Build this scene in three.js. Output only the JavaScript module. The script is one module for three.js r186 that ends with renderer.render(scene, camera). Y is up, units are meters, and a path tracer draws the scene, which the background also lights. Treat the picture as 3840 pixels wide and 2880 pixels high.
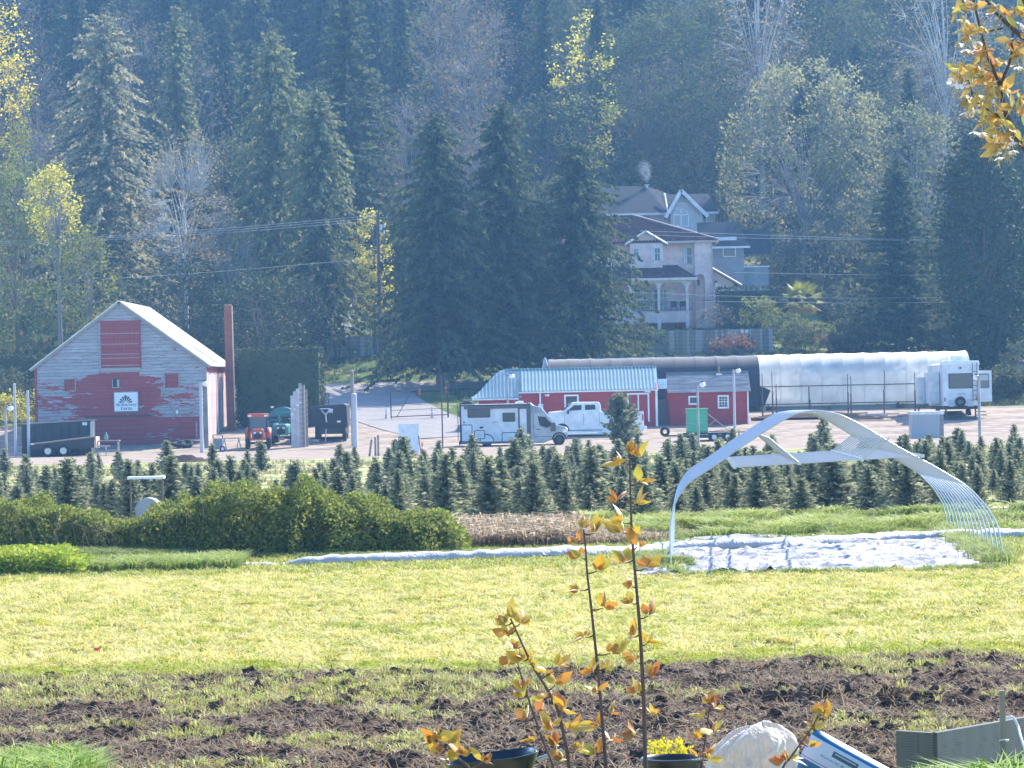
import * as THREE from 'three';
import { mergeGeometries } from 'three/addons/utils/BufferGeometryUtils.js';
import { Sky } from 'three/addons/objects/Sky.js';

// ---------------------------------------------------------------- camera, sky, sun, air, exposure
const scene = new THREE.Scene();
const FOCAL = 13000, ROLL = THREE.MathUtils.degToRad(1.2), EYE = 4;
const camera = new THREE.PerspectiveCamera(2 * Math.atan(1440 / FOCAL) * 180 / Math.PI, 4 / 3, 0.5, 3000);
camera.position.set(0, EYE, 0);
camera.rotation.z = -ROLL;
const sunDir = new THREE.Vector3().setFromSphericalCoords(1, THREE.MathUtils.degToRad(90 - 41), Math.PI - THREE.MathUtils.degToRad(42));
const sky = new Sky();
sky.name = 'sky'; sky.userData.kind = 'structure';
sky.scale.setScalar(2500);
sky.material.uniforms.sunPosition.value.copy(sunDir);
sky.material.uniforms.turbidity.value = 3;
sky.material.uniforms.rayleigh.value = 1.6;
sky.material.uniforms.mieCoefficient.value = 0.004;
scene.add(sky);
scene.environmentIntensity = 0.2;
const sun = new THREE.DirectionalLight(new THREE.Color(1, 0.9, 0.74), 5);
sun.position.copy(sunDir).multiplyScalar(400).add(new THREE.Vector3(0, 0, -200));
sun.target.position.set(0, 0, -200);
sun.castShadow = true;
sun.shadow.mapSize.set(4096, 4096);
Object.assign(sun.shadow.camera, { left: -260, right: 260, top: 260, bottom: -260, near: 1, far: 900 });
scene.add(sun, sun.target);
scene.fog = new THREE.FogExp2(new THREE.Color(0.3, 0.6, 1.0), 0.00034);
const renderer = new THREE.WebGLRenderer({ antialias: true });
renderer.toneMapping = THREE.LinearToneMapping;
renderer.toneMappingExposure = 2.8;
renderer.shadowMap.enabled = true;

// ---------------------------------------------------------------- helpers
const V = (x, y, z) => new THREE.Vector3(x, y, z);
const { lerp, clamp, smoothstep } = THREE.MathUtils;
function rng(seed) {
  let a = (seed * 2654435761) >>> 0;
  const f = () => { a = (a + 0x6D2B79F5) | 0; let t = Math.imul(a ^ (a >>> 15), 1 | a); t = (t + Math.imul(t ^ (t >>> 7), 61 | t)) ^ t; return ((t ^ (t >>> 14)) >>> 0) / 4294967296; };
  f.in = (a, b) => a + (b - a) * f();
  f.norm = () => (f() + f() + f() - 1.5) * 1.15;
  f.pick = (l) => l[Math.floor(f() * l.length)];
  return f;
}
function hash2(x, y) { let h = Math.imul(x, 374761393) + Math.imul(y, 668265263); h = Math.imul(h ^ (h >>> 13), 1274126177); return ((h ^ (h >>> 16)) >>> 0) / 4294967296; }
function vnoise(x, y, per = 0) {
  const ix = Math.floor(x), iy = Math.floor(y), fx = x - ix, fy = y - iy, w = (n) => per ? ((n % per) + per) % per : n;
  const s = fx * fx * (3 - 2 * fx), t = fy * fy * (3 - 2 * fy), x0 = w(ix), x1 = w(ix + 1), y0 = w(iy), y1 = w(iy + 1);
  return (hash2(x0, y0) * (1 - s) + hash2(x1, y0) * s) * (1 - t) + (hash2(x0, y1) * (1 - s) + hash2(x1, y1) * s) * t;
}
function fbm(x, y, oct = 4, per = 0) { let a = 0.5, s = 0, n = 0; for (let i = 0; i < oct; i++) { s += a * vnoise(x, y, per); n += a; a *= 0.5; x *= 2; y *= 2; per *= 2; } return s / n; }
// the point seen at (px, py) of the 3840 x 2880 frame, at a depth in metres: used to measure the place from the photograph
const RC = Math.cos(ROLL), RS = Math.sin(ROLL);
function at(px, py, d) { const a = px - 1920, b = py - 1440; return V((a * RC - b * RS) * d / FOCAL, EYE - (a * RS + b * RC) * d / FOCAL, -d); }
const PROFILE = [[0, 2.35], [8, 2.3], [12, 2.2], [16, 1.95], [20, 1.5], [26, 0.82], [32, 0.18], [35, 0], [100, 0], [150, -0.1], [200, -0.2], [236, -0.2], [240, 0], [244, 0.3], [250, 0.75], [258, 1.3], [266, 1.8], [276, 2.8], [288, 4.1], [300, 5.6], [312, 7.3], [330, 9], [345, 11.5], [380, 20], [420, 36], [500, 75], [620, 130], [800, 200]];
function ground(x, z) {
  const d = -z; let y = PROFILE[0][1];
  for (let i = 1; i < PROFILE.length; i++) if (d <= PROFILE[i][0] || i === PROFILE.length - 1) {
    const [a, ya] = PROFILE[i - 1], [b, yb] = PROFILE[i]; y = lerp(ya, yb, clamp((d - a) / (b - a), -1, 1)); break;
  }
  if (d > 34 && d < 200) y += (fbm(x * 0.12 + 40, z * 0.12, 2) - 0.5) * 0.12 * smoothstep(d, 34, 40) * (1 - smoothstep(d, 180, 200));
  if (d > 320) y += (fbm(x * 0.03 + 9, z * 0.03, 2) - 0.5) * 8 * smoothstep(d, 320, 400);
  return y;
}
function put(px, py, d) { const p = at(px, py, d); p.y = ground(p.x, p.z); return p; }

// ---- names, labels
const taken = {};
function numbered(n) { const k = taken[n] = (taken[n] ?? -1) + 1; return k ? n + '_' + String(k).padStart(3, '0') : n; }
function mark(o, label, category, group, kind) { if (label) o.userData.label = label; if (category) o.userData.category = category; if (group) o.userData.group = group; if (kind) o.userData.kind = kind; return o; }
function thing(name, label, category, p = V(0, 0, 0), turn = 0, group) {
  const o = new THREE.Group(); o.name = numbered(name); o.position.copy(p); o.rotation.y = turn; scene.add(o);
  return mark(o, label, category, group);
}
function mesh(name, geo, mat, parent = scene, p, rot) {
  const o = new THREE.Mesh(geo, mat); o.name = parent === scene ? numbered(name) : name; o.castShadow = o.receiveShadow = true;
  if (p) o.position.copy(p); if (rot) o.rotation.set(...rot);
  parent.add(o); return o;
}
function structure(name, geo, mat, label) { const o = mesh(name, geo, mat); o.userData.kind = 'structure'; if (label) o.userData.label = label; return o; }
function copyOf(src, p, turn, scale, label, group) {
  const o = src.clone(); o.name = numbered(src.name.replace(/_\d{3}$/, '')); o.userData = { ...src.userData }; scene.add(o);
  o.position.copy(p); o.rotation.y = turn; if (scale) o.scale.set(...[].concat(scale, scale, scale).slice(0, 3));
  if (label) o.userData.label = label; if (group) o.userData.group = group; return o;
}

// ---- raw triangle collector (flat normals)
class Tris {
  constructor() { this.p = []; this.c = []; this.u = []; }
  tri(a, b, c, col, ua, ub, uc) {
    this.p.push(a.x, a.y, a.z, b.x, b.y, b.z, c.x, c.y, c.z);
    if (col) for (let i = 0; i < 3; i++) this.c.push(col[0], col[1], col[2]);
    if (ua) this.u.push(...ua, ...ub, ...uc);
  }
  quad(a, b, c, d, col, uv) { if (uv) { this.tri(a, b, c, col, uv[0], uv[1], uv[2]); this.tri(a, c, d, col, uv[0], uv[2], uv[3]); } else { this.tri(a, b, c, col); this.tri(a, c, d, col); } }
  geo() {
    const g = new THREE.BufferGeometry();
    g.setAttribute('position', new THREE.Float32BufferAttribute(this.p, 3));
    if (this.c.length) g.setAttribute('color', new THREE.Float32BufferAttribute(this.c, 3));
    if (this.u.length) g.setAttribute('uv', new THREE.Float32BufferAttribute(this.u, 2));
    g.computeVertexNormals(); return g;
  }
}
// ---- geometry makers, uv in metres
function box(sx, sy, sz, x = 0, y = 0, z = 0, rx = 0, ry = 0, rz = 0) {
  const g = new THREE.BoxGeometry(sx, sy, sz), u = g.attributes.uv, dims = [[sz, sy], [sz, sy], [sx, sz], [sx, sz], [sx, sy], [sx, sy]];
  for (let i = 0; i < 24; i++) { const [a, b] = dims[i >> 2]; u.setXY(i, u.getX(i) * a + x * 0.37, u.getY(i) * b + y * 0.61); }
  if (rx || ry || rz) g.applyMatrix4(new THREE.Matrix4().makeRotationFromEuler(new THREE.Euler(rx, ry, rz)));
  g.translate(x, y, z); return g;
}
function merge(list) { const l = list.map((g) => { const n = g.index ? g.toNonIndexed() : g; for (const k of Object.keys(n.attributes)) if (!['position', 'normal', 'uv'].includes(k)) n.deleteAttribute(k); if (!n.attributes.uv) n.setAttribute('uv', new THREE.Float32BufferAttribute(new Float32Array(n.attributes.position.count * 2), 2)); return n; }); return mergeGeometries(l); }
function rod(a, b, r0, r1 = r0, seg = 8) {
  const dir = b.clone().sub(a), L = dir.length(), g = new THREE.CylinderGeometry(r1, r0, L, seg, 1);
  g.translate(0, L / 2, 0); g.applyQuaternion(new THREE.Quaternion().setFromUnitVectors(V(0, 1, 0), dir.normalize())); g.translate(a.x, a.y, a.z); return g;
}
function wheel(r, w, x, y, z, axis = 'z', seg = 24) { const g = new THREE.CylinderGeometry(r, r, w, seg); if (axis === 'z') g.rotateX(Math.PI / 2); else g.rotateZ(Math.PI / 2); g.translate(x, y, z); return g; }
function tube(pts, r, seg = 24, sides = 6, closed = false) { return new THREE.TubeGeometry(new THREE.CatmullRomCurve3(pts, closed, 'catmullrom', 0.3), seg, r, sides, closed); }
// tapered limb along points with radii
function limb(pts, r0, r1, sides = 5) {
  const t = new Tris(), n = pts.length, rings = []; let up = V(0.31, 0.1, 0.95);
  for (let i = 0; i < n; i++) {
    const dir = pts[Math.min(i + 1, n - 1)].clone().sub(pts[Math.max(i - 1, 0)]).normalize();
    const a = dir.clone().cross(up).normalize(), b = a.clone().cross(dir).normalize(), r = lerp(r0, r1, i / (n - 1)), ring = [];
    for (let k = 0; k < sides; k++) { const w = k / sides * Math.PI * 2; ring.push(pts[i].clone().addScaledVector(a, Math.cos(w) * r).addScaledVector(b, Math.sin(w) * r)); }
    rings.push(ring);
  }
  for (let i = 0; i < n - 1; i++) for (let k = 0; k < sides; k++) { const l = (k + 1) % sides; t.quad(rings[i][k], rings[i + 1][k], rings[i + 1][l], rings[i][l]); }
  return t;
}
function prism(poly, depth, z0 = 0, bevel = 0) { // polygon [x,y] extruded along z
  const s = new THREE.Shape(poly.map(([x, y]) => new THREE.Vector2(x, y)));
  const g = new THREE.ExtrudeGeometry(s, { depth: depth - 2 * bevel, bevelEnabled: bevel > 0, bevelSize: bevel, bevelThickness: bevel, bevelOffset: -bevel, bevelSegments: 2, curveSegments: 6 });
  g.translate(0, 0, z0 + bevel); return g;
}
function rounded(w, h, r, depth, x = 0, y = 0, z = 0, bevel = 0) { // centred rounded rectangle plate
  const s = new THREE.Shape(), a = -w / 2, b = -h / 2;
  s.moveTo(a + r, b); s.lineTo(-a - r, b); s.quadraticCurveTo(-a, b, -a, b + r); s.lineTo(-a, -b - r); s.quadraticCurveTo(-a, -b, -a - r, -b); s.lineTo(a + r, -b); s.quadraticCurveTo(a, -b, a, -b - r); s.lineTo(a, b + r); s.quadraticCurveTo(a, b, a + r, b);
  const g = new THREE.ExtrudeGeometry(s, { depth, bevelEnabled: bevel > 0, bevelSize: bevel, bevelThickness: bevel, bevelSegments: 2, curveSegments: 4 }); g.translate(x, y, z); return g;
}
function sheet(nx, ny, f, uvf) { // f(s,t) -> Vector3, smooth indexed surface
  const p = [], u = [], ix = [];
  for (let j = 0; j <= ny; j++) for (let i = 0; i <= nx; i++) { const q = f(i / nx, j / ny); p.push(q.x, q.y, q.z); const w = uvf ? uvf(i / nx, j / ny, q) : [q.x, q.z]; u.push(w[0], w[1]); }
  for (let j = 0; j < ny; j++) for (let i = 0; i < nx; i++) { const a = j * (nx + 1) + i, b = a + 1, c = a + nx + 1, d = c + 1; ix.push(a, b, d, a, d, c); }
  const g = new THREE.BufferGeometry(); g.setAttribute('position', new THREE.Float32BufferAttribute(p, 3)); g.setAttribute('uv', new THREE.Float32BufferAttribute(u, 2)); g.setIndex(ix); g.computeVertexNormals(); return g;
}

// ---- textures and materials
function texture(w, h, f, srgb = false) { // f(x,y)->[r,g,b] 0..1 linear when srgb is false
  const a = new Uint8Array(w * h * 4); for (let y = 0; y < h; y++) for (let x = 0; x < w; x++) { const c = f(x / w, y / h, x, y), k = (y * w + x) * 4; for (let i = 0; i < 3; i++) { let q = clamp(c[i], 0, 1); if (srgb) q = q <= 0.0031308 ? q * 12.92 : 1.055 * q ** (1 / 2.4) - 0.055; a[k + i] = q * 255; } a[k + 3] = 255; }
  const t = new THREE.DataTexture(a, w, h); t.wrapS = t.wrapT = THREE.RepeatWrapping; t.magFilter = THREE.LinearFilter; t.minFilter = THREE.LinearMipmapLinearFilter; t.generateMipmaps = true; if (srgb) t.colorSpace = THREE.SRGBColorSpace; t.needsUpdate = true; return t;
}
const rep = (t, s, s2 = s) => { const c = t.clone(); c.repeat.set(s, s2); c.needsUpdate = true; return c; };
const mix3 = (a, b, t) => [lerp(a[0], b[0], t), lerp(a[1], b[1], t), lerp(a[2], b[2], t)];
const lin = (r, g, b) => new THREE.Color().setRGB(r, g, b);
const grimeTex = texture(256, 256, (u, v) => { const n = 0.72 + 0.28 * fbm(u * 8, v * 8, 5, 8) * 1.4 - 0.1 * Math.max(0, fbm(u * 32, v * 32, 2, 32) - 0.55) * 4; return [n, n, n]; }, true);
const streakTex = texture(256, 256, (u, v) => { const n = 0.62 + 0.5 * fbm(u * 48, v * 4, 4, 4) * 0.8 + 0.12 * (hash2(Math.floor(u * 256), 3) - 0.5); return [n, n, n]; }, true);
const barkTex = texture(128, 256, (u, v) => { const n = 0.45 + 0.7 * fbm(u * 16, v * 6, 4, 2) ; return [n, n, n]; }, true);
const bumpTex = texture(256, 256, (u, v) => { const n = fbm(u * 16, v * 16, 4, 16); return [n, n, n]; });
function mat(r, g, b, rough = 0.8, o = {}) { return new THREE.MeshStandardMaterial({ color: lin(r, g, b), roughness: rough, metalness: 0, ...o }); }
function dull(r, g, b, o = {}) { return new THREE.MeshPhysicalMaterial({ color: lin(r, g, b), roughness: 0.95, specularIntensity: 0.15, ...o }); }
function grimy(r, g, b, rough = 0.8, o = {}) { return mat(r, g, b, rough, { map: rep(grimeTex, 0.35), ...o }); }
function leafy(r, g, b, through = 0.4, rough = 0.92, o = {}) { return new THREE.MeshPhysicalMaterial({ color: lin(r, g, b), roughness: rough, specularIntensity: 0.3, transmission: through, thickness: 0, side: THREE.DoubleSide, vertexColors: true, ...o }); }
const woodTex = texture(256, 256, (u, v) => { const n = 0.55 + 0.6 * fbm(u * 6, v * 60, 4, 2) - 0.25 * Math.max(0, fbm(u * 10, v * 10, 3, 10) - 0.6) * 3; return [n, n * 0.98, n * 0.96]; }, true);
const woodVTex = texture(256, 256, (u, v) => { const n = 0.5 + 0.65 * fbm(u * 60, v * 6, 4, 2); return [n, n * 0.98, n * 0.96]; }, true);
const M = {
  black: grimy(0.02, 0.02, 0.022, 0.6), rubber: mat(0.02, 0.02, 0.02, 0.9), darkmetal: grimy(0.05, 0.052, 0.055, 0.5, { metalness: 0.3 }),
  galv: mat(0.62, 0.64, 0.66, 0.42, { metalness: 0.55, map: rep(grimeTex, 0.8) }), white: grimy(0.78, 0.79, 0.8, 0.5), trim: grimy(0.8, 0.8, 0.8, 0.6),
  redPaint: grimy(0.36, 0.035, 0.04, 0.7), glass: mat(0.03, 0.035, 0.04, 0.12, { metalness: 0 }), chrome: mat(0.7, 0.7, 0.7, 0.25, { metalness: 0.9 }),
  weathered: mat(0.3, 0.27, 0.24, 0.9, { map: woodVTex }), weatheredH: mat(0.32, 0.31, 0.31, 0.9, { map: woodTex }), greyPost: mat(0.42, 0.41, 0.4, 0.9, { map: woodVTex }), whitePost: mat(0.55, 0.55, 0.56, 0.8, { map: rep(streakTex, 1) }),
  lampGlass: mat(0.8, 0.8, 0.78, 0.25), bark: mat(0.16, 0.12, 0.095, 0.95), paleBark: mat(0.2, 0.18, 0.165, 0.9), whiteBark: mat(0.36, 0.36, 0.35, 0.85), steel: mat(0.4, 0.41, 0.42, 0.4, { metalness: 0.6 }),
  orange: grimy(0.75, 0.13, 0.03, 0.6), stucco: grimy(0.95, 0.66, 0.6, 0.9, { bumpMap: rep(bumpTex, 3), bumpScale: 0.01 }), stuccoTrim: grimy(0.95, 0.75, 0.68, 0.9),
};
// ---------------------------------------------------------------- the ground, in strips from the camera to the hill
const strawRGB = [0.5, 0.44, 0.14], greenRGB = [0.28, 0.31, 0.04], soilRGB = [0.075, 0.055, 0.048];
const fieldTex = texture(1024, 1024, (u, v) => {
  const a = fbm(u * 16, v * 16, 4, 16), b = fbm(u * 96, v * 60, 3, 4), c = vnoise(u * 256, v * 170, 256);
  let q = mix3(greenRGB, strawRGB, smoothstep(a * 0.55 + b * 0.45, 0.25, 0.55)); const k = 0.45 + 0.6 * c; q = q.map((x) => x * k);
  return b + 0.25 * c < 0.36 ? mix3(q, [0.1, 0.085, 0.04], 0.75) : q;
}, true);
const soilTex = texture(1024, 1024, (u, v) => {
  const a = fbm(u * 10, v * 10, 4, 10), b = fbm(u * 80, v * 80, 3, 4), c = vnoise(u * 300, v * 200, 300);
  let q = mix3([0.022, 0.014, 0.011], [0.105, 0.07, 0.055], a * 0.5 + b * 0.6); if (c > 0.88) q = mix3(q, [0.24, 0.18, 0.12], 0.8); return q;
}, true);
const gravelTex = texture(512, 512, (u, v) => { const a = fbm(u * 6, v * 6, 4, 6), c = vnoise(u * 256, v * 256, 256); const k = 0.5 + 0.85 * a + 0.25 * (c - 0.5); return [0.31 * k, 0.25 * k, 0.2 * k]; }, true);
const duffTex = texture(512, 512, (u, v) => { const a = fbm(u * 8, v * 8, 4, 8), b = fbm(u * 50, v * 50, 3, 2), c = vnoise(u * 256, v * 256, 256); let q = mix3([0.1, 0.13, 0.045], [0.2, 0.16, 0.1], smoothstep(a, 0.35, 0.65)); const k = 0.55 + 0.6 * b + 0.3 * c; return q.map((x) => x * k); }, true);
const yardGrassTex = texture(512, 512, (u, v) => { const a = fbm(u * 6, v * 6, 4, 6), c = vnoise(u * 200, v * 200, 200); let q = mix3([0.2, 0.24, 0.07], [0.42, 0.35, 0.22], smoothstep(a, 0.35, 0.62)); const k = 0.65 + 0.6 * c; return q.map((x) => x * k); }, true);
const asphaltTex = texture(256, 256, (u, v) => { const k = 0.8 + 0.3 * fbm(u * 8, v * 8, 4, 8) + 0.15 * hash2(Math.floor(u * 256), Math.floor(v * 256)); return [0.24 * k, 0.225 * k, 0.22 * k]; }, true);
const groundMat = (t, s, bump = 0.02) => new THREE.MeshPhysicalMaterial({ map: rep(t, s), roughness: 0.97, specularIntensity: 0.1, bumpMap: rep(bumpTex, s * 5), bumpScale: bump });
const SOIL_FAR = (x) => 48.6 + 0.02 * x + (fbm(x * 0.5 + 3, 7, 3) - 0.5) * 1.6 + (fbm(x * 2.1 + 30, 1, 2) - 0.5) * 0.7;
function clods(x, d) { // tilled soil relief
  const n = fbm(x * 1.1, d * 1.1, 3), m = fbm(x * 4 + 20, d * 4, 3), r = Math.abs(vnoise(x * 2.2 + 5, d * 1.6) - 0.5);
  const ridge = 0.13 * Math.exp(-(((d - (42.2 + 0.5 * Math.sin(x * 0.7))) / 0.25) ** 2)) * smoothstep(x, 0.5, 2.5) * (0.4 + m);
  return (n - 0.5) * 0.2 + (m - 0.5) * 0.2 + (0.28 - r) * 0.08 + 0.22 * Math.max(0, vnoise(x * 1.7 + 3, d * 1.3) - 0.72) * (0.4 + m) + ridge;
}
function soilY(x, d) { const e = SOIL_FAR(x) - d, k = smoothstep(e, -0.15, 0.5) * smoothstep(d, 30, 33); return ground(x, -d) - 0.05 * (1 - smoothstep(e, -0.3, 0)) + k * (clods(x, d) + 0.02); }
structure('near_ground', sheet(60, 60, (s, t) => { const x = lerp(-30, 30, s), d = lerp(-12, 33, t); return V(x, ground(x, -d) + (fbm(x * 0.8, d * 0.8, 3) - 0.5) * 0.08 * smoothstep(d, 2, 6) * (1 - smoothstep(d, 28, 33)), -d); }), groundMat(yardGrassTex, 0.4), 'rough grassy garden ground sloping down to the tilled plot');
structure('tilled_soil', sheet(300, 330, (s, t) => { const d = lerp(33, 50.6, t), x = lerp(-9, 9, s); return V(x, soilY(x, d), -d); }), groundMat(soilTex, 0.35, 0.03), 'dark freshly tilled soil with clods and weeds');
const SHEET = (x, d) => d > 70.3 && d < 86 && x > (lerp(2390, 2555, (d - 70.6) / 15) - 1920) * d / FOCAL && x < (lerp(3645, 3565, (d - 70.6) / 15) - 1920) * d / FOCAL;
structure('mown_field', sheet(220, 360, (s, t) => { const d = lerp(46.5, 94, t ** 1.2), x = lerp(-22, 22, s); const e = d - SOIL_FAR(x); return V(x, ground(x, -d) + (fbm(x * 3, d * 3, 3) - 0.5) * 0.07 - (SHEET(x, d) ? 0.06 : 0) - (Math.abs(x) < 8.9 ? 0.25 * (1 - smoothstep(e, -0.35, 0.1)) : 0), -d); }), groundMat(fieldTex, 0.22), 'pale mown grass field covered with dry clippings');
structure('plantation_ground', sheet(80, 120, (s, t) => { const d = lerp(93.8, 205, t), x = lerp(-46, 46, s); return V(x, ground(x, -d) + (fbm(x, d, 3) - 0.5) * 0.1 - 0.004, -d); }), groundMat(yardGrassTex, 0.15), 'grass and bare dirt between the young conifers');
structure('farm_yard', sheet(80, 60, (s, t) => { const d = lerp(190, 262, t), x = lerp(-60, 60, s); return V(x, ground(x, -d) + (fbm(x * 0.5, d * 0.5, 3) - 0.5) * 0.05 - (d < 205 ? (205 - d) * 0.01 : 0), -d); }), groundMat(gravelTex, 0.2), 'pale gravel farm yard');
const shadedBankTex = texture(256, 256, (u, v) => { const a = fbm(u * 6, v * 6, 4, 6), c = vnoise(u * 100, v * 100, 100); let q = mix3([0.08, 0.12, 0.035], [0.2, 0.19, 0.08], smoothstep(a, 0.4, 0.7)); const k = 0.65 + 0.6 * c; return q.map((x) => x * k); }, true);  // bank greens darkened to stand in for tree shade
structure('roadside_bank', sheet(100, 50, (s, t) => { const d = lerp(260, 345, t), x = lerp(-75, 75, s); return V(x, ground(x, -d) - 0.03 + (fbm(x * 0.4, d * 0.4, 2) - 0.5) * 0.2 * smoothstep(d, 294, 300), -d); }), groundMat(shadedBankTex, 0.12), 'grassy bank rising behind the yard');
structure('hillside', sheet(120, 110, (s, t) => { const d = lerp(343, 720, t), x = lerp(-150, 150, s); return V(x, ground(x, -d), -d); }), groundMat(duffTex, 0.1), 'steep wooded hillside');
// road along the foot of the bank and the drive that comes down from it into the yard
function ribbon(pts, w, lift) { const c = new THREE.CatmullRomCurve3(pts); return sheet(6, 60, (s, t) => { const p = c.getPoint(t), q = c.getTangent(t), n = V(-q.z, 0, q.x).normalize(); const x = p.x + n.x * w * (s - 0.5), z = p.z + n.z * w * (s - 0.5); return V(x, ground(x, z) + lift, z); }); }
structure('road', ribbon([V(-70, 0, -287), V(-30, 0, -286), V(-5, 0, -287), V(30, 0, -290), V(75, 0, -296)], 6, 0.04), groundMat(asphaltTex, 0.3, 0.005), 'public road running along the foot of the bank');
structure('driveway', ribbon([V(-13, 0, -288.5), V(-11.5, 0, -278), V(-9, 0, -266), V(-6, 0, -254), V(-3, 0, -245)], 8, 0.035), groundMat(asphaltTex, 0.25, 0.005), 'driveway coming down from the road into the yard');
// dirt edge between yard and plantation, rough heap of spoil
const heap = (px, py, d, w, h, seed, label) => { const p = put(px, py, d); const g = sheet(28, 20, (s, t) => { const a = s * 2 - 1, b = t * 2 - 1, r = Math.min(1, Math.hypot(a, b)), k = (1 - r * r) * h * (0.55 + 0.9 * fbm(a * 3 + seed, b * 3, 4)); return V(a * w, k - 0.05, b * w * 0.7); }); const o = mesh('dirt_heap', g, groundMat(soilTex, 0.4, 0.03), scene, p); mark(o, label, 'dirt heap', 'dirt heaps at the edge of the yard'); };
heap(690, 1690, 205, 1.6, 0.45, 3, 'low dark dirt heap at the yard edge in front of the barn');
heap(3040, 1552, 256, 4.5, 0.35, 8, 'dark spread of dirt and debris along the foot of the plastic tunnel');
// ---------------------------------------------------------------- plant makers
function leafQuad(t, p, dir, w, size, wide, col) { // rhombus leaf: from p along dir, side vector w
  const a = p, b = p.clone().addScaledVector(dir, size), m = p.clone().addScaledVector(dir, size * 0.45), l = m.clone().addScaledVector(w, wide), r = m.clone().addScaledVector(w, -wide);
  t.tri(a, l, b, col); t.tri(a, b, r, col);
}
function randDir(R) { const z = R.in(-1, 1), a = R.in(0, 6.2832), s = Math.sqrt(1 - z * z); return V(Math.cos(a) * s, z, Math.sin(a) * s); }
const tone = (R, c, d) => { const k = 1 + R.in(-d, d); return [c[0] * k * (1 + R.in(-0.08, 0.08)), c[1] * k, c[2] * k * (1 + R.in(-0.1, 0.1))]; };
// conifer: whorled branches hung with needle sprays
function coniferGeo({ h, r, seed, branches = 120, spray = 0.5, wide = 0.16, droop = 0.3, per = 16, base = 0.06, power = 0.85, tint = [1, 1, 1], tint2 = [1.5, 1.5, 1.2], lift = 0.15, hang = 0.5, ragged = 0.3, topple = 0, inner = 3 }) {
  const R = rng(seed), t = new Tris();
  for (let i = 0; i < branches; i++) {
    const k = (i + R()) / branches, f = lerp(base, 0.985, k ** 0.9), y = f * h, L = Math.max(spray * 0.7, r * (1 - f) ** power * (1 + R.in(-ragged, ragged * 0.6))), az = i * 2.39996 + R.in(-0.5, 0.5);
    const ox = Math.cos(az), oz = Math.sin(az), n = Math.max(3, Math.round(per * L / r + 2)), dr = droop * (0.6 + 0.8 * R()) * (f > 0.85 ? 0.2 : 1), ltone = R();
    for (let j = 0; j < n; j++) {
      const s = Math.pow((j + R()) / n, 0.75), q = V(ox * L * s, y + lift * L * s - dr * L * s * s, oz * L * s), sp = spray * (0.7 + 0.6 * R()) * (f > 0.93 ? 0.7 : 1);
      q.x += R.norm() * sp * 0.35; q.z += R.norm() * sp * 0.35; q.y += R.norm() * sp * 0.2;
      const a2 = az + R.norm() * 1.1, dir = V(Math.cos(a2), -hang * (0.3 + R()) + (f > 0.9 ? 0.8 : 0.1), Math.sin(a2)).normalize(), w = dir.clone().cross(randDir(R)).normalize();
      const c = mix3(tint, tint2, clamp(ltone * 0.5 + R() * 0.5, 0, 1));  // second tint mixes paler sunlit sprays in at random
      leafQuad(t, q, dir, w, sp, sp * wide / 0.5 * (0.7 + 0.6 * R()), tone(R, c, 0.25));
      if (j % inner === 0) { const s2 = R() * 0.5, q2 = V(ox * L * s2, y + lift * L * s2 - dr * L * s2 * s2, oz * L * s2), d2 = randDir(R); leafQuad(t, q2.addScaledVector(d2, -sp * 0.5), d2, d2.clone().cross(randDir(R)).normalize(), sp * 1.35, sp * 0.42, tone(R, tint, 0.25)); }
    }
  }
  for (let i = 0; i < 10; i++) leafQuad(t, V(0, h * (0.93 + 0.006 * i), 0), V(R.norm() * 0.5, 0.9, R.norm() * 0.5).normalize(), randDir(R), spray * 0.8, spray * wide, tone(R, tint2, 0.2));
  const bend = V(topple * h, 0, 0);
  return { crown: t.geo(), trunk: limb([V(0, -0.4, 0), V(0, h * 0.3, 0), V(0, h * 0.7, 0), V(0, h * 0.97, 0)], h * 0.016 + 0.02, 0.015, 7).geo(), bend };
}
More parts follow.
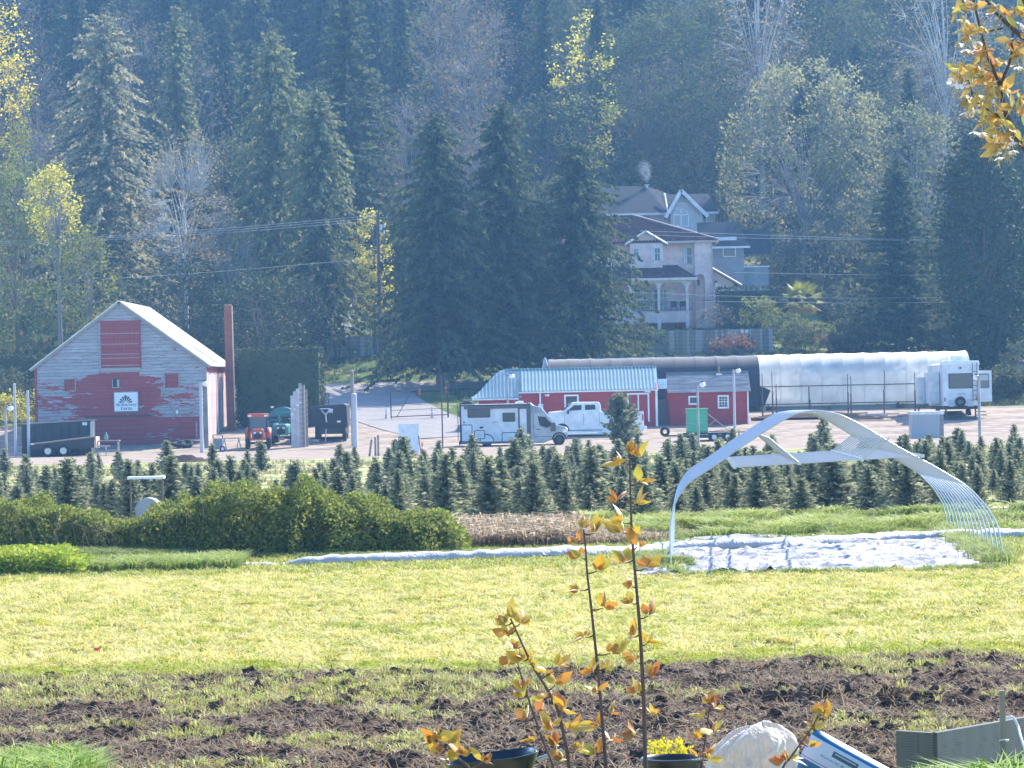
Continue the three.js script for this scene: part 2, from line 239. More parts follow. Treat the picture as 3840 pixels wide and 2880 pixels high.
// broadleaf: trunk, limbs to clumps on an uneven crown, twigs and leaves
function broadleafGeo({ h, rx, ry, cy, seed, limbs = 14, clumps = 90, leaves = 60, size = 0.22, clumpR = 0.9, tint = [1, 1, 1], tint2 = [1.4, 1.4, 1], trunkR = 0.22, shell = 0.55, lean = 0, twigs = 2, rz = rx, upward = 0 }) {
  const R = rng(seed), t = new Tris(), w = [], ctr = V(lean, cy, 0), top = V(lean * 0.8, Math.min(h, cy + ry * 0.5), 0), trunkPts = [V(0, -0.4, 0), V(lean * 0.15 + R.norm() * 0.2, cy * 0.35, 0), V(lean * 0.5 + R.norm() * 0.3, cy * 0.75, R.norm() * 0.3), top];
  const trunkCurve = new THREE.CatmullRomCurve3(trunkPts), limbEnds = [], lobes = [];
  for (let i = 0; i < 9; i++) lobes.push([randDir(R), R.in(-0.28, 0.22)]);
  const rad = (dir) => { let k = 1; for (const [d, a] of lobes) k += a * Math.max(0, dir.dot(d)) ** 4; return k; };
  const wood = limb(trunkCurve.getPoints(8), trunkR, trunkR * 0.25, 7);
  for (let i = 0; i < limbs; i++) {
    const dir = randDir(R); dir.y = dir.y * 0.75 + 0.2; const k = rad(dir) * R.in(0.35, 0.7), e = ctr.clone().add(V(dir.x * rx * k, dir.y * ry * k, dir.z * rz * k)), s = trunkCurve.getPoint(clamp(0.3 + 0.6 * (e.y - cy + ry) / (2 * ry) * R.in(0.6, 1), 0.25, 0.97)), m = s.clone().lerp(e, 0.5).add(V(0, 0.08 * s.distanceTo(e), 0));
    const l = limb([s, m.add(V(R.norm() * 0.25, 0, R.norm() * 0.25)), e], Math.min(0.075, trunkR * 0.3), Math.min(0.018, trunkR * 0.07), 5); wood.p.push(...l.p); limbEnds.push(e, m, s.clone().lerp(m, 0.6), m.clone().lerp(e, 0.5));
  }
  for (let i = 0; i < clumps; i++) {
    const dir = randDir(R), k = rad(dir) * (shell + (1 - shell) * Math.sqrt(R())) , c = ctr.clone().add(V(dir.x * rx * k, dir.y * ry * k, dir.z * rz * k)); if (c.y < 0.6) c.y = 0.6 + R();
    let best = limbEnds[0]; for (const e of limbEnds) if (e.distanceToSquared(c) < best.distanceToSquared(c)) best = e;
    for (let q = 0; q < twigs; q++) { const e = c.clone().add(V(R.norm(), R.norm() + upward, R.norm()).multiplyScalar(clumpR * 0.8)); const l = limb([best, best.clone().lerp(e, 0.55).add(V(R.norm() * 0.2, 0.15, R.norm() * 0.2)), e], Math.min(0.03, trunkR * 0.08 + 0.008), 0.006, 3); wood.p.push(...l.p); }
    const ct = R();
    for (let j = 0; j < leaves; j++) {
      const p = c.clone().add(V(R.norm(), R.norm() * 0.8, R.norm()).multiplyScalar(clumpR)), dir2 = randDir(R); dir2.y = dir2.y * 0.6 + upward * 0.8; dir2.normalize();
      const s = size * R.in(0.65, 1.3); leafQuad(t, p, dir2, dir2.clone().cross(randDir(R)).normalize(), s, s * 0.34, tone(R, mix3(tint, tint2, clamp(ct * 0.6 + R() * 0.5, 0, 1)), 0.25));
    }
  }
  return { crown: t.geo(), trunk: wood.geo() };
}
const LM = {
  spruce: leafy(0.055, 0.07, 0.035, 0.42), cedar: leafy(0.14, 0.15, 0.07, 0.5), sunlitCedar: leafy(0.26, 0.25, 0.16, 0.5), fir: leafy(0.14, 0.15, 0.105, 0.5), broad: leafy(0.12, 0.14, 0.035, 0.5), dim: leafy(0.08, 0.094, 0.042, 0.45), tan: leafy(0.24, 0.19, 0.11, 0.45), gold: leafy(0.46, 0.4, 0.07, 0.55), bramble: leafy(0.2, 0.21, 0.05, 0.48), litWillow: leafy(0.24, 0.23, 0.12, 0.5), hedge: leafy(0.055, 0.075, 0.03, 0.3, 0.7),  // gold and the pale cedar and willow tones carry sunlight in their colour
};
function tree(name, label, geo, leafMat, barkMat, p, turn = 0, group, scale = 1) {
  const o = thing(name, label, 'tree', p, turn, group); mesh('trunk', geo.trunk, barkMat, o); mesh('crown', geo.crown, leafMat, o); o.scale.setScalar(scale); return o;
}
function standTree(name, label, px, pyTop, d, make, leafMat, barkMat, group, pyX) { // height from where its top shows
  const a = at(px, pyTop, d), x = at(px, pyX ?? (pyTop + 600), d).x, gy = ground(x, -d), h = a.y - gy; const g = make(h);
  return tree(name, label, g, leafMat, barkMat, V(x, gy, -d), 0, group);
}

// ---------------------------------------------------------------- the wooded hill: generic trees behind, individuals in front
{
  const R = rng(11);
  const protoC = [0, 1, 2].map((i) => coniferGeo({ h: 24, r: [4.2, 5, 3.6][i], seed: 40 + i, branches: 190, spray: 0.6, wide: 0.2, droop: 0.35, per: 30, base: 0.06, hang: 0.6, ragged: 0.35 }));
  const protoB = [0, 1, 2, 3].map((i) => broadleafGeo({ h: 18, rx: [5, 4.2, 6, 3.6][i], ry: [7, 8, 7, 8][i], cy: [11, 11, 10, 10][i], seed: 60 + i, limbs: 16, clumps: 110, leaves: 36, size: 0.42, clumpR: 1.2, trunkR: 0.2, twigs: 2 }));
  const protoBare = [0, 1].map((i) => broadleafGeo({ h: 22, rx: [3.8, 4.6][i], ry: 9, cy: 13, seed: 70 + i, limbs: 26, clumps: 150, leaves: 9, size: 0.3, clumpR: 1.1, trunkR: 0.2, twigs: 3, tint: [0.6, 0.62, 0.55], tint2: [0.95, 0.85, 0.65], upward: 0.5 }));
  const rows = [[352, 6.5, 0.85], [368, 7, 0.95], [386, 7.5, 1], [405, 8, 1.05], [426, 8.5, 1.1], [450, 9, 1.15], [478, 10, 1.2]];
  rows.forEach(([d, step, sc], ri) => {
    const half = 0.16 * d + 6; let made = {};
    for (let x = -half; x < half; x += step * R.in(0.75, 1.25)) {
      const z = -d + R.in(-7, 7), px = 1920 + x * FOCAL / d, left = px < 1450;
      if (px > 2150 && px < 2950 && d < 372) continue;
      const bareZone = px > 1430 && px < 2050, k = R(); let g, m, b, name, what;
      if (left ? k < 0.6 : bareZone ? k < 0.15 : k < 0.22) { g = R.pick(protoC); m = LM.spruce; b = M.bark; name = 'hillside_conifer'; what = 'dark conifer'; }
      else if (bareZone || k > 0.85) { g = R.pick(protoBare); m = LM.tan; b = M.paleBark; name = 'hillside_bare_tree'; what = 'nearly leafless tree'; }
      else { g = R.pick(protoB); m = R() < 0.75 ? LM.dim : LM.broad; b = M.bark; name = 'hillside_broadleaf'; what = m === LM.dim ? 'dusky green leafy tree' : 'fresh green leafy tree'; }
      const zone = px < 800 ? 'above the barn' : px < 1450 ? 'left of the spruces' : px < 2150 ? 'above the spruces' : px < 2950 ? 'above the houses' : 'above the palm';
      const o = tree(name, `${what} ${zone}, ${['lowest', 'second lowest', 'third lowest', 'middle', 'third highest', 'second highest', 'highest'][ri]} hillside row`, g, m, b, V(x, ground(x, z) - 0.3, z), R.in(0, 6.28), `hillside trees ${zone}, ${what}, row ${ri + 1}`);
      o.scale.set(sc * R.in(0.8, 1.15), sc * R.in(0.75, 1.2), sc * R.in(0.8, 1.15));
    }
  });
  // undergrowth on the slope: one uncountable mass
  const t = new Tris(); for (let i = 0; i < 26; i++) { const p = V(R.norm() * 0.9, Math.abs(R.norm()) * 0.9, R.norm() * 0.9), dir = randDir(R); leafQuad(t, p, dir, dir.clone().cross(randDir(R)).normalize(), R.in(0.35, 0.8), R.in(0.12, 0.25), tone(R, [1, 1, 1], 0.3)); }
  const N = 15000, im = new THREE.InstancedMesh(t.geo(), LM.dim, N), m4 = new THREE.Matrix4(), c = new THREE.Color(); let n = 0;
  for (let i = 0; i < N; i++) {
    const d = lerp(296, 500, R() ** 1.2), x = R.in(-1, 1) * (0.16 * d + 4), px = 1920 + x * FOCAL / d;
    if (d < 345 && px > 1180 && px < 3650) continue;
    if (d > 345 && d < 372 && px > 2150 && px < 2950) continue;
    const s = R.in(0.6, 1.8); m4.compose(V(x, ground(x, -d), -d), new THREE.Quaternion().setFromEuler(new THREE.Euler(0, R.in(0, 6.28), 0)), V(s, s * R.in(0.7, 1.6), s)); im.setMatrixAt(n, m4); const w = R(); im.setColorAt(n, c.setRGB(lerp(0.8, 1.8, w), lerp(0.9, 1.4, R()), lerp(0.8, 1.1, R()))); n++;
  }
  im.count = n; im.name = 'undergrowth'; im.castShadow = im.receiveShadow = true; mark(im, 'mixed brush and saplings covering the wooded slope', null, null, 'stuff'); scene.add(im);
}
// individuals that stand out
const cedarT = (o) => (h) => coniferGeo({ h, branches: 280, spray: 0.46, wide: 0.17, droop: 0.45, per: 40, base: 0.03, hang: 0.9, power: 0.7, tint: [0.8, 0.9, 0.8], tint2: [1.7, 1.6, 1.3], ...o });
standTree('western_cedar', 'broad conifer with sunlit pale flecks put in its colour, towering above the barn', 400, 40, 330, cedarT({ r: 8.6, seed: 101, branches: 380, per: 46, power: 0.5, ragged: 0.4, tint: [0.5, 0.6, 0.6], tint2: [1.7, 1.5, 1.2] }), LM.sunlitCedar, M.bark, null, 800);  // pale leaf colour stands in for its sunlit fringe
standTree('western_cedar', 'slim grey green conifer just right of the broad flecked one above the barn', 670, 10, 348, cedarT({ r: 4.4, seed: 102 }), LM.cedar, M.bark, null, 600);
standTree('western_cedar', 'tall drooping grey green cedar above the tall red chimney', 1030, 105, 320, cedarT({ r: 7, seed: 103, branches: 340, per: 44, hang: 1.3, power: 0.58 }), LM.cedar, M.bark, null, 700);
standTree('western_cedar', 'drooping cedar reaching down beside the roadside fence and utility pole', 1200, 330, 308, cedarT({ r: 5.6, seed: 104, branches: 320, hang: 1.4, power: 0.5 }), LM.cedar, M.bark, null, 900);
standTree('giant_fir', 'very tall fir with tiers of flat branches left of the three spruces', 1310, -120, 336, (h) => coniferGeo({ h, r: 8.4, seed: 105, branches: 220, spray: 0.6, wide: 0.2, droop: 0.12, per: 46, base: 0.15, hang: 0.25, lift: 0.06, ragged: 0.25, tint: [0.9, 0.95, 0.9], tint2: [2, 1.8, 1.3] }), LM.spruce, M.bark, null, 700);
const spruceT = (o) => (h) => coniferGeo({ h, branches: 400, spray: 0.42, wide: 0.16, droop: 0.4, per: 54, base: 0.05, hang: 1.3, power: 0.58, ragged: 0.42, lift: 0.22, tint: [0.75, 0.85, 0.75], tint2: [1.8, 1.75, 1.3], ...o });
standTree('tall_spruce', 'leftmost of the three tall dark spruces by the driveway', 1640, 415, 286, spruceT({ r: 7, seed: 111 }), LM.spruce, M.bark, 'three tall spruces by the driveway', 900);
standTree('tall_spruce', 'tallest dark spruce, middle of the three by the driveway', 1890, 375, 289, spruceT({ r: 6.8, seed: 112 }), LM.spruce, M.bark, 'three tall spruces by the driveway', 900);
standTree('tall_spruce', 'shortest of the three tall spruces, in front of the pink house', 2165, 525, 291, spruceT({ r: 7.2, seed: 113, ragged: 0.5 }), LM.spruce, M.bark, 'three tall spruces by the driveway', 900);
standTree('garden_spruce', 'pointed spruce with upswept branches behind the plastic tunnel', 3370, 585, 301, (h) => coniferGeo({ h, r: 6, seed: 114, branches: 250, spray: 0.45, wide: 0.16, droop: 0.05, per: 56, base: 0.02, hang: 0.3, lift: 0.12, power: 0.8, ragged: 0.35, tint: [0.9, 1, 0.95], tint2: [2, 1.9, 1.5] }), LM.spruce, M.bark, null, 1000);
standTree('ivy_clad_tree', 'dark ivy covered tree filling the edge of the view behind the camper trailer', 3700, 470, 284, (h) => broadleafGeo({ h, rx: 4, ry: h * 0.5, cy: h * 0.5, seed: 115, limbs: 20, clumps: 420, leaves: 50, size: 0.36, clumpR: 0.9, shell: 0.55, tint: [0.5, 0.65, 0.6], tint2: [1.2, 1.2, 0.9] }), LM.hedge, M.bark, null, 1000);
standTree('tall_evergreen', 'dark tree top right of the ivy covered tree behind the camper trailer', 3850, 330, 296, (h) => broadleafGeo({ h, rx: 4, ry: h * 0.5, cy: h * 0.5, seed: 116, limbs: 18, clumps: 300, leaves: 46, size: 0.38, clumpR: 1, shell: 0.55 }), LM.hedge, M.bark, null, 1000);
standTree('sunlit_maple', 'tree with leaves coloured sunlit yellow, cut by the frame edge above the barn', -10, -10, 322, (h) => broadleafGeo({ h, rx: 3.4, ry: h * 0.32, cy: h * 0.68, seed: 117, limbs: 16, clumps: 100, leaves: 40, size: 0.3, clumpR: 0.9, shell: 0.5, tint2: [1.6, 1.4, 0.9] }), LM.gold, M.bark, null, 600);
standTree('spring_maple', 'crown coloured sunlit lime yellow on a pale leaning trunk beside the barn', 225, 575, 292, (h) => broadleafGeo({ h, rx: 2.6, ry: 3.6, cy: h - 4, seed: 118, limbs: 14, clumps: 70, leaves: 34, size: 0.24, clumpR: 0.55, trunkR: 0.24, lean: -0.6 }), LM.gold, M.paleBark, null, 900);
standTree('green_alder', 'soft green leafy tree at the frame edge behind the barn', 60, 560, 298, (h) => broadleafGeo({ h, rx: 3.8, ry: h * 0.46, cy: h * 0.54, seed: 119, limbs: 16, clumps: 150, leaves: 40, size: 0.28, clumpR: 0.9, tint2: [1.8, 1.8, 0.9] }), LM.broad, M.bark, null, 900);
standTree('green_alder', 'thin green leafy tree close behind the barn roof', 330, 760, 286, (h) => broadleafGeo({ h, rx: 2.6, ry: h * 0.42, cy: h * 0.52, seed: 131, limbs: 14, clumps: 90, leaves: 36, size: 0.26, clumpR: 0.8, tint2: [2, 1.7, 0.8] }), LM.broad, M.paleBark, null, 1000);
standTree('budding_birch', 'tan budding birch with white trunk above the barn roof', 690, 470, 304, (h) => broadleafGeo({ h, rx: 4.6, ry: h * 0.36, cy: h * 0.62, seed: 120, limbs: 16, clumps: 190, leaves: 14, size: 0.26, clumpR: 0.8, twigs: 5, trunkR: 0.24, upward: 0.6, tint2: [1.5, 1.3, 0.9] }), LM.tan, M.whiteBark, null, 800);
standTree('budding_birch', 'leafless grey birch with pale trunk left of the roadside hedge', 860, 800, 300, (h) => broadleafGeo({ h, rx: 3.4, ry: h * 0.4, cy: h * 0.6, seed: 121, limbs: 30, clumps: 130, leaves: 5, size: 0.2, clumpR: 0.8, twigs: 6, trunkR: 0.16, upward: 0.3 }), LM.dim, M.paleBark, null, 1000);
standTree('round_willow', 'big rounded tree with sunlit paleness put in its leaf colour right of the houses', 3010, 235, 352, (h) => broadleafGeo({ h, rx: 8.6, ry: h * 0.48, cy: h * 0.5, rz: 7, seed: 122, limbs: 40, clumps: 420, leaves: 30, size: 0.36, clumpR: 0.9, twigs: 3, shell: 0.72, upward: 0.8, tint: [0.7, 0.8, 0.8], tint2: [1.5, 1.4, 1] }), LM.litWillow, M.paleBark, null, 700);  // paleness of its sunlit upper edge is put into all the leaves
standTree('round_willow', 'smaller rounded tree between the big rounded tree and the frame edge', 3440, 330, 344, (h) => broadleafGeo({ h, rx: 5.4, ry: h * 0.46, cy: h * 0.5, seed: 123, limbs: 30, clumps: 190, leaves: 26, size: 0.34, clumpR: 0.9, twigs: 3, shell: 0.7, upward: 0.6, tint: [0.6, 0.7, 0.6], tint2: [1.1, 1.1, 0.8] }), LM.litWillow, M.paleBark, null, 700);
standTree('white_birch', 'tall white birch trunk above the big rounded tree', 2845, -260, 384, (h) => broadleafGeo({ h, rx: 6, ry: h * 0.36, cy: h * 0.7, seed: 124, limbs: 24, clumps: 200, leaves: 9, size: 0.3, clumpR: 1.2, twigs: 2, trunkR: 0.36, upward: 0.5 }), LM.tan, M.whiteBark, 'white birches on the hill', 200);
standTree('white_birch', 'white birch with forked trunk beside the blossoming branch', 3535, -200, 378, (h) => broadleafGeo({ h, rx: 6, ry: h * 0.36, cy: h * 0.68, seed: 125, limbs: 24, clumps: 200, leaves: 9, size: 0.3, clumpR: 1.2, twigs: 2, trunkR: 0.34, upward: 0.5 }), LM.tan, M.whiteBark, 'white birches on the hill', 200);
standTree('bigleaf_maple', 'dense dim green tree with sunlit yellow tips above the houses', 2420, -60, 380, (h) => broadleafGeo({ h, rx: 9, ry: h * 0.46, cy: h * 0.56, rz: 6, seed: 126, limbs: 30, clumps: 300, leaves: 34, size: 0.38, clumpR: 1.1, shell: 0.7, tint: [0.8, 1, 1], tint2: [1.5, 1.5, 1] }), LM.dim, M.bark, null, 500);
standTree('bigleaf_maple', 'narrow tree top coloured sunlit yellow beside the dense green tree above the houses', 2190, 10, 372, (h) => broadleafGeo({ h, rx: 3.6, ry: h * 0.34, cy: h * 0.66, seed: 127, limbs: 20, clumps: 80, leaves: 26, size: 0.36, clumpR: 0.8, shell: 0.6 }), LM.gold, M.bark, null, 300);
standTree('bigleaf_maple', 'deep green tree directly behind the hillside houses', 2620, 300, 384, (h) => broadleafGeo({ h, rx: 7, ry: h * 0.46, cy: h * 0.54, seed: 128, limbs: 24, clumps: 220, leaves: 34, size: 0.36, clumpR: 1.1, shell: 0.7 }), LM.dim, M.bark, null, 600);
standTree('golden_bush', 'bush coloured sunlit yellow behind the utility pole', 1405, 790, 306, (h) => broadleafGeo({ h, rx: 1.9, ry: h * 0.4, cy: h * 0.6, seed: 129, limbs: 12, clumps: 70, leaves: 36, size: 0.24, clumpR: 0.5 }), LM.gold, M.bark, null, 1000);
standTree('dark_thicket', 'dark leafless thicket sloping down to the roadside hedge', 1090, 1000, 300, (h) => broadleafGeo({ h, rx: 4.2, ry: h * 0.5, cy: h * 0.5, seed: 130, limbs: 30, clumps: 160, leaves: 20, size: 0.24, clumpR: 0.8, twigs: 4 }), LM.hedge, M.bark, null, 1100);
standTree('dark_thicket', 'dark thicket directly behind the barn roof slope', 690, 960, 296, (h) => broadleafGeo({ h, rx: 5, ry: h * 0.5, cy: h * 0.5, seed: 132, limbs: 26, clumps: 190, leaves: 34, size: 0.26, clumpR: 0.8, twigs: 2 }), LM.hedge, M.bark, null, 1100);
standTree('dark_thicket', 'dark evergreen thicket between the barn and the tall chimney', 960, 1020, 292, (h) => broadleafGeo({ h, rx: 4, ry: h * 0.5, cy: h * 0.5, seed: 133, limbs: 22, clumps: 150, leaves: 34, size: 0.26, clumpR: 0.8, twigs: 2 }), LM.hedge, M.bark, null, 1100);

{ // conifers added to fill the dark gaps behind the spruces and shade the bank
  const g = [0, 1].map((i) => coniferGeo({ h: 16, r: 3.4, seed: 140 + i, branches: 190, spray: 0.5, wide: 0.2, droop: 0.35, per: 28, base: 0.03, hang: 0.8, power: 0.6, ragged: 0.4 }));
  for (const [i, [px, d, s]] of [[1500, 318, 0.6], [1590, 312, 0.65], [1745, 308, 0.72], [1790, 322, 0.8], [1990, 310, 0.75], [2050, 306, 0.6]].entries()) { const p = put(px, 1350, d); tree('added_screen_conifer', `added dim conifer in the gap behind the three tall spruces, ${['leftmost', 'second', 'third', 'fourth', 'fifth', 'rightmost'][i]}`, g[i % 2], LM.spruce, M.bark, p, i, 'added dim conifers behind the three spruces', s); }
}
// garden shrubs round the pink house and behind the yard
function shrub(name, label, px, py, d, w, h, seed, m, o = {}) {
  const p = put(px, py, d); const g = broadleafGeo({ h, rx: w, ry: h * 0.5, cy: h * 0.52, rz: w * 0.8, seed, limbs: 12, clumps: 60, leaves: 30, size: 0.2, clumpR: 0.35, trunkR: 0.06, shell: 0.6, ...o });
  const t = thing(name, label, 'shrub', p); mesh('stems', g.trunk, o.bark ?? M.bark, t); mesh('foliage', g.crown, m, t); return t;
}
shrub('garden_shrub', 'grey green shrub mound right of the board fence', 3020, 1330, 305, 2.6, 3, 201, LM.broad, { tint: [1, 1, 1.2], tint2: [1.8, 1.7, 1.6], clumps: 110 });
shrub('garden_shrub', 'yellow green shrub above the fence beside the palm', 2850, 1240, 322, 2, 3.4, 202, LM.broad, { tint2: [2.4, 2.2, 1], upward: 0.6 });
shrub('garden_shrub', 'dim green shrub at the foot of the palm', 2940, 1310, 308, 1.8, 3, 203, LM.dim, { tint2: [1.8, 1.7, 1.3] });
shrub('bare_shrub', 'grey leafless shrub in front of the pink house', 2680, 1235, 323, 1.9, 2.6, 204, LM.tan, { leaves: 3, twigs: 7, bark: M.paleBark, upward: 0.7 });
shrub('garden_shrub', 'green shrub at the right foot of the three spruces', 2400, 1330, 304, 1.4, 3.2, 205, LM.dim, {});
shrub('garden_shrub', 'olive shrub on the bank below the pink house porch', 2330, 1370, 297, 1.6, 3, 206, LM.dim, {});
shrub('roadside_shrub', 'sunny yellow green shrub above the clipped hedge', 985, 1300, 315, 2, 2.2, 207, LM.gold, {});
shrub('roadside_shrub', 'shrub coloured pale sunlit yellow left of the barn', 90, 1500, 262, 2.6, 2.6, 208, LM.gold, { tint: [0.7, 0.8, 0.9], clumps: 90 });
shrub('roadside_shrub', 'dark shrub at the left barn corner', 30, 1480, 268, 2.4, 4.4, 209, LM.dim, { clumps: 90 });
shrub('roadside_shrub', 'rusty dry bush beside the folded parasol', 2000, 1390, 272, 0.9, 1.6, 210, LM.tan, { tint: [1.3, 0.6, 0.3], tint2: [1.7, 0.8, 0.35] });
shrub('brush_pile', 'red brown brush pile at the foot of the board fence', 2750, 1335, 304, 2.3, 1.1, 211, LM.tan, { tint: [1.1, 0.6, 0.5], tint2: [1.5, 0.85, 0.7], twigs: 6, leaves: 16 });
shrub('brush_pile', 'low red brown brush under the grey green shrub', 3150, 1340, 303, 2, 0.8, 212, LM.tan, { tint: [1.1, 0.7, 0.55], tint2: [1.5, 1, 0.8], twigs: 5, leaves: 16 });
for (const [i, [px, d, w, h]] of [[3200, 300, 2, 3.4], [3270, 306, 2.4, 4.4], [3480, 303, 2.2, 4.6], [3570, 298, 1.6, 3.2], [3760, 292, 2, 3.6], [3800, 266, 1.8, 2.6], [3860, 272, 2.6, 4.2], [3740, 270, 1.4, 2.2], [3140, 322, 2.6, 4.2], [3330, 318, 3, 6], [3500, 316, 3, 6]].entries()) shrub('added_verge_shrub', 'dim green shrub added to darken the verge behind the milky tunnel', px, 1300, d, w, h, 220 + i, LM.dim, { clumps: 80, leaves: 34, size: 0.26, tint: [0.8, 0.8, 0.9], tint2: [1.5, 1.4, 1.1] });  // shrubs added to cover bright lawn where dark shade belongs
shrub('roadside_shrub', 'ivy clump at the foot of the small roadside tree', 1470, 1400, 292, 1.2, 1.4, 213, LM.dim, { tint2: [2, 2, 1] });
{ // small tree on the bank by the road
  standTree('roadside_tree', 'thin dark trunked tree on the bank beside the fence', 1455, 1130, 294, (h) => broadleafGeo({ h, rx: 1.4, ry: h * 0.3, cy: h * 0.75, seed: 214, limbs: 10, clumps: 40, leaves: 20, size: 0.24, clumpR: 0.5, trunkR: 0.2 }), LM.dim, M.bark, null, 1300);
}
{ // windmill palm
  const p = put(3010, 1250, 318), o = thing('windmill_palm', 'sunlit fan palm beside the pink house garden', 'palm', p), top = at(3010, 1125, 318).y - p.y, R = rng(77);
  mesh('trunk', limb([V(0, -0.3, 0), V(0.05, top * 0.5, 0), V(0, top, 0)], 0.2, 0.17, 8).geo(), M.bark, o);
  const pm = leafy(0.34, 0.34, 0.07, 0.5, 0.6);
  for (let i = 0; i < 34; i++) {
    const az = i * 2.4, el = lerp(1.25, -0.9, i / 34) + R.norm() * 0.15, L = R.in(1.1, 1.45), dir = V(Math.cos(az) * Math.cos(el), Math.sin(el), Math.sin(az) * Math.cos(el)), s = dir.clone().cross(V(0, 1, 0)).normalize(), up = s.clone().cross(dir), t = new Tris(), q = dir.clone().multiplyScalar(L).add(V(0, top, 0)), col = i > 24 ? [1.3, 0.85, 0.5] : i < 14 ? [1.1, 1.1, 0.8] : [1, 1, 1];
    const st = V(0, top, 0); t.quad(st.clone().addScaledVector(s, 0.03), q.clone().addScaledVector(s, 0.02), q.clone().addScaledVector(s, -0.02), st.clone().addScaledVector(s, -0.03), col);
    for (let k = -7; k <= 7; k++) { const a = k / 7 * 1.7, ld = dir.clone().multiplyScalar(Math.cos(a)).addScaledVector(s, Math.sin(a)).add(V(0, -0.25 - 0.1 * Math.abs(a), 0)).normalize(); leafQuad(t, q, ld, ld.clone().cross(up).normalize(), 0.95 * R.in(0.85, 1.1), 0.07, tone(R, col, 0.2)); }
    mesh('frond', t.geo(), pm, o);
  }
}

// ---------------------------------------------------------------- clipped hedges
const LM_core = mat(0.055, 0.075, 0.03, 0.95);
function clippedHedge(name, label, x0, x1, z0, z1, h, y, seed, sz = 0.17, dens = 55) {
  const R = rng(seed), o = thing(name, label, 'hedge', V((x0 + x1) / 2, y, (z0 + z1) / 2)), w = (x1 - x0) / 2, dp = Math.abs(z1 - z0) / 2, t = new Tris(), area = 2 * w * h + 2 * w * 2 * dp + 2 * dp * h * 2;
  for (let i = 0; i < area * dens; i++) {
    const f = R() * area; let p; if (f < 2 * w * h) p = V(R.in(-w, w), R() * h, dp); else if (f < 2 * w * h + 4 * w * dp) p = V(R.in(-w, w), h + R.norm() * 0.06, R.in(-dp, dp)); else p = V((R() < 0.5 ? -1 : 1) * w, R() * h, R.in(-dp, dp));
    p.add(V(R.norm() * 0.1, R.norm() * 0.1, R.norm() * 0.12)); const dir = randDir(R); leafQuad(t, p, dir, dir.clone().cross(randDir(R)).normalize(), sz * R.in(0.6, 1.4), sz * 0.35, tone(R, [1, 1, 1], 0.35));
  }
  mesh('foliage', t.geo(), LM.hedge, o); mesh('branch_core', box(2 * w - 0.4, h - 0.3, 2 * dp - 0.4, 0, h / 2 - 0.15, 0), LM_core, o); return o;
}
{ const a = at(884, 1310, 256), b = at(1203, 1310, 256), y = ground(a.x, -258); clippedHedge('clipped_hedge', 'tall square clipped dark hedge behind the tractors', a.x, b.x, -256, -259, a.y - y, y, 301); }
{ const a = at(-40, 1338, 272), b = at(240, 1338, 272), y = ground(a.x, -272); clippedHedge('clipped_hedge', 'clipped dark hedge at the frame edge behind the barn', a.x, b.x, -272, -274.5, a.y - y, y, 302); }
{ const a = at(2690, 1080, 326), b = at(2960, 1080, 326), y = ground(a.x, -326); clippedHedge('clipped_hedge', 'dark hedge between the pink house and the palm', a.x, b.x, -326, -328, a.y - y, y, 303); }

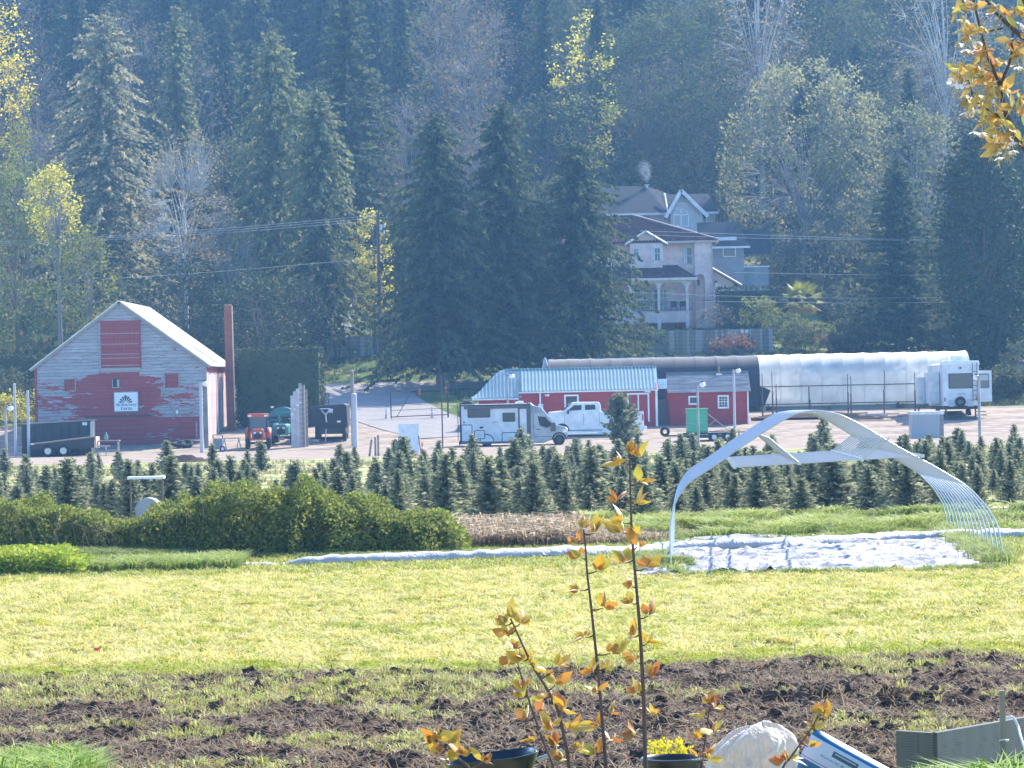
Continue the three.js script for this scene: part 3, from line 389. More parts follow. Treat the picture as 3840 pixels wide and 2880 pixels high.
// ---------------------------------------------------------------- young conifers for sale, in rows
{
  const R = rng(500), protos = [];
  for (let i = 0; i < 6; i++) protos.push(coniferGeo({ h: 2, r: [0.72, 0.62, 0.78, 0.56, 0.66, 0.46][i], seed: 510 + i, branches: [120, 110, 120, 100, 112, 104][i], spray: 0.13, wide: 0.14, droop: [0.1, 0.05, 0.15, 0.1, 0, 0.1][i], lift: [0.25, 0.35, 0.2, 0.4, 0.3, 0.7][i], per: 22, base: 0.05, hang: 0.15, power: [0.9, 1, 0.85, 0.9, 1, 0.7][i], ragged: 0.4, inner: 7, tint: [0.6, 0.7, 0.65], tint2: [2.9, 2.7, 2.3] }));  // very pale second tint paints sunlit flecks on random sprays
  const rows = []; for (let d = 96.5, i = 0; d < 172; i++) { rows.push(d); d += 2.5 + i * 0.08; }
  const ord = ['first', 'second', 'third', 'fourth', 'fifth', 'sixth', 'seventh', 'eighth', 'ninth', 'tenth', 'eleventh', 'twelfth', 'thirteenth', 'fourteenth', 'fifteenth', 'sixteenth', 'seventeenth', 'eighteenth', 'nineteenth', 'twentieth'];
  let count = 0; const rest = protos.map(() => []), NEAR = 300;
  rows.forEach((d0, ri) => {
    const half = 0.15 * d0 + 0.5, step = 1.5 + 0.03 * ri;
    for (let x = -half + R() * step; x < half; x += step * R.in(0.75, 1.25)) {
      const px = 1920 + x * FOCAL / d0, left = px < 1150, d = d0 + R.norm() * 0.7;
      if (R() < (left ? 0.3 : 0.16)) continue; if (ri > 9 && left && R() < 0.35) continue; if (ri > 14 && px < 1900 && R() < 0.4) continue;
      if (px < 1600 && ri < 2) continue;
      const tall = (left ? R.in(0.85, 1.7) : R.in(0.85, 1.75)) * (ri < 4 ? 1.22 : 1) * (R() < 0.08 ? 1.35 : 1), pick = left ? R.pick([1, 3, 5, 5, 4]) : R.pick([0, 0, 1, 2, 4, 3]), g = protos[pick], wdt = tall / 2 * R.in(0.95, 1.4), p = V(x, ground(x, -d), -d), turn = R.in(0, 6.28), lean = [R.norm() * 0.05, R.norm() * 0.05];
      if (count >= NEAR) { rest[pick].push([p, turn, wdt, tall / 2, lean]); continue; }
      const zone = px < 1150 ? 'below the barn' : px < 2100 ? 'below the motorhome' : px < 2900 ? 'below the red sheds' : 'behind the hoop frame', size = tall < 1.15 ? 'small' : tall > 1.75 ? 'tall' : 'medium';
      const o = thing('young_conifer', `${size} young conifer ${zone}, ${ord[ri]} row from the front`, 'conifer', p, turn, `${size} plantation conifers ${zone}, ${ord[ri]} row`); o.rotation.x = lean[0]; o.rotation.z = lean[1];
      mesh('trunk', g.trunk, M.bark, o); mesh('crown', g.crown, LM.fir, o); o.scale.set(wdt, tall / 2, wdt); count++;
    }
  });
  rest.forEach((l, i) => { if (!l.length) return; const im = new THREE.InstancedMesh(protos[i].crown, LM.fir, l.length), m4 = new THREE.Matrix4(); l.forEach(([p, turn, w, h, lean], k) => { m4.compose(p, new THREE.Quaternion().setFromEuler(new THREE.Euler(lean[0], turn, lean[1])), V(w, h, w)); im.setMatrixAt(k, m4); }); im.name = numbered('far_plantation'); mark(im, 'farther rows of young conifers of the plantation', null, null, 'stuff'); scene.add(im); });
  console.log('young conifers', count, rest.reduce((a, l) => a + l.length, 0));
  // a bushier tall bare-topped one in front of the pickup
  const p = put(2330, 1680, 196); const o = thing('young_conifer', 'tallest bushy conifer with bare top shoots in front of the white pickup', 'conifer', p); const g = coniferGeo({ h: 3.4, r: 0.95, seed: 530, branches: 120, spray: 0.24, lift: 0.9, droop: 0, per: 18, base: 0.05, hang: -0.3, power: 0.45, ragged: 0.5 });
  mesh('trunk', g.trunk, M.bark, o); mesh('crown', g.crown, LM.fir, o);
}
// ---------------------------------------------------------------- red barn
function canvasTex(w, h, draw) { const c = document.createElement('canvas'); c.width = w; c.height = h; const x = c.getContext('2d'); draw(x, w, h); const t = new THREE.CanvasTexture(c); t.colorSpace = THREE.SRGBColorSpace; t.anisotropy = 8; return t; }
{
  const D = 244, k = D / FOCAL, L = at(133, 1520, D).x, Rr = at(777, 1520, D).x, W = Rr - L, base = 0.28, cx = (L + Rr) / 2, eave = at(776, 1365, D).y - base, peak = at(444, 1134, D).y - base, depth = 19;
  const o = thing('barn', 'old red barn with peeling grey siding and pale metal roof', 'barn', V(cx, base, -D)), f = (px, py) => { const p = at(px, py, D); return [p.x - cx, p.y - base]; };
  const slopeX = (y) => y <= eave ? W / 2 : W / 2 * (peak - y) / (peak - eave);
  // paint layout measured on the gable: how much red is left at a point
  const TW = 13, TH = 11, bias = (X, Y) => {
    const top = X < -3.2 ? 4.6 : X < -1.5 ? lerp(4.6, 5.2, smoothstep(X, -3, -2)) : X < 1.3 ? 5.3 : X < 3 ? 4.9 : 4.2;
    let b = smoothstep(top - Y, -0.08, 0.25) * 1.0; if (X < -2.6) b *= lerp(1, 0.4, smoothstep(-X, 2.6, 4.4)); if (X > 1.6) b *= lerp(1, Y > 1.9 ? 0.42 : 0.85, smoothstep(X, 1.6, 3)); if (X > 2.4 && X < 4.6 && Y > 3.6 && Y < 5) b *= 0.8; if (Y < 1.7) b = Math.max(b, 0.92); return b;
  };
  const paint = texture(1024, 1024, (u, v) => {
    const X = (u - 0.5) * TW, Y = v * TH, g = fbm(X * 1.6, Y * 14, 4), n = fbm(X * 1.1 + 7, Y * 5.5, 4), s = fbm(X * 7, Y * 40, 2), row = hash2(Math.floor(Y / 0.235), 5), wood = mix3([0.2, 0.195, 0.2], [0.47, 0.46, 0.47], clamp(g * 0.7 + s * 0.5 - 0.1 + (row - 0.5) * 0.25, 0, 1)), red = mix3([0.25, 0.045, 0.05], [0.37, 0.08, 0.085], clamp(n * 0.6 + s * 0.5, 0, 1));
    const b = bias(X, Y), bb = b * 0.86, m = smoothstep(n * 0.42 + s * 0.16 + fbm(X * 2.6 + 30, Y * 13, 4) * 0.42 + (row - 0.5) * 0.12, 0.71 - bb * 0.48 - 0.02, 0.71 - bb * 0.48 + 0.02); return mix3(wood, red, m);
  }, true);
  const siding = new THREE.MeshStandardMaterial({ map: paint, roughness: 0.85 }), R = rng(31);
  const gable = mesh('front_wall', prism([[-W / 2, -0.6], [W / 2, -0.6], [W / 2, eave], [0, peak], [-W / 2, eave]], 0.2, -0.3), mat(0.08, 0.05, 0.05, 0.95), o);
  const rowH = 0.235, uv = (x, y) => [x / TW + 0.5, y / TH];
  function plank(x0, x1, y0, y1, tilt) { // a clapboard whose lower edge stands proud; ends follow the gable slope
    const a0 = Math.max(x0, -slopeX(y0)), a1 = Math.max(x0, -slopeX(y1)), b0 = Math.min(x1, slopeX(y0)), b1 = Math.min(x1, slopeX(y1)); if (b0 - a0 < 0.06 || b1 <= a1) return null;
    const t = new Tris(), zb = 0.028 + tilt, zt = 0.012, A = V(a0, y0, zb), B = V(b0, y0, zb), C = V(b1, y1, zt), E = V(a1, y1, zt), A2 = V(a0, y0, -0.09), B2 = V(b0, y0, -0.09), C2 = V(b1, y1, -0.09), E2 = V(a1, y1, -0.09);
    t.quad(A, B, C, E, null, [uv(a0, y0), uv(b0, y0), uv(b1, y1), uv(a1, y1)]); const e = [uv(a0, y0), uv(b0, y0), uv(b0, y0), uv(a0, y0)];
    t.quad(A2, B2, B, A, null, e); t.quad(E, C, C2, E2, null, [uv(a1, y1), uv(b1, y1), uv(b1, y1), uv(a1, y1)]); t.quad(A2, A, E, E2, null, e); t.quad(B, B2, C2, C, null, e); return t.geo();
  }
  for (let y = -0.25; y < peak - 0.15; y += rowH) {
    let x = -slopeX(y) - R() * 1.5; while (x < slopeX(y)) { const w = R.in(2.6, 4.8), g = plank(x + 0.004, x + w - 0.004, y + 0.012, Math.min(y + rowH - 0.006, peak - 0.02), R.in(0, 0.016)); if (g) mesh('siding_plank', g, siding, gable); x += w; }
  }
  // right side wall, rough red boards standing upright
  const side = mesh('side_wall', box(0.2, eave + 0.6, depth, W / 2 - 0.15, (eave - 0.6) / 2, -depth / 2 - 0.32), M.redPaint, o), flaked = mat(0.6, 0.5, 0.48, 0.9, { map: rep(streakTex, 0.6) }), redV = mat(0.36, 0.07, 0.07, 0.9, { map: woodVTex }), greyV = mat(0.4, 0.38, 0.38, 0.9, { map: woodVTex });
  for (let z = -0.36; z > -depth; z -= 0.3) { const h = eave - 0.35 + R.in(-0.3, 0); mesh('side_board', box(0.05, h, 0.27, W / 2 - 0.02 + R.in(0, 0.02), h / 2 - 0.1, z - 0.14), R.pick([flaked, redV, greyV, flaked, flaked]), side); }
  mesh('left_wall', box(0.2, eave + 0.6, depth, -W / 2 + 0.15, (eave - 0.6) / 2, -depth / 2 - 0.32), M.redPaint, o);
  mesh('back_wall', prism([[-W / 2, -0.6], [W / 2, -0.6], [W / 2, eave], [0, peak], [-W / 2, eave]], 0.2, -depth - 0.5), M.redPaint, o);
  mesh('corner_board', box(0.16, eave + 0.1, 0.09, -W / 2 + 0.06, eave / 2 - 0.1, 0.06), redV, o); mesh('corner_board', box(0.14, eave - 0.1, 0.09, W / 2 - 0.07, eave / 2 - 0.1, 0.06), greyV, o);
  // roof of pale sheet metal, each sheet a piece with a raised seam
  const metal = mat(0.85, 0.79, 0.65, 0.5, { metalness: 0.0, map: rep(grimeTex, 0.3) }), ang = Math.atan2(peak - eave, W / 2), len = Math.hypot(W / 2, peak - eave) + 0.42;
  for (const s of [1, -1]) {
    const roof = new THREE.Group(); roof.name = 'roof_slope'; roof.position.set(0, peak + 0.1, 0); roof.rotation.z = -s * ang; o.add(roof);
    for (let i = 0, z = 0.3; z > -depth - 0.5; i++, z -= 0.98) { const sg = merge([box(len, 0.03, 0.975, s * len / 2, R.in(-0.008, 0.008), z - 0.49), box(len, 0.05, 0.05, s * len / 2, 0.02, z - 0.03), box(len, 0.035, 0.04, s * len / 2, 0.012, z - 0.5)]); mesh('roof_sheet', sg, metal, roof); }
    mesh('rake_board', box(len, 0.16, 0.05, s * len / 2, -0.11, 0.2), greyV, roof);
  }
  // loft door with its battens
  const redDoor = mat(0.33, 0.065, 0.07, 0.75, { map: woodVTex });
  { const [x0, y0] = f(380, 1380), [x1, y1] = f(521, 1207), w = x1 - x0, h = y1 - y0, d = new THREE.Group(); d.name = 'loft_door'; d.position.set((x0 + x1) / 2, (y0 + y1) / 2, 0.06); o.add(d);
    for (let i = 0; i < 9; i++) mesh('door_plank', box(w / 9 - 0.012, h, 0.05, -w / 2 + (i + 0.5) * w / 9, 0, R.in(0, 0.006)), redDoor, d);
    const bat = mat(0.45, 0.28, 0.29, 0.9, { map: woodTex }); for (const q of [0.75, 0.52, 0.3, 0.21, 0.05]) mesh('batten', box(w, 0.07, 0.04, 0, -h / 2 + q * h, 0.05), bat, d);
    mesh('door_frame', box(0.1, h + 0.1, 0.09, -w / 2 - 0.06, 0, 0.02), greyV, d); mesh('door_frame', box(0.1, h + 0.1, 0.09, w / 2 + 0.06, 0, 0.02), redV, d); mesh('door_frame', box(w + 0.24, 0.1, 0.1, 0, h / 2 + 0.06, 0.02), redV, d); mesh('sill', box(w + 0.1, 0.3, 0.06, 0, -h / 2 - 0.18, 0.01), greyV, d); }
  const boarded = (n, px0, py0, px1, py1, z = 0.07) => { const [x0, y0] = f(px0, py1), [x1, y1] = f(px1, py0), w = x1 - x0, h = y1 - y0, d = new THREE.Group(); d.name = n; d.position.set((x0 + x1) / 2, (y0 + y1) / 2, z); o.add(d); const c = Math.max(2, Math.round(w / 0.24)); for (let i = 0; i < c; i++) mesh('board', box(w / c - 0.01, h, 0.05, -w / 2 + (i + 0.5) * w / c, 0, R.in(0, 0.008)), redDoor, d); return [d, w, h]; };
  for (const r of [[247, 1424, 281, 1463], [624, 1400, 669, 1452], [530, 1456, 603, 1484]]) { const [d, w, h] = boarded('boarded_window', ...r); mesh('window_trim', box(0.07, h + 0.1, 0.09, -w / 2 - 0.04, 0, 0.01), redV, d); mesh('window_trim', box(0.07, h + 0.1, 0.09, w / 2 + 0.04, 0, 0.01), greyV, d); }
  { const [d, w, h] = boarded('sliding_door', 350, 1562, 541, 1668, 0.08); mesh('door_rail', box(w + 1.2, 0.08, 0.1, 0, h / 2 + 0.06, 0.05), M.darkmetal, d); }
  { const [d, w, h] = boarded('side_door', 680, 1571, 750, 1640, 0.08); mesh('door_post', box(0.1, h * 0.9, 0.08, w * 0.32, -0.1, 0.08), greyV, d); }
  { const [x0, y0] = f(424, 1452), [x1, y1] = f(450, 1421), w = x1 - x0, h = y1 - y0, d = new THREE.Group(); d.name = 'broken_window'; d.position.set((x0 + x1) / 2, (y0 + y1) / 2, 0.05); o.add(d); mesh('opening', box(w, h, 0.04), mat(0.01, 0.012, 0.02, 0.6), d); mesh('pane', box(w * 0.35, h * 0.9, 0.02, w * 0.24, 0, 0.035, 0, 0.2), mat(0.3, 0.3, 0.33, 0.3), d); mesh('frame', merge([box(w + 0.12, 0.06, 0.07, 0, -h / 2 - 0.03, 0.01), box(0.06, h, 0.07, -w / 2 - 0.03, 0, 0.01)]), greyV, d); }
  { const lm = new THREE.Group(); lm.name = 'wall_lamp'; const [x, y] = f(664, 1543); lm.position.set(x, y, 0.12); o.add(lm); mesh('lamp_body', new THREE.CylinderGeometry(0.07, 0.1, 0.16, 10), M.white, lm); mesh('lamp_globe', new THREE.SphereGeometry(0.09, 12, 8).translate(0, -0.1, 0), M.lampGlass, lm); }
  { const lm = new THREE.Group(); lm.name = 'wall_lamp'; lm.position.set(W / 2 + 0.15, eave - 0.9, -depth * 0.75); o.add(lm); mesh('lamp_arm', box(0.5, 0.06, 0.06, 0.2, 0.2, 0), M.darkmetal, lm); mesh('lamp_globe', new THREE.SphereGeometry(0.2, 12, 8).translate(0.42, 0, 0), M.lampGlass, lm); }
  // sign board with a fan emblem
  { const [x0, y0] = f(431, 1542), [x1, y1] = f(516, 1471), w = x1 - x0, h = y1 - y0;
    const art = canvasTex(512, 420, (c, a, b) => {
      c.fillStyle = '#d9dfe2'; c.fillRect(0, 0, a, b); c.fillStyle = '#26353a'; const ox = 248, oy = 232;
      for (let i = -3; i <= 3; i++) { const m = i * 0.475, hw = i === 0 ? 0.27 : 0.205, len = [178, 160, 150, 150][Math.abs(i)]; c.beginPath(); c.moveTo(ox + Math.sin(m) * 26, oy - Math.cos(m) * 20); const p = (q, r) => [ox + Math.sin(m + q) * r, oy - 4 - Math.cos(m + q) * r * 0.95]; const [ax, ay] = p(-hw * 0.85, len * 0.84), [bx, by] = p(0, len * 1.2), [dx, dy] = p(hw * 0.85, len * 0.84); c.lineTo(ax, ay); c.quadraticCurveTo(bx, by, dx, dy); c.closePath(); c.fill(); }
      c.fillRect(64, 0, 0, 0); c.fillStyle = '#23363f'; c.textAlign = 'center'; c.font = 'italic bold 84px serif'; c.fillText('McMurtrey', 256, 306, 470); c.font = 'bold 92px serif'; c.fillText('Farm', 262, 392, 270);
    });
    const s = thing('farm_sign', 'white farm sign with a dark fan emblem on the barn front', 'sign', V(cx + (x0 + x1) / 2, base + (y0 + y1) / 2, -D + 0.12)); const face = new THREE.PlaneGeometry(w, h); face.translate(0, 0, 0.034);
    mesh('sign_board', box(w + 0.02, h + 0.02, 0.06), M.trim, s); mesh('sign_face', face, new THREE.MeshStandardMaterial({ map: art, roughness: 0.6 }), s); mesh('backing', merge([box(0.07, h + 0.2, 0.04, w / 2 + 0.05, -0.03, -0.02), box(w + 0.2, 0.08, 0.04, 0, -h / 2 - 0.06, -0.02), box(0.05, h + 0.1, 0.04, -w / 2 - 0.04, 0, -0.02), box(w + 0.1, 0.05, 0.04, 0, h / 2 + 0.04, -0.02)]), M.weathered, s); }
}
{ // tall square chimney stack beside the barn
  const p = put(868, 1600, 254), h = at(868, 1146, 254).y - p.y, o = thing('tall_chimney', 'tall narrow rust red chimney beside the barn roof', 'chimney', p); o.rotation.z = 0.006;
  const rust = mat(0.2, 0.075, 0.05, 0.9, { map: rep(grimeTex, 0.4), bumpMap: rep(bumpTex, 1.5), bumpScale: 0.02 });
  mesh('stack', merge([box(0.6, h + 0.5, 0.6, 0, h / 2 - 0.25, 0)]), rust, o); mesh('cap', box(0.5, 0.08, 0.5, -0.02, h + 0.05, 0), mat(0.35, 0.22, 0.16, 0.9), o); mesh('lit_edge_strip', box(0.07, h * 0.85, 0.07, 0.3, h * 0.57, 0.29), mat(0.5, 0.36, 0.3, 0.6, { metalness: 0.3 }), o);  // pale strip paints the sunlit right edge of the stack
  for (let i = 1; i < 5; i++) mesh('band', box(0.64, 0.06, 0.64, 0, h * i / 5, 0), mat(0.14, 0.06, 0.045, 0.9), o);
}
// ---------------------------------------------------------------- posts, lamp posts
function lampPost(px, pyTop, pyBase, d, label, o = {}) {
  const p = put(px, pyBase, d), h = at(px, pyTop, d).y - p.y, g = thing('lamp_post', label, 'lamp post', p, o.turn ?? 0, o.group);
  mesh('post', rod(V(0, -0.4, 0), V(0, h, 0), o.r ?? 0.09, (o.r ?? 0.09) * 0.85, 9), o.m ?? M.whitePost, g);
  mesh('lamp_arm', merge([rod(V(0, h - 0.1, 0), V(0.3, h + 0.05, 0.1), 0.025), box(0.16, 0.1, 0.16, 0.3, h + 0.06, 0.1)]), M.darkmetal, g);
  const s = new THREE.SphereGeometry(0.2, 14, 10); s.scale(1, 0.9, 1); s.translate(0.32, h - 0.12, 0.1); mesh('lamp_globe', s, M.lampGlass, g); return g;
}
lampPost(757, 1432, 1664, 234, 'white pole with a globe lamp at the right front barn corner', { r: 0.13 });
lampPost(24, 1525, 1692, 222, 'grey lamp pole at the frame edge beside the black container', { m: M.greyPost });
lampPost(1905, 1405, 1560, 246, 'pale pole lamp rising over the left end of the green roofed shed', { m: M.greyPost, r: 0.08 });
lampPost(2620, 1436, 1672, 222, 'grey lamp pole standing in front of the green load', { m: M.greyPost, r: 0.08 });
lampPost(2755, 1385, 1590, 247, 'white lamp pole against the grey shingled shed', { r: 0.1 });
lampPost(3675, 1408, 1660, 214, 'pale lamp pole standing in front of the camper trailer', { m: M.greyPost, r: 0.1, turn: 2.2 });
function post(px, pyTop, pyBase, d, w, m, label, group) { const p = put(px, pyBase, d), h = at(px, pyTop, d).y - p.y, o = mesh('wooden_post', merge([rod(V(0, -0.4, 0), V(0, h, 0), w, w * 0.92, 9), rod(V(0, h, 0), V(0, h + w * 0.4, 0), w * 0.92, w * 0.4, 9)]), m, scene, p); mark(o, label, 'post', group); return o; }
post(58, 1440, 1640, 232, 0.1, M.whitePost, 'leftmost white topped post behind the black container', 'posts by the barn');
post(107, 1466, 1640, 232, 0.1, M.whitePost, 'white topped post behind the black container nearest the barn', 'posts by the barn');
post(775, 1450, 1662, 240, 0.16, M.weathered, 'brown weathered post hugging the barn corner', 'posts by the barn');
post(1331, 1478, 1640, 238, 0.2, M.whitePost, 'stout white gate post beside the driveway', 'gate posts');
post(1325, 1392, 1645, 239.5, 0.14, M.weathered, 'tall brown post behind the stout white gate post', 'gate posts');
{ const tops = [1478, 1462, 1452, 1432, 1438, 1455], R = rng(8); for (let i = 0; i < 6; i++) { const px = 1098 + i * 10.5, p = put(px, 1648, 239 + (i % 2) * 0.5), h = at(px, tops[i], 239).y - p.y, o = thing('upright_plank', `${['outermost white painted', 'short white painted', 'white painted', 'tallest blue grey', 'tall brown', 'innermost brown'][i]} plank in the cluster of upright planks left of the driveway`, 'plank', p, R.norm() * 0.3, 'upright planks left of the driveway');
  mesh('plank', box(0.21, h, 0.1, 0, h / 2 - 0.1, 0), i < 3 ? M.whitePost : i === 3 ? M.greyPost : M.weathered, o); if (i < 4) mesh('bracket', box(0.2, 0.12, 0.14, 0, h * [0.62, 0.66, 0.7, 0.68][i], 0.05), M.trim, o); } }
post(1660, 1415, 1665, 226, 0.045, M.darkmetal, 'thin dark pole left of the motorhome', 'yard poles');
for (const [px, a, b] of [[1408, 1640, 1690], [1419, 1632, 1690], [1385, 1648, 1692]]) post(px, a, b, 210, 0.07, M.weathered, `short brown stub post near the white notice board, ${px === 1408 ? 'middle' : px === 1419 ? 'tallest' : 'leaning leftmost'} of three`, 'stub posts').rotation.z = px === 1385 ? -0.15 : 0;
// ---------------------------------------------------------------- long red shed with a green metal roof
{
  const D = 250, p = put(2150, 1590, D), w = (px, py) => { const q = at(px, py, D); return [q.x - p.x, q.y - p.y]; }, o = thing('long_red_shed', 'long red shed with a ribbed green metal roof', 'shed', p);
  const [xl] = w(1795, 1520), [xr, yr] = w(2462, 1460), [xs, ysl] = w(1945, 1490), yE = yr + 0.02, yLow = ysl - 0.05, [rl, ridgeY] = w(1895, 1398), [rr] = w(2468, 1388), dep = 5.5, top = ridgeY + 0.25;
  mesh('front_wall', box(xr - xs, yE + 0.5, 0.2, (xr + xs) / 2, yE / 2 - 0.25, -0.1), M.redPaint, o); mesh('low_front_wall', box(xs - xl, yLow + 0.5, 0.2, (xs + xl) / 2, yLow / 2 - 0.25, -0.1), M.redPaint, o);
  mesh('end_wall', box(0.2, yE + 0.5, dep - 0.4, xr - 0.1, yE / 2 - 0.25, -dep / 2 - 0.02), M.redPaint, o); mesh('end_wall', box(0.2, yLow + 0.5, dep - 0.4, xl + 0.1, yLow / 2 - 0.25, -dep / 2 - 0.02), M.redPaint, o); mesh('back_wall', box(xr - xl, yE + 0.5, 0.2, (xr + xl) / 2, yE / 2 - 0.25, -dep - 0.1), M.redPaint, o);
  const green = mat(0.2, 0.34, 0.38, 0.3, { metalness: 0.1, map: rep(grimeTex, 0.4) }), n = 52, x0 = xl - 0.5, x1 = xr + 0.12, st = (x1 - x0) / n;
  const roof = new THREE.Group(); roof.name = 'roof'; o.add(roof);
  for (let i = 0; i < n; i++) { // every sheet with its standing rib
    const a = x0 + i * st, b = a + st - 0.004, yl = (x) => x < xs ? yLow : yE, yt = (x) => x < rl ? lerp(yLow + 0.05, top, smoothstep(x, x0 - 0.3, rl)) : top, zl = 0.25, t = new Tris(), zt = (x) => -dep / 2 * clamp((yt(x) - yl(a + 0.01)) / (top - yl(a + 0.01)), 0.05, 1);
    const c0 = yl(a + 0.01), A = V(a, c0, zl), B = V(b, c0, zl), C = V(b, yt(b), zt(b)), E = V(a, yt(a), zt(a)), nn = V(0, 0.06, 0.05);
    t.quad(A, B, C, E, null, [[0, 0], [1, 0], [1, 3], [0, 3]]); const r = V(0.045, 0, 0), A1 = A.clone().add(nn), E1 = E.clone().add(nn); t.quad(A1, A1.clone().add(r), E1.clone().add(r), E1, null, [[0, 0], [0.1, 0], [0.1, 3], [0, 3]]); t.quad(A, A1, E1, E, null, [[0, 0], [0.1, 0], [0.1, 3], [0, 3]]); t.quad(A1.clone().add(r), A.clone().add(r), E.clone().add(r), E1.clone().add(r), null, [[0, 0], [0.1, 0], [0.1, 3], [0, 3]]);
    mesh('roof_sheet', t.geo(), green, roof);
  }
  { const bl = Math.hypot(dep / 2 + 0.25, top - yE); mesh('back_slope', box(x1 - rl, 0.04, bl, (x1 + rl) / 2, (top + yE) / 2, -dep * 0.75 - 0.12, -Math.atan2(top - yE, dep / 2 + 0.25), 0, 0), green, roof); }
  mesh('ridge_cap', box(x1 - rl, 0.07, 0.3, (x1 + rl) / 2, top + 0.01, -dep / 2), green, roof); mesh('fascia', box(x1 - xs, 0.1, 0.06, (x1 + xs) / 2, yE - 0.06, 0.2), M.trim, roof); mesh('fascia', box(xs - x0, 0.1, 0.06, (xs + x0) / 2, yLow - 0.06, 0.2), M.trim, roof);
  mesh('gable_wall', prism([[-0.25, yE], [dep + 0.2, yE], [dep / 2, top - 0.04]], 0.12).rotateY(Math.PI / 2).translate(xr - 0.1, 0, 0.02), M.redPaint, o);
  const win = (px0, py0, px1, py1, parent, z, mid) => { const [a, b] = w(px0, py1), [c, d] = w(px1, py0), W = c - a, H = d - b, g = new THREE.Group(); g.name = 'window'; g.position.set((a + c) / 2, (b + d) / 2, z); parent.add(g); mesh('pane', box(W, H, 0.03), M.glass, g); mesh('frame', merge([box(W + 0.22, 0.11, 0.08, 0, H / 2 + 0.05, 0.01), box(W + 0.22, 0.13, 0.1, 0, -H / 2 - 0.06, 0.01), box(0.11, H, 0.08, -W / 2 - 0.05, 0, 0.01), box(0.11, H, 0.08, W / 2 + 0.05, 0, 0.01)]), M.trim, g); if (mid) mesh('muntins', merge([box(0.03, H, 0.05, -W / 6, 0, 0.01), box(0.03, H, 0.05, W / 6, 0, 0.01), box(W, 0.06, 0.055, 0, 0, 0.01), box(W, 0.03, 0.05, 0, H / 4, 0.01), box(W, 0.03, 0.05, 0, -H / 4, 0.01)]), M.trim, g); return g; };
  win(2122, 1485, 2164, 1524, o, 0.03);
  { const d = new THREE.Group(); d.name = 'double_door'; const [a, b] = w(2360, 1580), [c, e] = w(2428, 1480), W = c - a, H = e - b; d.position.set((a + c) / 2, (b + e) / 2, 0.05); o.add(d);
    for (const s of [-1, 1]) mesh('door_leaf', box(W / 2 - 0.03, H, 0.06, s * W / 4, 0, 0), M.redPaint, d); mesh('door_trim', merge([box(0.12, H + 0.1, 0.08, -W / 2 - 0.06, 0, 0.02), box(0.12, H + 0.1, 0.08, W / 2 + 0.06, 0, 0.02), box(0.1, H, 0.09, 0, 0, 0.03), box(W + 0.24, 0.12, 0.09, 0, H / 2 + 0.08, 0.02)]), M.trim, d); }
  mesh('corner_trim', box(0.16, yE + 0.2, 0.1, xr - 0.02, yE / 2 - 0.1, 0.03), M.trim, o);
  { const g = new THREE.Group(); g.name = 'flood_light'; const [a, b] = w(2055, 1482); g.position.set(a, b, 0.1); o.add(g); mesh('housing', box(0.14, 0.12, 0.14, -0.16, 0, 0), M.trim, g); mesh('bulb', new THREE.SphereGeometry(0.11, 12, 8), M.lampGlass, g); }
  { const g = new THREE.Group(); g.name = 'flood_light'; const [a, b] = w(2425, 1467); g.position.set(a, b, 0.1); o.add(g); mesh('housing', box(0.3, 0.14, 0.14), M.trim, g); mesh('bulb', new THREE.SphereGeometry(0.08, 10, 8).translate(0.2, -0.04, 0.03), M.lampGlass, g); }
  { const g = new THREE.Group(); g.name = 'meter_mast'; const [a, b] = w(2025, 1475); g.position.set(a, 0, 0.16); o.add(g); mesh('conduit', rod(V(0, b - 0.9, 0), V(0, b + 0.35, 0), 0.06), M.white, g); mesh('meter_box', box(0.36, 0.45, 0.14, 0.03, b - 1.0, 0), M.galv, g); }
  // white lean-to link between the sheds
  { const g = new THREE.Group(); g.name = 'link_roof'; const [a, b] = w(2470, 1462), [c, d] = w(2502, 1417); g.position.set((a + c) / 2, 0, 0); o.add(g); for (let i = 0; i < 5; i++) mesh('roof_sheet', box((c - a) / 5 - 0.01, d - b, 0.04, -(c - a) / 2 + (i + 0.5) * (c - a) / 5, (d + b) / 2, -0.6, -0.6), M.white, g); mesh('back_panel', box(c - a + 0.2, 2, 0.08, 0, 0.9, -1.4), mat(0.2, 0.18, 0.17, 0.9), g); }

  // ------- small red shed with shingled roof
  const s = thing('small_red_shed', 'small red shed with a grey shingled roof and white windows', 'shed', p), [sl] = w(2512, 1500), [sr, se] = w(2806, 1465), [, st2] = w(2660, 1402), sd = 4.2;
  mesh('front_wall', box(sr - sl, se + 0.5, 0.18, (sr + sl) / 2, se / 2 - 0.25, -0.4), M.redPaint, s); mesh('end_wall', box(0.18, se + 0.5, sd, sl + 0.09, se / 2 - 0.25, -sd / 2 - 0.5), M.redPaint, s); mesh('end_wall', box(0.18, se + 0.5, sd, sr - 0.09, se / 2 - 0.25, -sd / 2 - 0.5), M.redPaint, s); mesh('back_wall', box(sr - sl, se + 0.5, 0.18, (sr + sl) / 2, se / 2 - 0.25, -sd - 0.6), M.redPaint, s);
  const rf = new THREE.Group(); rf.name = 'roof'; s.add(rf); const R = rng(90), sh = [0, 1, 2, 3].map((i) => dull(0.17 + 0.035 * i, 0.17 + 0.035 * i, 0.18 + 0.035 * i, { map: rep(grimeTex, 0.7) })), rise = st2 - se + 0.1, run = sd / 2 + 0.3, rl2 = Math.hypot(rise, run), ra = Math.atan2(rise, run), courses = 17, X0 = sl - 0.15, X1 = sr + 0.18;
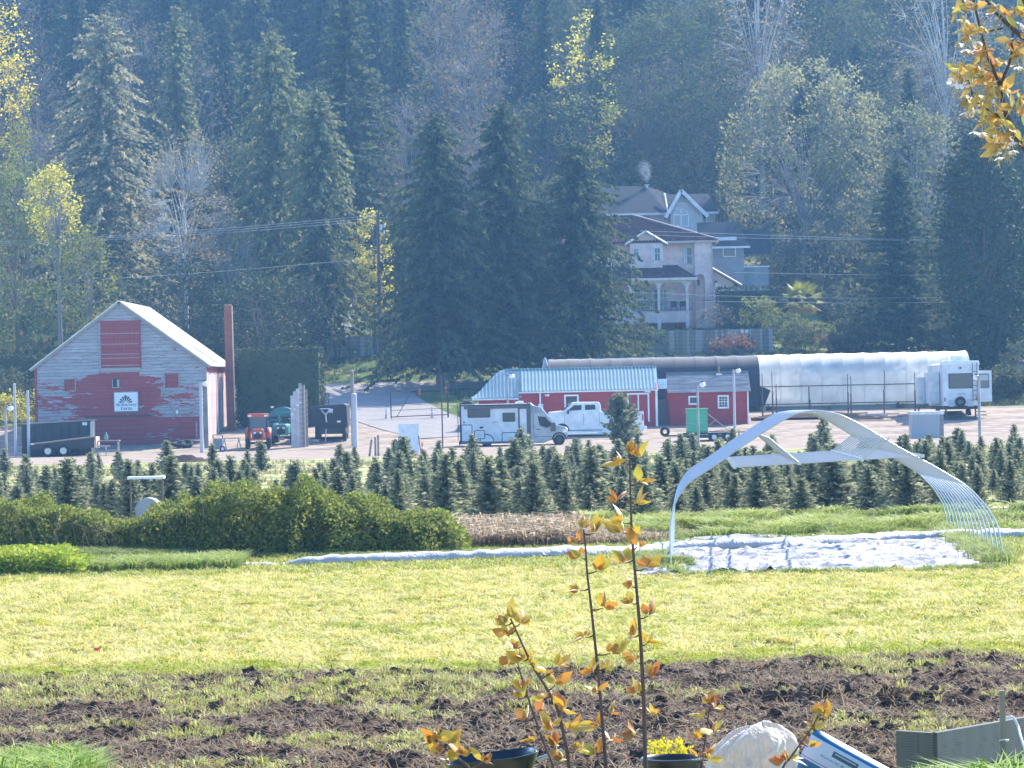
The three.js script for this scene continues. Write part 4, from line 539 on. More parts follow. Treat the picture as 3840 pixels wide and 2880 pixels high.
  for (let c = 0; c < courses; c++) { const q = (c + 0.5) / courses; for (let x = X0 + (c % 2) * -0.3; x < X1;) { const wd = R.in(1.2, 2.6), a = Math.max(x, X0), b = Math.min(x + wd - 0.01, X1); if (b > a + 0.05) { const g = box(b - a, 0.035, rl2 / courses + 0.05, 0, 0, 0, ra + 0.22, 0, 0); g.translate((a + b) / 2, se - 0.02 + rise * q, 0.0 - run * q + R.in(-0.012, 0.012)); mesh('shingle_strip', g, R.pick(sh), rf); } x += wd; } }
  mesh('back_slope', box(X1 - X0, 0.05, rl2, (X0 + X1) / 2, se + rise / 2, -run * 1.5 - 0.02, -ra, 0, 0), sh[0], rf); mesh('ridge_cap', box(X1 - X0, 0.06, 0.25, (X0 + X1) / 2, se + rise + 0.03, -run), sh[3], rf);
  for (const x of [sl + 0.03, sr - 0.03]) mesh('gable_wall', prism([[0.2, se - 0.02], [sd + 0.4, se - 0.02], [run, se + rise - 0.05]], 0.1).rotateY(Math.PI / 2).translate(x - 0.05, 0, -0.05), M.redPaint, s);
  const w2 = (a, b, c, d, m) => { const g = win(a, b, c, d, s, -0.26, m); return g; }; w2(2698, 1487, 2728, 1526, true); w2(2588, 1490, 2616, 1512, false);
  { const g = new THREE.Group(); g.name = 'stove_pipe'; const [a] = w(2702, 1400); g.position.set(a, st2, -run + 0.2); s.add(g); mesh('pipe', rod(V(0, -0.3, 0), V(0, 0.55, 0), 0.07), mat(0.22, 0.14, 0.1, 0.8), g); mesh('flashing', box(0.42, 0.16, 0.42, 0, -0.05, 0), M.galv, g); }
  mesh('corner_trim', box(0.1, se + 0.1, 0.1, sr - 0.02, se / 2 - 0.05, -0.28), M.trim, s); mesh('corner_trim', box(0.08, se + 0.1, 0.1, sl + 0.02, se / 2 - 0.05, -0.28), M.redPaint, s);
}
// ---------------------------------------------------------------- long growing tunnel: shade cloth on one half, clear plastic on the other
{
  const D = 263, p = put(2850, 1520, D), X = (px, py = 1450) => at(px, py, D).x - p.x, top = at(2850, 1330, D).y - p.y, dep = 6, o = thing('growing_tunnel', 'long growing tunnel, half black shade cloth, half milky plastic', 'greenhouse', p, -0.004);
  const prof = []; for (let i = 0; i <= 16; i++) { const a = i / 16 * Math.PI; prof.push([dep / 2 * Math.cos(a), top * 0.5 + top * 0.5 * Math.sin(a) ** 0.8]); }
  const P = [[dep / 2 + 0.05, -0.2], ...prof, [-dep / 2 - 0.05, -0.2]];
  const skin = (xa, xb, sag, seed) => sheet(10, P.length - 1, (s, t) => { const i = Math.round(t * (P.length - 1)), [z, y] = P[i], b = Math.sin(Math.PI * s); return V(lerp(xa, xb, s), y - sag * b * (i > 2 && i < P.length - 3 ? 1 : 0) + (fbm(s * 4 + seed, t * 6, 2) - 0.5) * 0.05, z - dep / 2 + (i < 4 ? -1 : i > P.length - 5 ? 1 : 0) * sag * b); }, (s, t, q) => [q.x, q.y]);
  const plastic = new THREE.MeshPhysicalMaterial({ color: lin(0.85, 0.86, 0.86), roughness: 0.75, transmission: 0.7, thickness: 0, side: THREE.DoubleSide, map: rep(grimeTex, 0.15) }), cloth = new THREE.MeshPhysicalMaterial({ color: lin(0.035, 0.035, 0.045), roughness: 0.9, transmission: 0.25, thickness: 0, side: THREE.DoubleSide });
  const bows = []; for (let px = 2060; px <= 3640; px += 79) bows.push(px);
  bows.forEach((px, i) => { if (i === bows.length - 1) return; const shade = px < 2840; mesh(shade ? 'shade_cloth' : 'plastic_panel', skin(X(px), X(bows[i + 1]), shade ? 0.03 : 0.05, i), shade ? cloth : plastic, o); });
  bows.forEach((px) => { const c = P.map(([z, y]) => V(X(px), y - 0.09, z * 0.97 - dep / 2)); mesh('bow', tube(c, 0.03, 30, 5), M.galv, o); });
  for (const [y, z] of [[top * 0.42, 0.09], [top * 0.1, 0.09]]) mesh('purlin', box(X(3640) - X(2060), 0.07, 0.05, (X(3640) + X(2060)) / 2, y, z), M.darkmetal, o);
  mesh('lit_ridge_strip', box(X(2840) - X(2200), 0.03, 0.9, (X(2840) + X(2200)) / 2, top - 0.02, -dep / 2), mat(0.5, 0.47, 0.42, 0.8), o);  // beige strip paints the sunlit band along the ridge
  mesh('baseboard', box(X(3640) - X(2870), 0.35, 0.06, (X(3640) + X(2870)) / 2, 0.1, 0.12), M.weathered, o); mesh('end_cover', sheet(6, P.length - 1, (s, t) => { const i = Math.round(t * (P.length - 1)), [z, y] = P[i]; return V(X(3640) + 0.02, lerp(-0.2, y, s), (z) * (0.2 + 0.8 * s) - dep / 2); }), plastic, o);
  mesh('torn_flap', sheet(8, 8, (s, t) => V(X(2845) + s * 0.9 * (1 - t * 0.7), top * 0.45 - t * 1.5 - s * 0.4, 0.16 + 0.1 * Math.sin(s * 5))), cloth, o);
  // stakes and staging along the foot of the tunnel
  const R = rng(44); for (const [px, a] of [[2898, 1392], [2912, 1440], [3035, 1445], [3038, 1452], [3181, 1402], [3192, 1410], [3316, 1388], [3432, 1395], [3445, 1430], [2860, 1400]]) { const q = put(px, 1535, 257), h = at(px, a, 257).y - q.y; const s = mesh('tunnel_stake', merge([rod(V(0, -0.3, 0), V(R.norm() * 0.05, h, 0), 0.045, 0.03, 6), rod(V(0, -0.3, 0), V(0, h * 0.55, 0), 0.07, 0.06, 6)]), M.bark, scene, q); mark(s, 'thin dark stake standing along the foot of the milky tunnel', 'stake', 'stakes along the milky tunnel'); }
}
{ // stacked poles at the tunnel foot
  const R = rng(45); for (let i = 0; i < 12; i++) { const px = 3190 + R.in(-60, 170), q = put(px, 1555, 250 + R() * 2), L = R.in(1.6, 3); const s = mesh('stacked_pole', rod(V(-L / 2, 0.08 + (i % 4) * 0.12, 0), V(L / 2, 0.08 + (i % 4) * 0.12 + R.norm() * 0.05, R.norm() * 0.3), 0.06, 0.05, 6), R.pick([M.weathered, M.bark, M.greyPost]), scene, q); mark(s, 'dark weathered pole in the low pile in front of the milky tunnel', 'pole', 'poles piled in front of the milky tunnel'); }
  const p = put(3480, 1648, 232), w = 2.1, h = at(3480, 1546, 232).y - p.y, o = thing('storage_box', 'pale grey box shelter standing before the camper trailer', 'storage box', p); mesh('body', box(w, h, 1.8, 0, h / 2, -0.9), mat(0.42, 0.44, 0.46, 0.6, { map: rep(streakTex, 0.4) }), o); mesh('lid', rounded(w + 0.14, 0.22, 0.08, 1.95, 0, h - 0.05, -1.88), M.galv, o); mesh('corner_post', box(0.18, h - 0.2, 0.1, w / 2 - 0.08, h / 2 - 0.1, 0.04), M.weathered, o);
}
// ---------------------------------------------------------------- vehicles; each built facing +x with its near side at +z
function wheelPart(parent, x, y, z, r, w, rim = M.galv, name = 'wheel') {
  const g = new THREE.Group(); g.name = name; g.position.set(x, y, z); parent.add(g);
  const t = new THREE.TorusGeometry(r * 0.74, r * 0.27, 10, 28); t.scale(1, 1, w / (r * 0.54)); mesh('tyre', t, M.rubber, g);
  mesh('rim', merge([wheel(r * 0.56, w * 0.7, 0, 0, 0), wheel(r * 0.2, w * 0.86, 0, 0, 0)]), rim, g); return g;
}
const rvWhite = grimy(0.66, 0.68, 0.7, 0.4), silver = mat(0.38, 0.4, 0.43, 0.35, { metalness: 0.45, map: rep(grimeTex, 0.4) }), carGlass = mat(0.03, 0.04, 0.05, 0.06), greyPanel = grimy(0.1, 0.105, 0.115, 0.6), redLens = mat(0.4, 0.02, 0.02, 0.3), whitePaint = mat(0.8, 0.81, 0.82, 0.3, { map: rep(grimeTex, 0.3) });
{ // motorhome
  const D = 235, p = put(1925, 1672, D), o = thing('motorhome', 'white and silver motorhome parked in the yard', 'motorhome', p, 0.02), k = D / FOCAL, X = (px) => (px - 1925) * k, Y = (py) => (1674 - py) * k, Wd = 2.15;
  const x0 = X(1727), x1 = X(1988), yb = Y(1664), yt = Y(1516);
  mesh('house_body', prism([[x0, yb], [x1, yb], [x1, yt - 0.02], [x1 - 0.1, yt], [x0 + 0.12, yt], [x0, yt - 0.1]], Wd, -Wd, 0.04), rvWhite, o);
  mesh('awning', box(x1 - x0 - 0.35, 0.2, 0.14, (x0 + x1) / 2 + 0.12, yt - 0.2, 0.07), greyPanel, o); mesh('roof_edge', box(x1 - x0, 0.1, 0.06, (x0 + x1) / 2, yt - 0.06, 0.02), M.black, o);
  mesh('rear_trim', box(0.1, yt - yb - 0.1, 0.06, x0 + 0.03, (yt + yb) / 2, 0.02), M.black, o); mesh('front_trim', box(0.28, yt - yb, 0.05, x1 - 0.06, (yt + yb) / 2, 0.015), greyPanel, o); mesh('skirt', box(x1 - x0 - 0.1, 0.14, 0.06, (x0 + x1) / 2, yb + 0.08, 0.015), greyPanel, o);
  const win = (a, b, c, d) => { const w = X(c) - X(a), h = Y(b) - Y(d), g = new THREE.Group(); g.name = 'window'; g.position.set((X(a) + X(c)) / 2, (Y(b) + Y(d)) / 2, 0.0); o.add(g); mesh('seal', rounded(w + 0.08, h + 0.08, 0.09, 0.02), M.black, g); mesh('pane', rounded(w, h, 0.08, 0.025, 0, 0, 0.006, 0.008), mat(0.05, 0.05, 0.055, 0.15), g); };
  win(1758, 1532, 1839, 1563); win(1889, 1551, 1932, 1581);
  const hatch = (a, b, c, d, n = 'hatch') => { const w = X(c) - X(a), h = Y(b) - Y(d), g = new THREE.Group(); g.name = n; g.position.set((X(a) + X(c)) / 2, (Y(b) + Y(d)) / 2, 0.0); o.add(g); mesh('seal', rounded(w + 0.06, h + 0.06, 0.08, 0.012), M.black, g); mesh('lid', rounded(w - 0.04, h - 0.04, 0.06, 0.02, 0, 0, 0.004), rvWhite, g); return [g, w, h]; };
  hatch(1732, 1592, 1771, 1653); hatch(1781, 1614, 1818, 1644); hatch(1884, 1624, 1940, 1662);
  { const [g, w, h] = hatch(1950, 1534, 1985, 1660, 'entry_door'); mesh('door_frame', merge([box(0.07, h + 0.3, 0.04, -w / 2 - 0.05, 0.1, 0.02), box(w + 0.16, 0.09, 0.04, 0, h / 2 + 0.06, 0.02)]), greyPanel, g); mesh('handle', box(0.05, 0.16, 0.05, -w / 2 + 0.1, -0.1, 0.04), M.black, g); }
  for (const [a, b, c, d] of [[1800, 1599, 1814, 1606], [1783, 1651, 1794, 1663], [1739, 1580, 1745, 1584], [1927, 1530, 1939, 1532]]) mesh('vent', box(X(c) - X(a), Y(b) - Y(d), 0.03, (X(a) + X(c)) / 2, (Y(b) + Y(d)) / 2, 0.015), M.black, o);
  const name = canvasTex(256, 64, (c) => { c.fillStyle = '#c3c7ca'; c.fillRect(0, 0, 256, 64); c.strokeStyle = '#4d555c'; c.lineWidth = 3; c.font = 'italic bold 50px sans-serif'; c.textAlign = 'center'; c.strokeText('EKKO', 128, 50); }); { const g = new THREE.PlaneGeometry(0.62, 0.16); g.translate(X(1857), Y(1583), 0.012); mesh('name_decal', g, new THREE.MeshStandardMaterial({ map: name, roughness: 0.4 }), o); }
  // cab of the van
  const cab = [[X(1986), Y(1665)], [X(2040), Y(1665)], [X(2078), Y(1650)], [X(2120), Y(1650)], [X(2130), Y(1640)], [X(2131), Y(1615)], [X(2122), Y(1607)], [X(2096), Y(1600)], [X(2084), Y(1597)], [X(2050), Y(1552)], [X(2034), Y(1532)], [X(2005), Y(1524)], [X(1994), Y(1514)], [X(1986), Y(1514)]];
  mesh('cab', prism(cab, Wd - 0.16, -Wd + 0.08, 0.05), silver, o);
  mesh('windscreen', prism([[X(2049), Y(1553)], [X(2085), Y(1597)], [X(2083), Y(1599)], [X(2047), Y(1555)]], Wd - 0.4, -Wd + 0.2).translate(0.02, 0.03, 0), carGlass, o);
  mesh('cab_window', prism([[X(2018), Y(1564)], [X(2045), Y(1568)], [X(2074), Y(1597)], [X(2054), Y(1609)], [X(2026), Y(1601)]], 0.03, -0.085), carGlass, o); mesh('window_bar', box(0.05, 0.72, 0.04, X(2049), Y(1587), -0.05, 0, 0, -0.05), M.black, o);
  mesh('cab_door', prism([[X(2004), Y(1556)], [X(2040), Y(1556)], [X(2062), Y(1578)], [X(2072), Y(1600)], [X(2070), Y(1640)], [X(2004), Y(1642)]], 0.02, -0.092), silver, o); mesh('door_handle', box(0.2, 0.06, 0.05, X(2021), Y(1614), -0.05), M.black, o); mesh('door_line', merge([box(0.025, 1.5, 0.02, X(2003.5), Y(1599), -0.072), box(1.2, 0.025, 0.02, X(2036), Y(1641.5), -0.072)]), M.black, o);
  mesh('mirror', rounded(0.3, 0.56, 0.08, 0.16, X(2076), Y(1606), 0.02, 0.02), mat(0.1, 0.07, 0.07, 0.5), o); mesh('cap_fairing', prism([[X(1990), Y(1554)], [X(2040), Y(1553)], [X(2030), Y(1534)], [X(1990), Y(1524)]], 0.03, -0.09), grimy(0.3, 0.32, 0.34, 0.6), o);
  for (const px of [1826, 2098]) for (const z of [-0.16, -Wd + 0.2]) wheelPart(o, X(px), 0.36, z, 0.38, 0.24, M.darkmetal);
  for (const px of [1826, 2098]) mesh('wheel_arch', new THREE.TorusGeometry(0.46, 0.05, 6, 18, Math.PI).translate(X(px), 0.36, -0.03), M.black, o);
  mesh('roof_vent', prism([[X(1736), yt], [X(1784), yt], [X(1776), yt + 0.14], [X(1762), yt + 0.27], [X(1741), yt + 0.27]], 0.9, -1.5, 0.03), M.black, o); mesh('roof_rack', merge([box(0.55, 0.1, 0.8, X(1952), yt + 0.08, -1), rod(V(X(1935), yt, -0.4), V(X(1948), yt + 0.17, -0.4), 0.03), rod(V(X(1948), yt + 0.17, -0.4), V(X(1968), yt + 0.13, -0.4), 0.03)]), M.white, o); mesh('ladder', merge([rod(V(x0 - 0.14, 0.5, -0.4), V(x0 - 0.14, yt, -0.4), 0.025), rod(V(x0 - 0.14, 0.5, -0.9), V(x0 - 0.14, yt, -0.9), 0.025), ...[0, 1, 2, 3, 4, 5].map((i) => rod(V(x0 - 0.14, 0.7 + i * 0.36, -0.4), V(x0 - 0.14, 0.7 + i * 0.36, -0.9), 0.02))]), M.darkmetal, o); mesh('bumper', box(0.12, 0.24, Wd, x0 - 0.04, yb + 0.08, -Wd / 2), greyPanel, o); mesh('headlight', rounded(0.3, 0.2, 0.06, 0.04, X(2120), Y(1622), -0.1, 0.01), M.lampGlass, o);
}
{ // pickup, facing left
  const D = 243, p = put(2240, 1640, D), o = thing('pickup_truck', 'white four door pickup in front of the red shed', 'pickup', p, 0.03), k = D / FOCAL, X = (px) => (px - 2240) * k, Y = (py) => (1645 - py) * k, Wd = 1.95;
  const b = [[X(2058), Y(1628)], [X(2066), Y(1640)], [X(2396), Y(1640)], [X(2416), Y(1628)], [X(2416), Y(1555)], [X(2255), Y(1553)], [X(2250), Y(1545)], [X(2110), Y(1548)], [X(2062), Y(1552)], [X(2054), Y(1570)]];
  mesh('body', prism(b, Wd, -Wd, 0.05), whitePaint, o); mesh('cabin', prism([[X(2112), Y(1550)], [X(2258), Y(1553)], [X(2254), Y(1524)], [X(2248), Y(1517)], [X(2160), Y(1516)], [X(2148), Y(1520)]], Wd - 0.24, -Wd + 0.12, 0.05), whitePaint, o);
  mesh('windscreen', prism([[X(2114), Y(1549)], [X(2146), Y(1521)], [X(2143), Y(1520)], [X(2111), Y(1548)]], Wd - 0.5, -Wd + 0.25), carGlass, o);
  mesh('front_window', prism([[X(2128), Y(1550)], [X(2182), Y(1551)], [X(2184), Y(1527)], [X(2156), Y(1527)]], 0.03, -0.135), carGlass, o); mesh('rear_window', prism([[X(2196), Y(1552)], [X(2236), Y(1553)], [X(2234), Y(1527)], [X(2197), Y(1527)]], 0.03, -0.135), carGlass, o);
  for (const px of [2175, 2236]) mesh('door_handle', box(0.26, 0.06, 0.05, X(px), Y(1564), 0.01), M.chrome, o); for (const px of [2118, 2190, 2250]) mesh('door_gap', box(0.02, 0.85, 0.02, X(px), Y(1583), 0), greyPanel, o); mesh('running_board', box(2.1, 0.1, 0.2, X(2185), Y(1633), 0.04), M.chrome, o); mesh('rocker', box(2.6, 0.06, 0.03, X(2190), Y(1622), 0), greyPanel, o);
  for (const px of [2108, 2350]) { for (const z of [-0.16, -Wd + 0.16]) wheelPart(o, X(px), 0.4, z, 0.42, 0.27, M.darkmetal); mesh('wheel_arch', prism(Array.from({ length: 13 }, (_, i) => [X(px) + 0.52 * Math.cos(i / 12 * Math.PI), 0.42 + 0.52 * Math.sin(i / 12 * Math.PI)]), 0.03, -0.015), M.black, o); }
  mesh('tail_light', box(0.1, 0.42, 0.22, X(2412), Y(1578), -0.08), redLens, o); mesh('bed_rail', box(X(2414) - X(2262), 0.06, 0.12, (X(2414) + X(2262)) / 2, Y(1553), -0.06), M.black, o); mesh('rear_bumper', box(0.2, 0.22, Wd, X(2422), Y(1617), -Wd / 2), M.chrome, o); mesh('front_bumper', box(0.2, 0.3, Wd, X(2054), Y(1620), -Wd / 2), M.chrome, o); mesh('headlight', rounded(0.3, 0.26, 0.06, 0.04, X(2068), Y(1570), 0.005), M.lampGlass, o); mesh('mirror', box(0.12, 0.24, 0.22, X(2132), Y(1553), 0.12), M.black, o);
}
{ // flat trailer with a tarp wrapped load
  const D = 236, p = put(2680, 1636, D), o = thing('flatbed_trailer', 'dark flatbed trailer with white wheels in front of the small red shed', 'trailer', p), k = D / FOCAL, X = (px) => (px - 2680) * k, Y = (py) => (1636 - py) * k;
  mesh('deck', box(X(2760) - X(2560), 0.12, 2.1, (X(2760) + X(2560)) / 2, Y(1606), -1.05), M.black, o); mesh('side_rail', box(X(2760) - X(2560), 0.22, 0.08, (X(2760) + X(2560)) / 2, Y(1616), 0.02), M.black, o); for (const px of [2678, 2729]) { wheelPart(o, X(px), 0.3, 0.06, 0.3, 0.2, M.white); wheelPart(o, X(px), 0.3, -2.1, 0.3, 0.2, M.white); }
  mesh('mudguard', box(X(2750) - X(2660), 0.06, 0.28, (X(2750) + X(2660)) / 2, Y(1598), 0.08), M.black, o); mesh('drawbar', merge([box(1.7, 0.1, 0.1, X(2805), Y(1603), -0.6), box(1.7, 0.1, 0.1, X(2805), Y(1603), -1.5)]), mat(0.45, 0.33, 0.15, 0.8), o); mesh('jack', rod(V(X(2775), 0, -1), V(X(2775), Y(1595), -1), 0.06), mat(0.5, 0.36, 0.12, 0.7), o); mesh('spare_wheel', new THREE.TorusGeometry(0.24, 0.1, 8, 20).translate(X(2494), Y(1595), 0), M.rubber, o); mesh('front_frame', box(X(2560) - X(2490), 0.1, 0.1, (X(2560) + X(2490)) / 2, Y(1612), -0.5), M.black, o);
  const t = thing('wrapped_load', 'bright green tarp wrapped stack on the flatbed trailer', 'load', V(p.x + X(2617), p.y + Y(1606) + 0.062, -D - 0.9)), g = new THREE.BoxGeometry(X(2655) - X(2577), Y(1517) - Y(1606), 1.4, 14, 26, 8), q = g.attributes.position;
  for (let i = 0; i < q.count; i++) { const x = q.getX(i), y = q.getY(i), z = q.getZ(i), s = 1 + 0.025 * Math.sin(y * 26) + 0.05 * (fbm(x * 2 + 9, y * 5 + z * 3, 2) - 0.5); q.setXYZ(i, x * s, y, z * s); } g.translate(0, (Y(1517) - Y(1606)) / 2, 0); g.computeVertexNormals();
  mesh('tarp', g, mat(0.09, 0.46, 0.24, 0.35, { map: rep(streakTex, 1) }), t); mesh('top_sheet', box(X(2655) - X(2577) + 0.06, 0.06, 1.46, 0, Y(1517) - Y(1606) + 0.02, 0), mat(0.09, 0.46, 0.24, 0.35), t);
  for (const [a, b] of [[V(0.72, 1.3, 0.2), V(2.2, 0.05, 0.5)], [V(-0.7, 0.7, 0.72), V(0.4, 0.45, 0.72)], [V(0.8, 0.5, 0.5), V(1.3, 0.9, 0.5)]]) mesh('strap', rod(a, b, 0.025), M.greyPost, t);
}
{ // camper trailer seen from behind
  const D = 250, p = put(3645, 1570, D), o = thing('camper_trailer', 'white camper trailer seen from the rear with slide rooms out', 'camper', p), k = D / FOCAL, X = (px) => (px - 3602) * k, y0 = at(3600, 1530, D).y - p.y, Y = (py) => y0 + (1530 - py) * k; o.position.x = at(3602, 1450, D).x;
  const W0 = X(3535), W1 = X(3672), H = Y(1367), bot = Y(1522);
  mesh('body', prism([[W0, bot], [W1, bot], [W1, H], [W1 * 0.5, H + 0.14], [0, H + 0.2], [W0 * 0.5, H + 0.14], [W0, H]], 8.5, -8.5, 0.05), rvWhite, o); mesh('roof_cap', prism([[W0 - 0.08, H - 0.05], [W1 + 0.06, H - 0.02], [W1, H + 0.26], [W0 + 0.2, H + 0.3], [W0 - 0.04, H + 0.2]], 0.9, -0.86, 0.04), M.white, o);
  mesh('rear_window', rounded(X(3645) - X(3560), Y(1403) - Y(1454), 0.06, 0.03, (X(3645) + X(3560)) / 2, (Y(1403) + Y(1454)) / 2, 0.005, 0.01), mat(0.06, 0.06, 0.06, 0.15), o); mesh('window_seal', rounded(X(3648) - X(3557), Y(1400) - Y(1457), 0.08, 0.012, (X(3645) + X(3560)) / 2, (Y(1403) + Y(1454)) / 2, 0), M.black, o);
  mesh('slide_room', box(X(3722) - X(3672), Y(1391) - Y(1508), 3.6, (X(3722) + X(3672)) / 2, (Y(1391) + Y(1508)) / 2, -2.2), rvWhite, o); { const g = new THREE.Group(); g.name = 'slide_window'; g.position.set((X(3676) + X(3712)) / 2, (Y(1404) + Y(1456)) / 2, -0.39); o.add(g); mesh('seal', rounded(0.72, 1.04, 0.1, 0.02), M.black, g); mesh('pane', rounded(0.64, 0.94, 0.08, 0.02, 0, 0, 0.01), mat(0.12, 0.12, 0.12, 0.2), g); mesh('blind', box(0.6, 0.42, 0.01, 0, 0.24, 0.04), mat(0.4, 0.4, 0.38, 0.8), g); }
  mesh('slide_room', box(X(3532) - X(3494), Y(1396) - Y(1512), 3.2, (X(3532) + X(3494)) / 2, (Y(1396) + Y(1512)) / 2, -3), rvWhite, o); mesh('slide_room', box(X(3493) - X(3470), Y(1412) - Y(1514), 2, (X(3493) + X(3470)) / 2, (Y(1412) + Y(1514)) / 2, -5), rvWhite, o);
  mesh('ladder', merge([rod(V(X(3647), Y(1505), 0.14), V(X(3647), H + 0.1, 0.14), 0.025), rod(V(X(3664), Y(1505), 0.14), V(X(3664), H + 0.1, 0.14), 0.025), ...[0, 1, 2, 3, 4, 5, 6].map((i) => rod(V(X(3647), Y(1500) + i * 0.34, 0.14), V(X(3664), Y(1500) + i * 0.34, 0.14), 0.02))]), M.darkmetal, o);
  { const g = new THREE.Group(); g.name = 'spare_wheel'; g.position.set(X(3600), Y(1507), 0.12); o.add(g); mesh('tyre', new THREE.TorusGeometry(0.27, 0.12, 10, 28), M.rubber, g); mesh('cover', wheel(0.25, 0.1, 0, 0, 0), greyPanel, g); }
  for (const [a, c] of [[3556, 3576], [3626, 3650]]) mesh('lower_panel', box(X(c) - X(a), 0.52, 0.05, (X(a) + X(c)) / 2, Y(1511), 0.02), grimy(0.5, 0.5, 0.52, 0.6), o); mesh('tail_light', box(0.08, 0.24, 0.05, X(3660), Y(1495), 0.02), redLens, o); mesh('tail_light', box(0.08, 0.24, 0.05, X(3543), Y(1497), 0.02), redLens, o); mesh('camera_pod', box(0.16, 0.1, 0.1, X(3602), Y(1380), 0.03), M.black, o);
  const name = canvasTex(256, 64, (c) => { c.fillStyle = '#c6cacd'; c.fillRect(0, 0, 256, 64); c.fillStyle = '#6d7584'; c.font = 'italic bold 44px sans-serif'; c.textAlign = 'center'; c.fillText('SABRE', 128, 48, 230); }); { const g = new THREE.PlaneGeometry(1.25, 0.24); g.translate(X(3604), Y(1477), 0.008); mesh('name_decal', g, new THREE.MeshStandardMaterial({ map: name, roughness: 0.5 }), o); }
  mesh('roof_unit', rounded(0.95, 0.35, 0.05, 1, X(3604), H + 0.45, -1.8, 0.02), M.white, o); mesh('chassis', box(X(3668) - X(3540), 0.2, 8, 0, Y(1530), -4.1), M.black, o); for (const z of [-4.2, -5.2]) for (const x of [W0 + 0.2, W1 - 0.2]) { const g = new THREE.Group(); g.name = 'wheel'; g.position.set(x, 0.38, z); g.rotation.y = Math.PI / 2; o.add(g); mesh('tyre', new THREE.TorusGeometry(0.28, 0.11, 10, 24), M.rubber, g); mesh('rim', wheel(0.2, 0.16, 0, 0, 0), M.galv, g); } for (const x of [W0 + 0.25, W1 - 0.25]) mesh('jack', rod(V(x, 0, -0.4), V(x, bot, -0.4), 0.06), M.darkmetal, o); mesh('steps', merge([box(0.7, 0.06, 0.5, X(3684), 0.3, -0.8), box(0.7, 0.06, 0.5, X(3684), 0.55, -1.1)]), M.darkmetal, o);
}
function tractor(name, label, px, py, d, paint, turn, cab) {
  const p = put(px, py, d), o = thing(name, label, 'tractor', p, turn); // faces +z (towards the viewer)
  const big = (x) => { const g = new THREE.Group(); g.name = 'rear_wheel'; g.position.set(x, 0.62, -1.5); g.rotation.y = Math.PI / 2; o.add(g); mesh('tyre', new THREE.TorusGeometry(0.45, 0.19, 10, 28), M.rubber, g); mesh('rim', wheel(0.34, 0.2, 0, 0, 0), paint, g); }, small = (x) => { const g = new THREE.Group(); g.name = 'front_wheel'; g.position.set(x, 0.42, 0.2); g.rotation.y = Math.PI / 2; o.add(g); mesh('tyre', new THREE.TorusGeometry(0.29, 0.14, 10, 24), M.rubber, g); mesh('rim', wheel(0.2, 0.16, 0, 0, 0), paint, g); };
  big(-0.72); big(0.72); small(-0.7); small(0.7);
  mesh('bonnet', rounded(0.72, 0.66, 0.14, 1.7, 0, 1.02, -0.9, 0.05), paint, o); mesh('grille', rounded(0.56, 0.4, 0.05, 0.04, 0, 0.92, 0.85), M.black, o); for (const x of [-0.2, 0.2]) mesh('headlight', rounded(0.16, 0.12, 0.03, 0.04, x, 1.12, 0.87), M.lampGlass, o); mesh('number_plate', box(0.45, 0.16, 0.03, 0, 0.36, 0.72), mat(0.35, 0.33, 0.22, 0.7), o); mesh('axle', box(1.3, 0.16, 0.2, 0, 0.42, 0.2), M.black, o);
  mesh('bumper_guard', merge([box(1.06, 0.09, 0.09, 0, 0.66, 1), box(0.09, 0.55, 0.09, -0.5, 0.9, 1), box(0.09, 0.55, 0.09, 0.5, 0.9, 1), box(0.3, 0.12, 0.7, 0, 0.5, 0.6)]), paint, o); for (const x of [-0.72, 0.72]) mesh('fender', new THREE.TorusGeometry(0.7, 0.13, 6, 14, Math.PI).scale(1, 1, 1.6).rotateY(Math.PI / 2).translate(x, 0.66, -1.5), paint, o);
  if (cab) { const c = new THREE.Group(); c.name = 'cab'; c.position.set(0, 1.3, -1.1); o.add(c); mesh('cab_glass', box(1.18, 0.98, 1.15, 0, 0.42, -0.1), mat(0.1, 0.13, 0.16, 0.1), c); mesh('cab_pillar', merge([[-0.6, 0.48], [0.6, 0.48], [-0.6, -0.68], [0.6, -0.68]].map(([x, z]) => box(0.07, 1.05, 0.07, x, 0.42, z))), M.black, c); mesh('cab_roof', rounded(1.42, 0.2, 0.08, 1.4, 0, 1, -0.85, 0.03), paint, c); for (const x of [-0.55, 0.55]) mesh('work_light', box(0.22, 0.12, 0.1, x, 0.98, 0.62), M.lampGlass, c); for (const x of [-0.78, 0.78]) mesh('mirror', box(0.14, 0.24, 0.05, x, 0.75, 0.5), M.black, c); }
  else { mesh('roll_bar', tube([V(-0.5, 0.9, -1.5), V(-0.5, 2, -1.5), V(-0.35, 2.15, -1.5), V(0.35, 2.15, -1.5), V(0.5, 2, -1.5), V(0.5, 0.9, -1.5)], 0.07, 30, 6), paint, o); mesh('seat', rounded(0.5, 0.5, 0.1, 0.12, 0, 1.5, -1.5, 0.03), M.black, o); mesh('steering_wheel', new THREE.TorusGeometry(0.18, 0.02, 6, 18).rotateX(-0.9).translate(0, 1.45, -0.95), M.black, o); }
  return o;
}
tractor('cab_tractor', 'orange red cab tractor parked beside the tall chimney', 968, 1655, 238, grimy(0.6, 0.1, 0.04, 0.45), 0.06, true);
tractor('open_tractor', 'teal green tractor parked right of the orange one', 1062, 1650, 242, grimy(0.05, 0.22, 0.2, 0.5), -0.1, false);
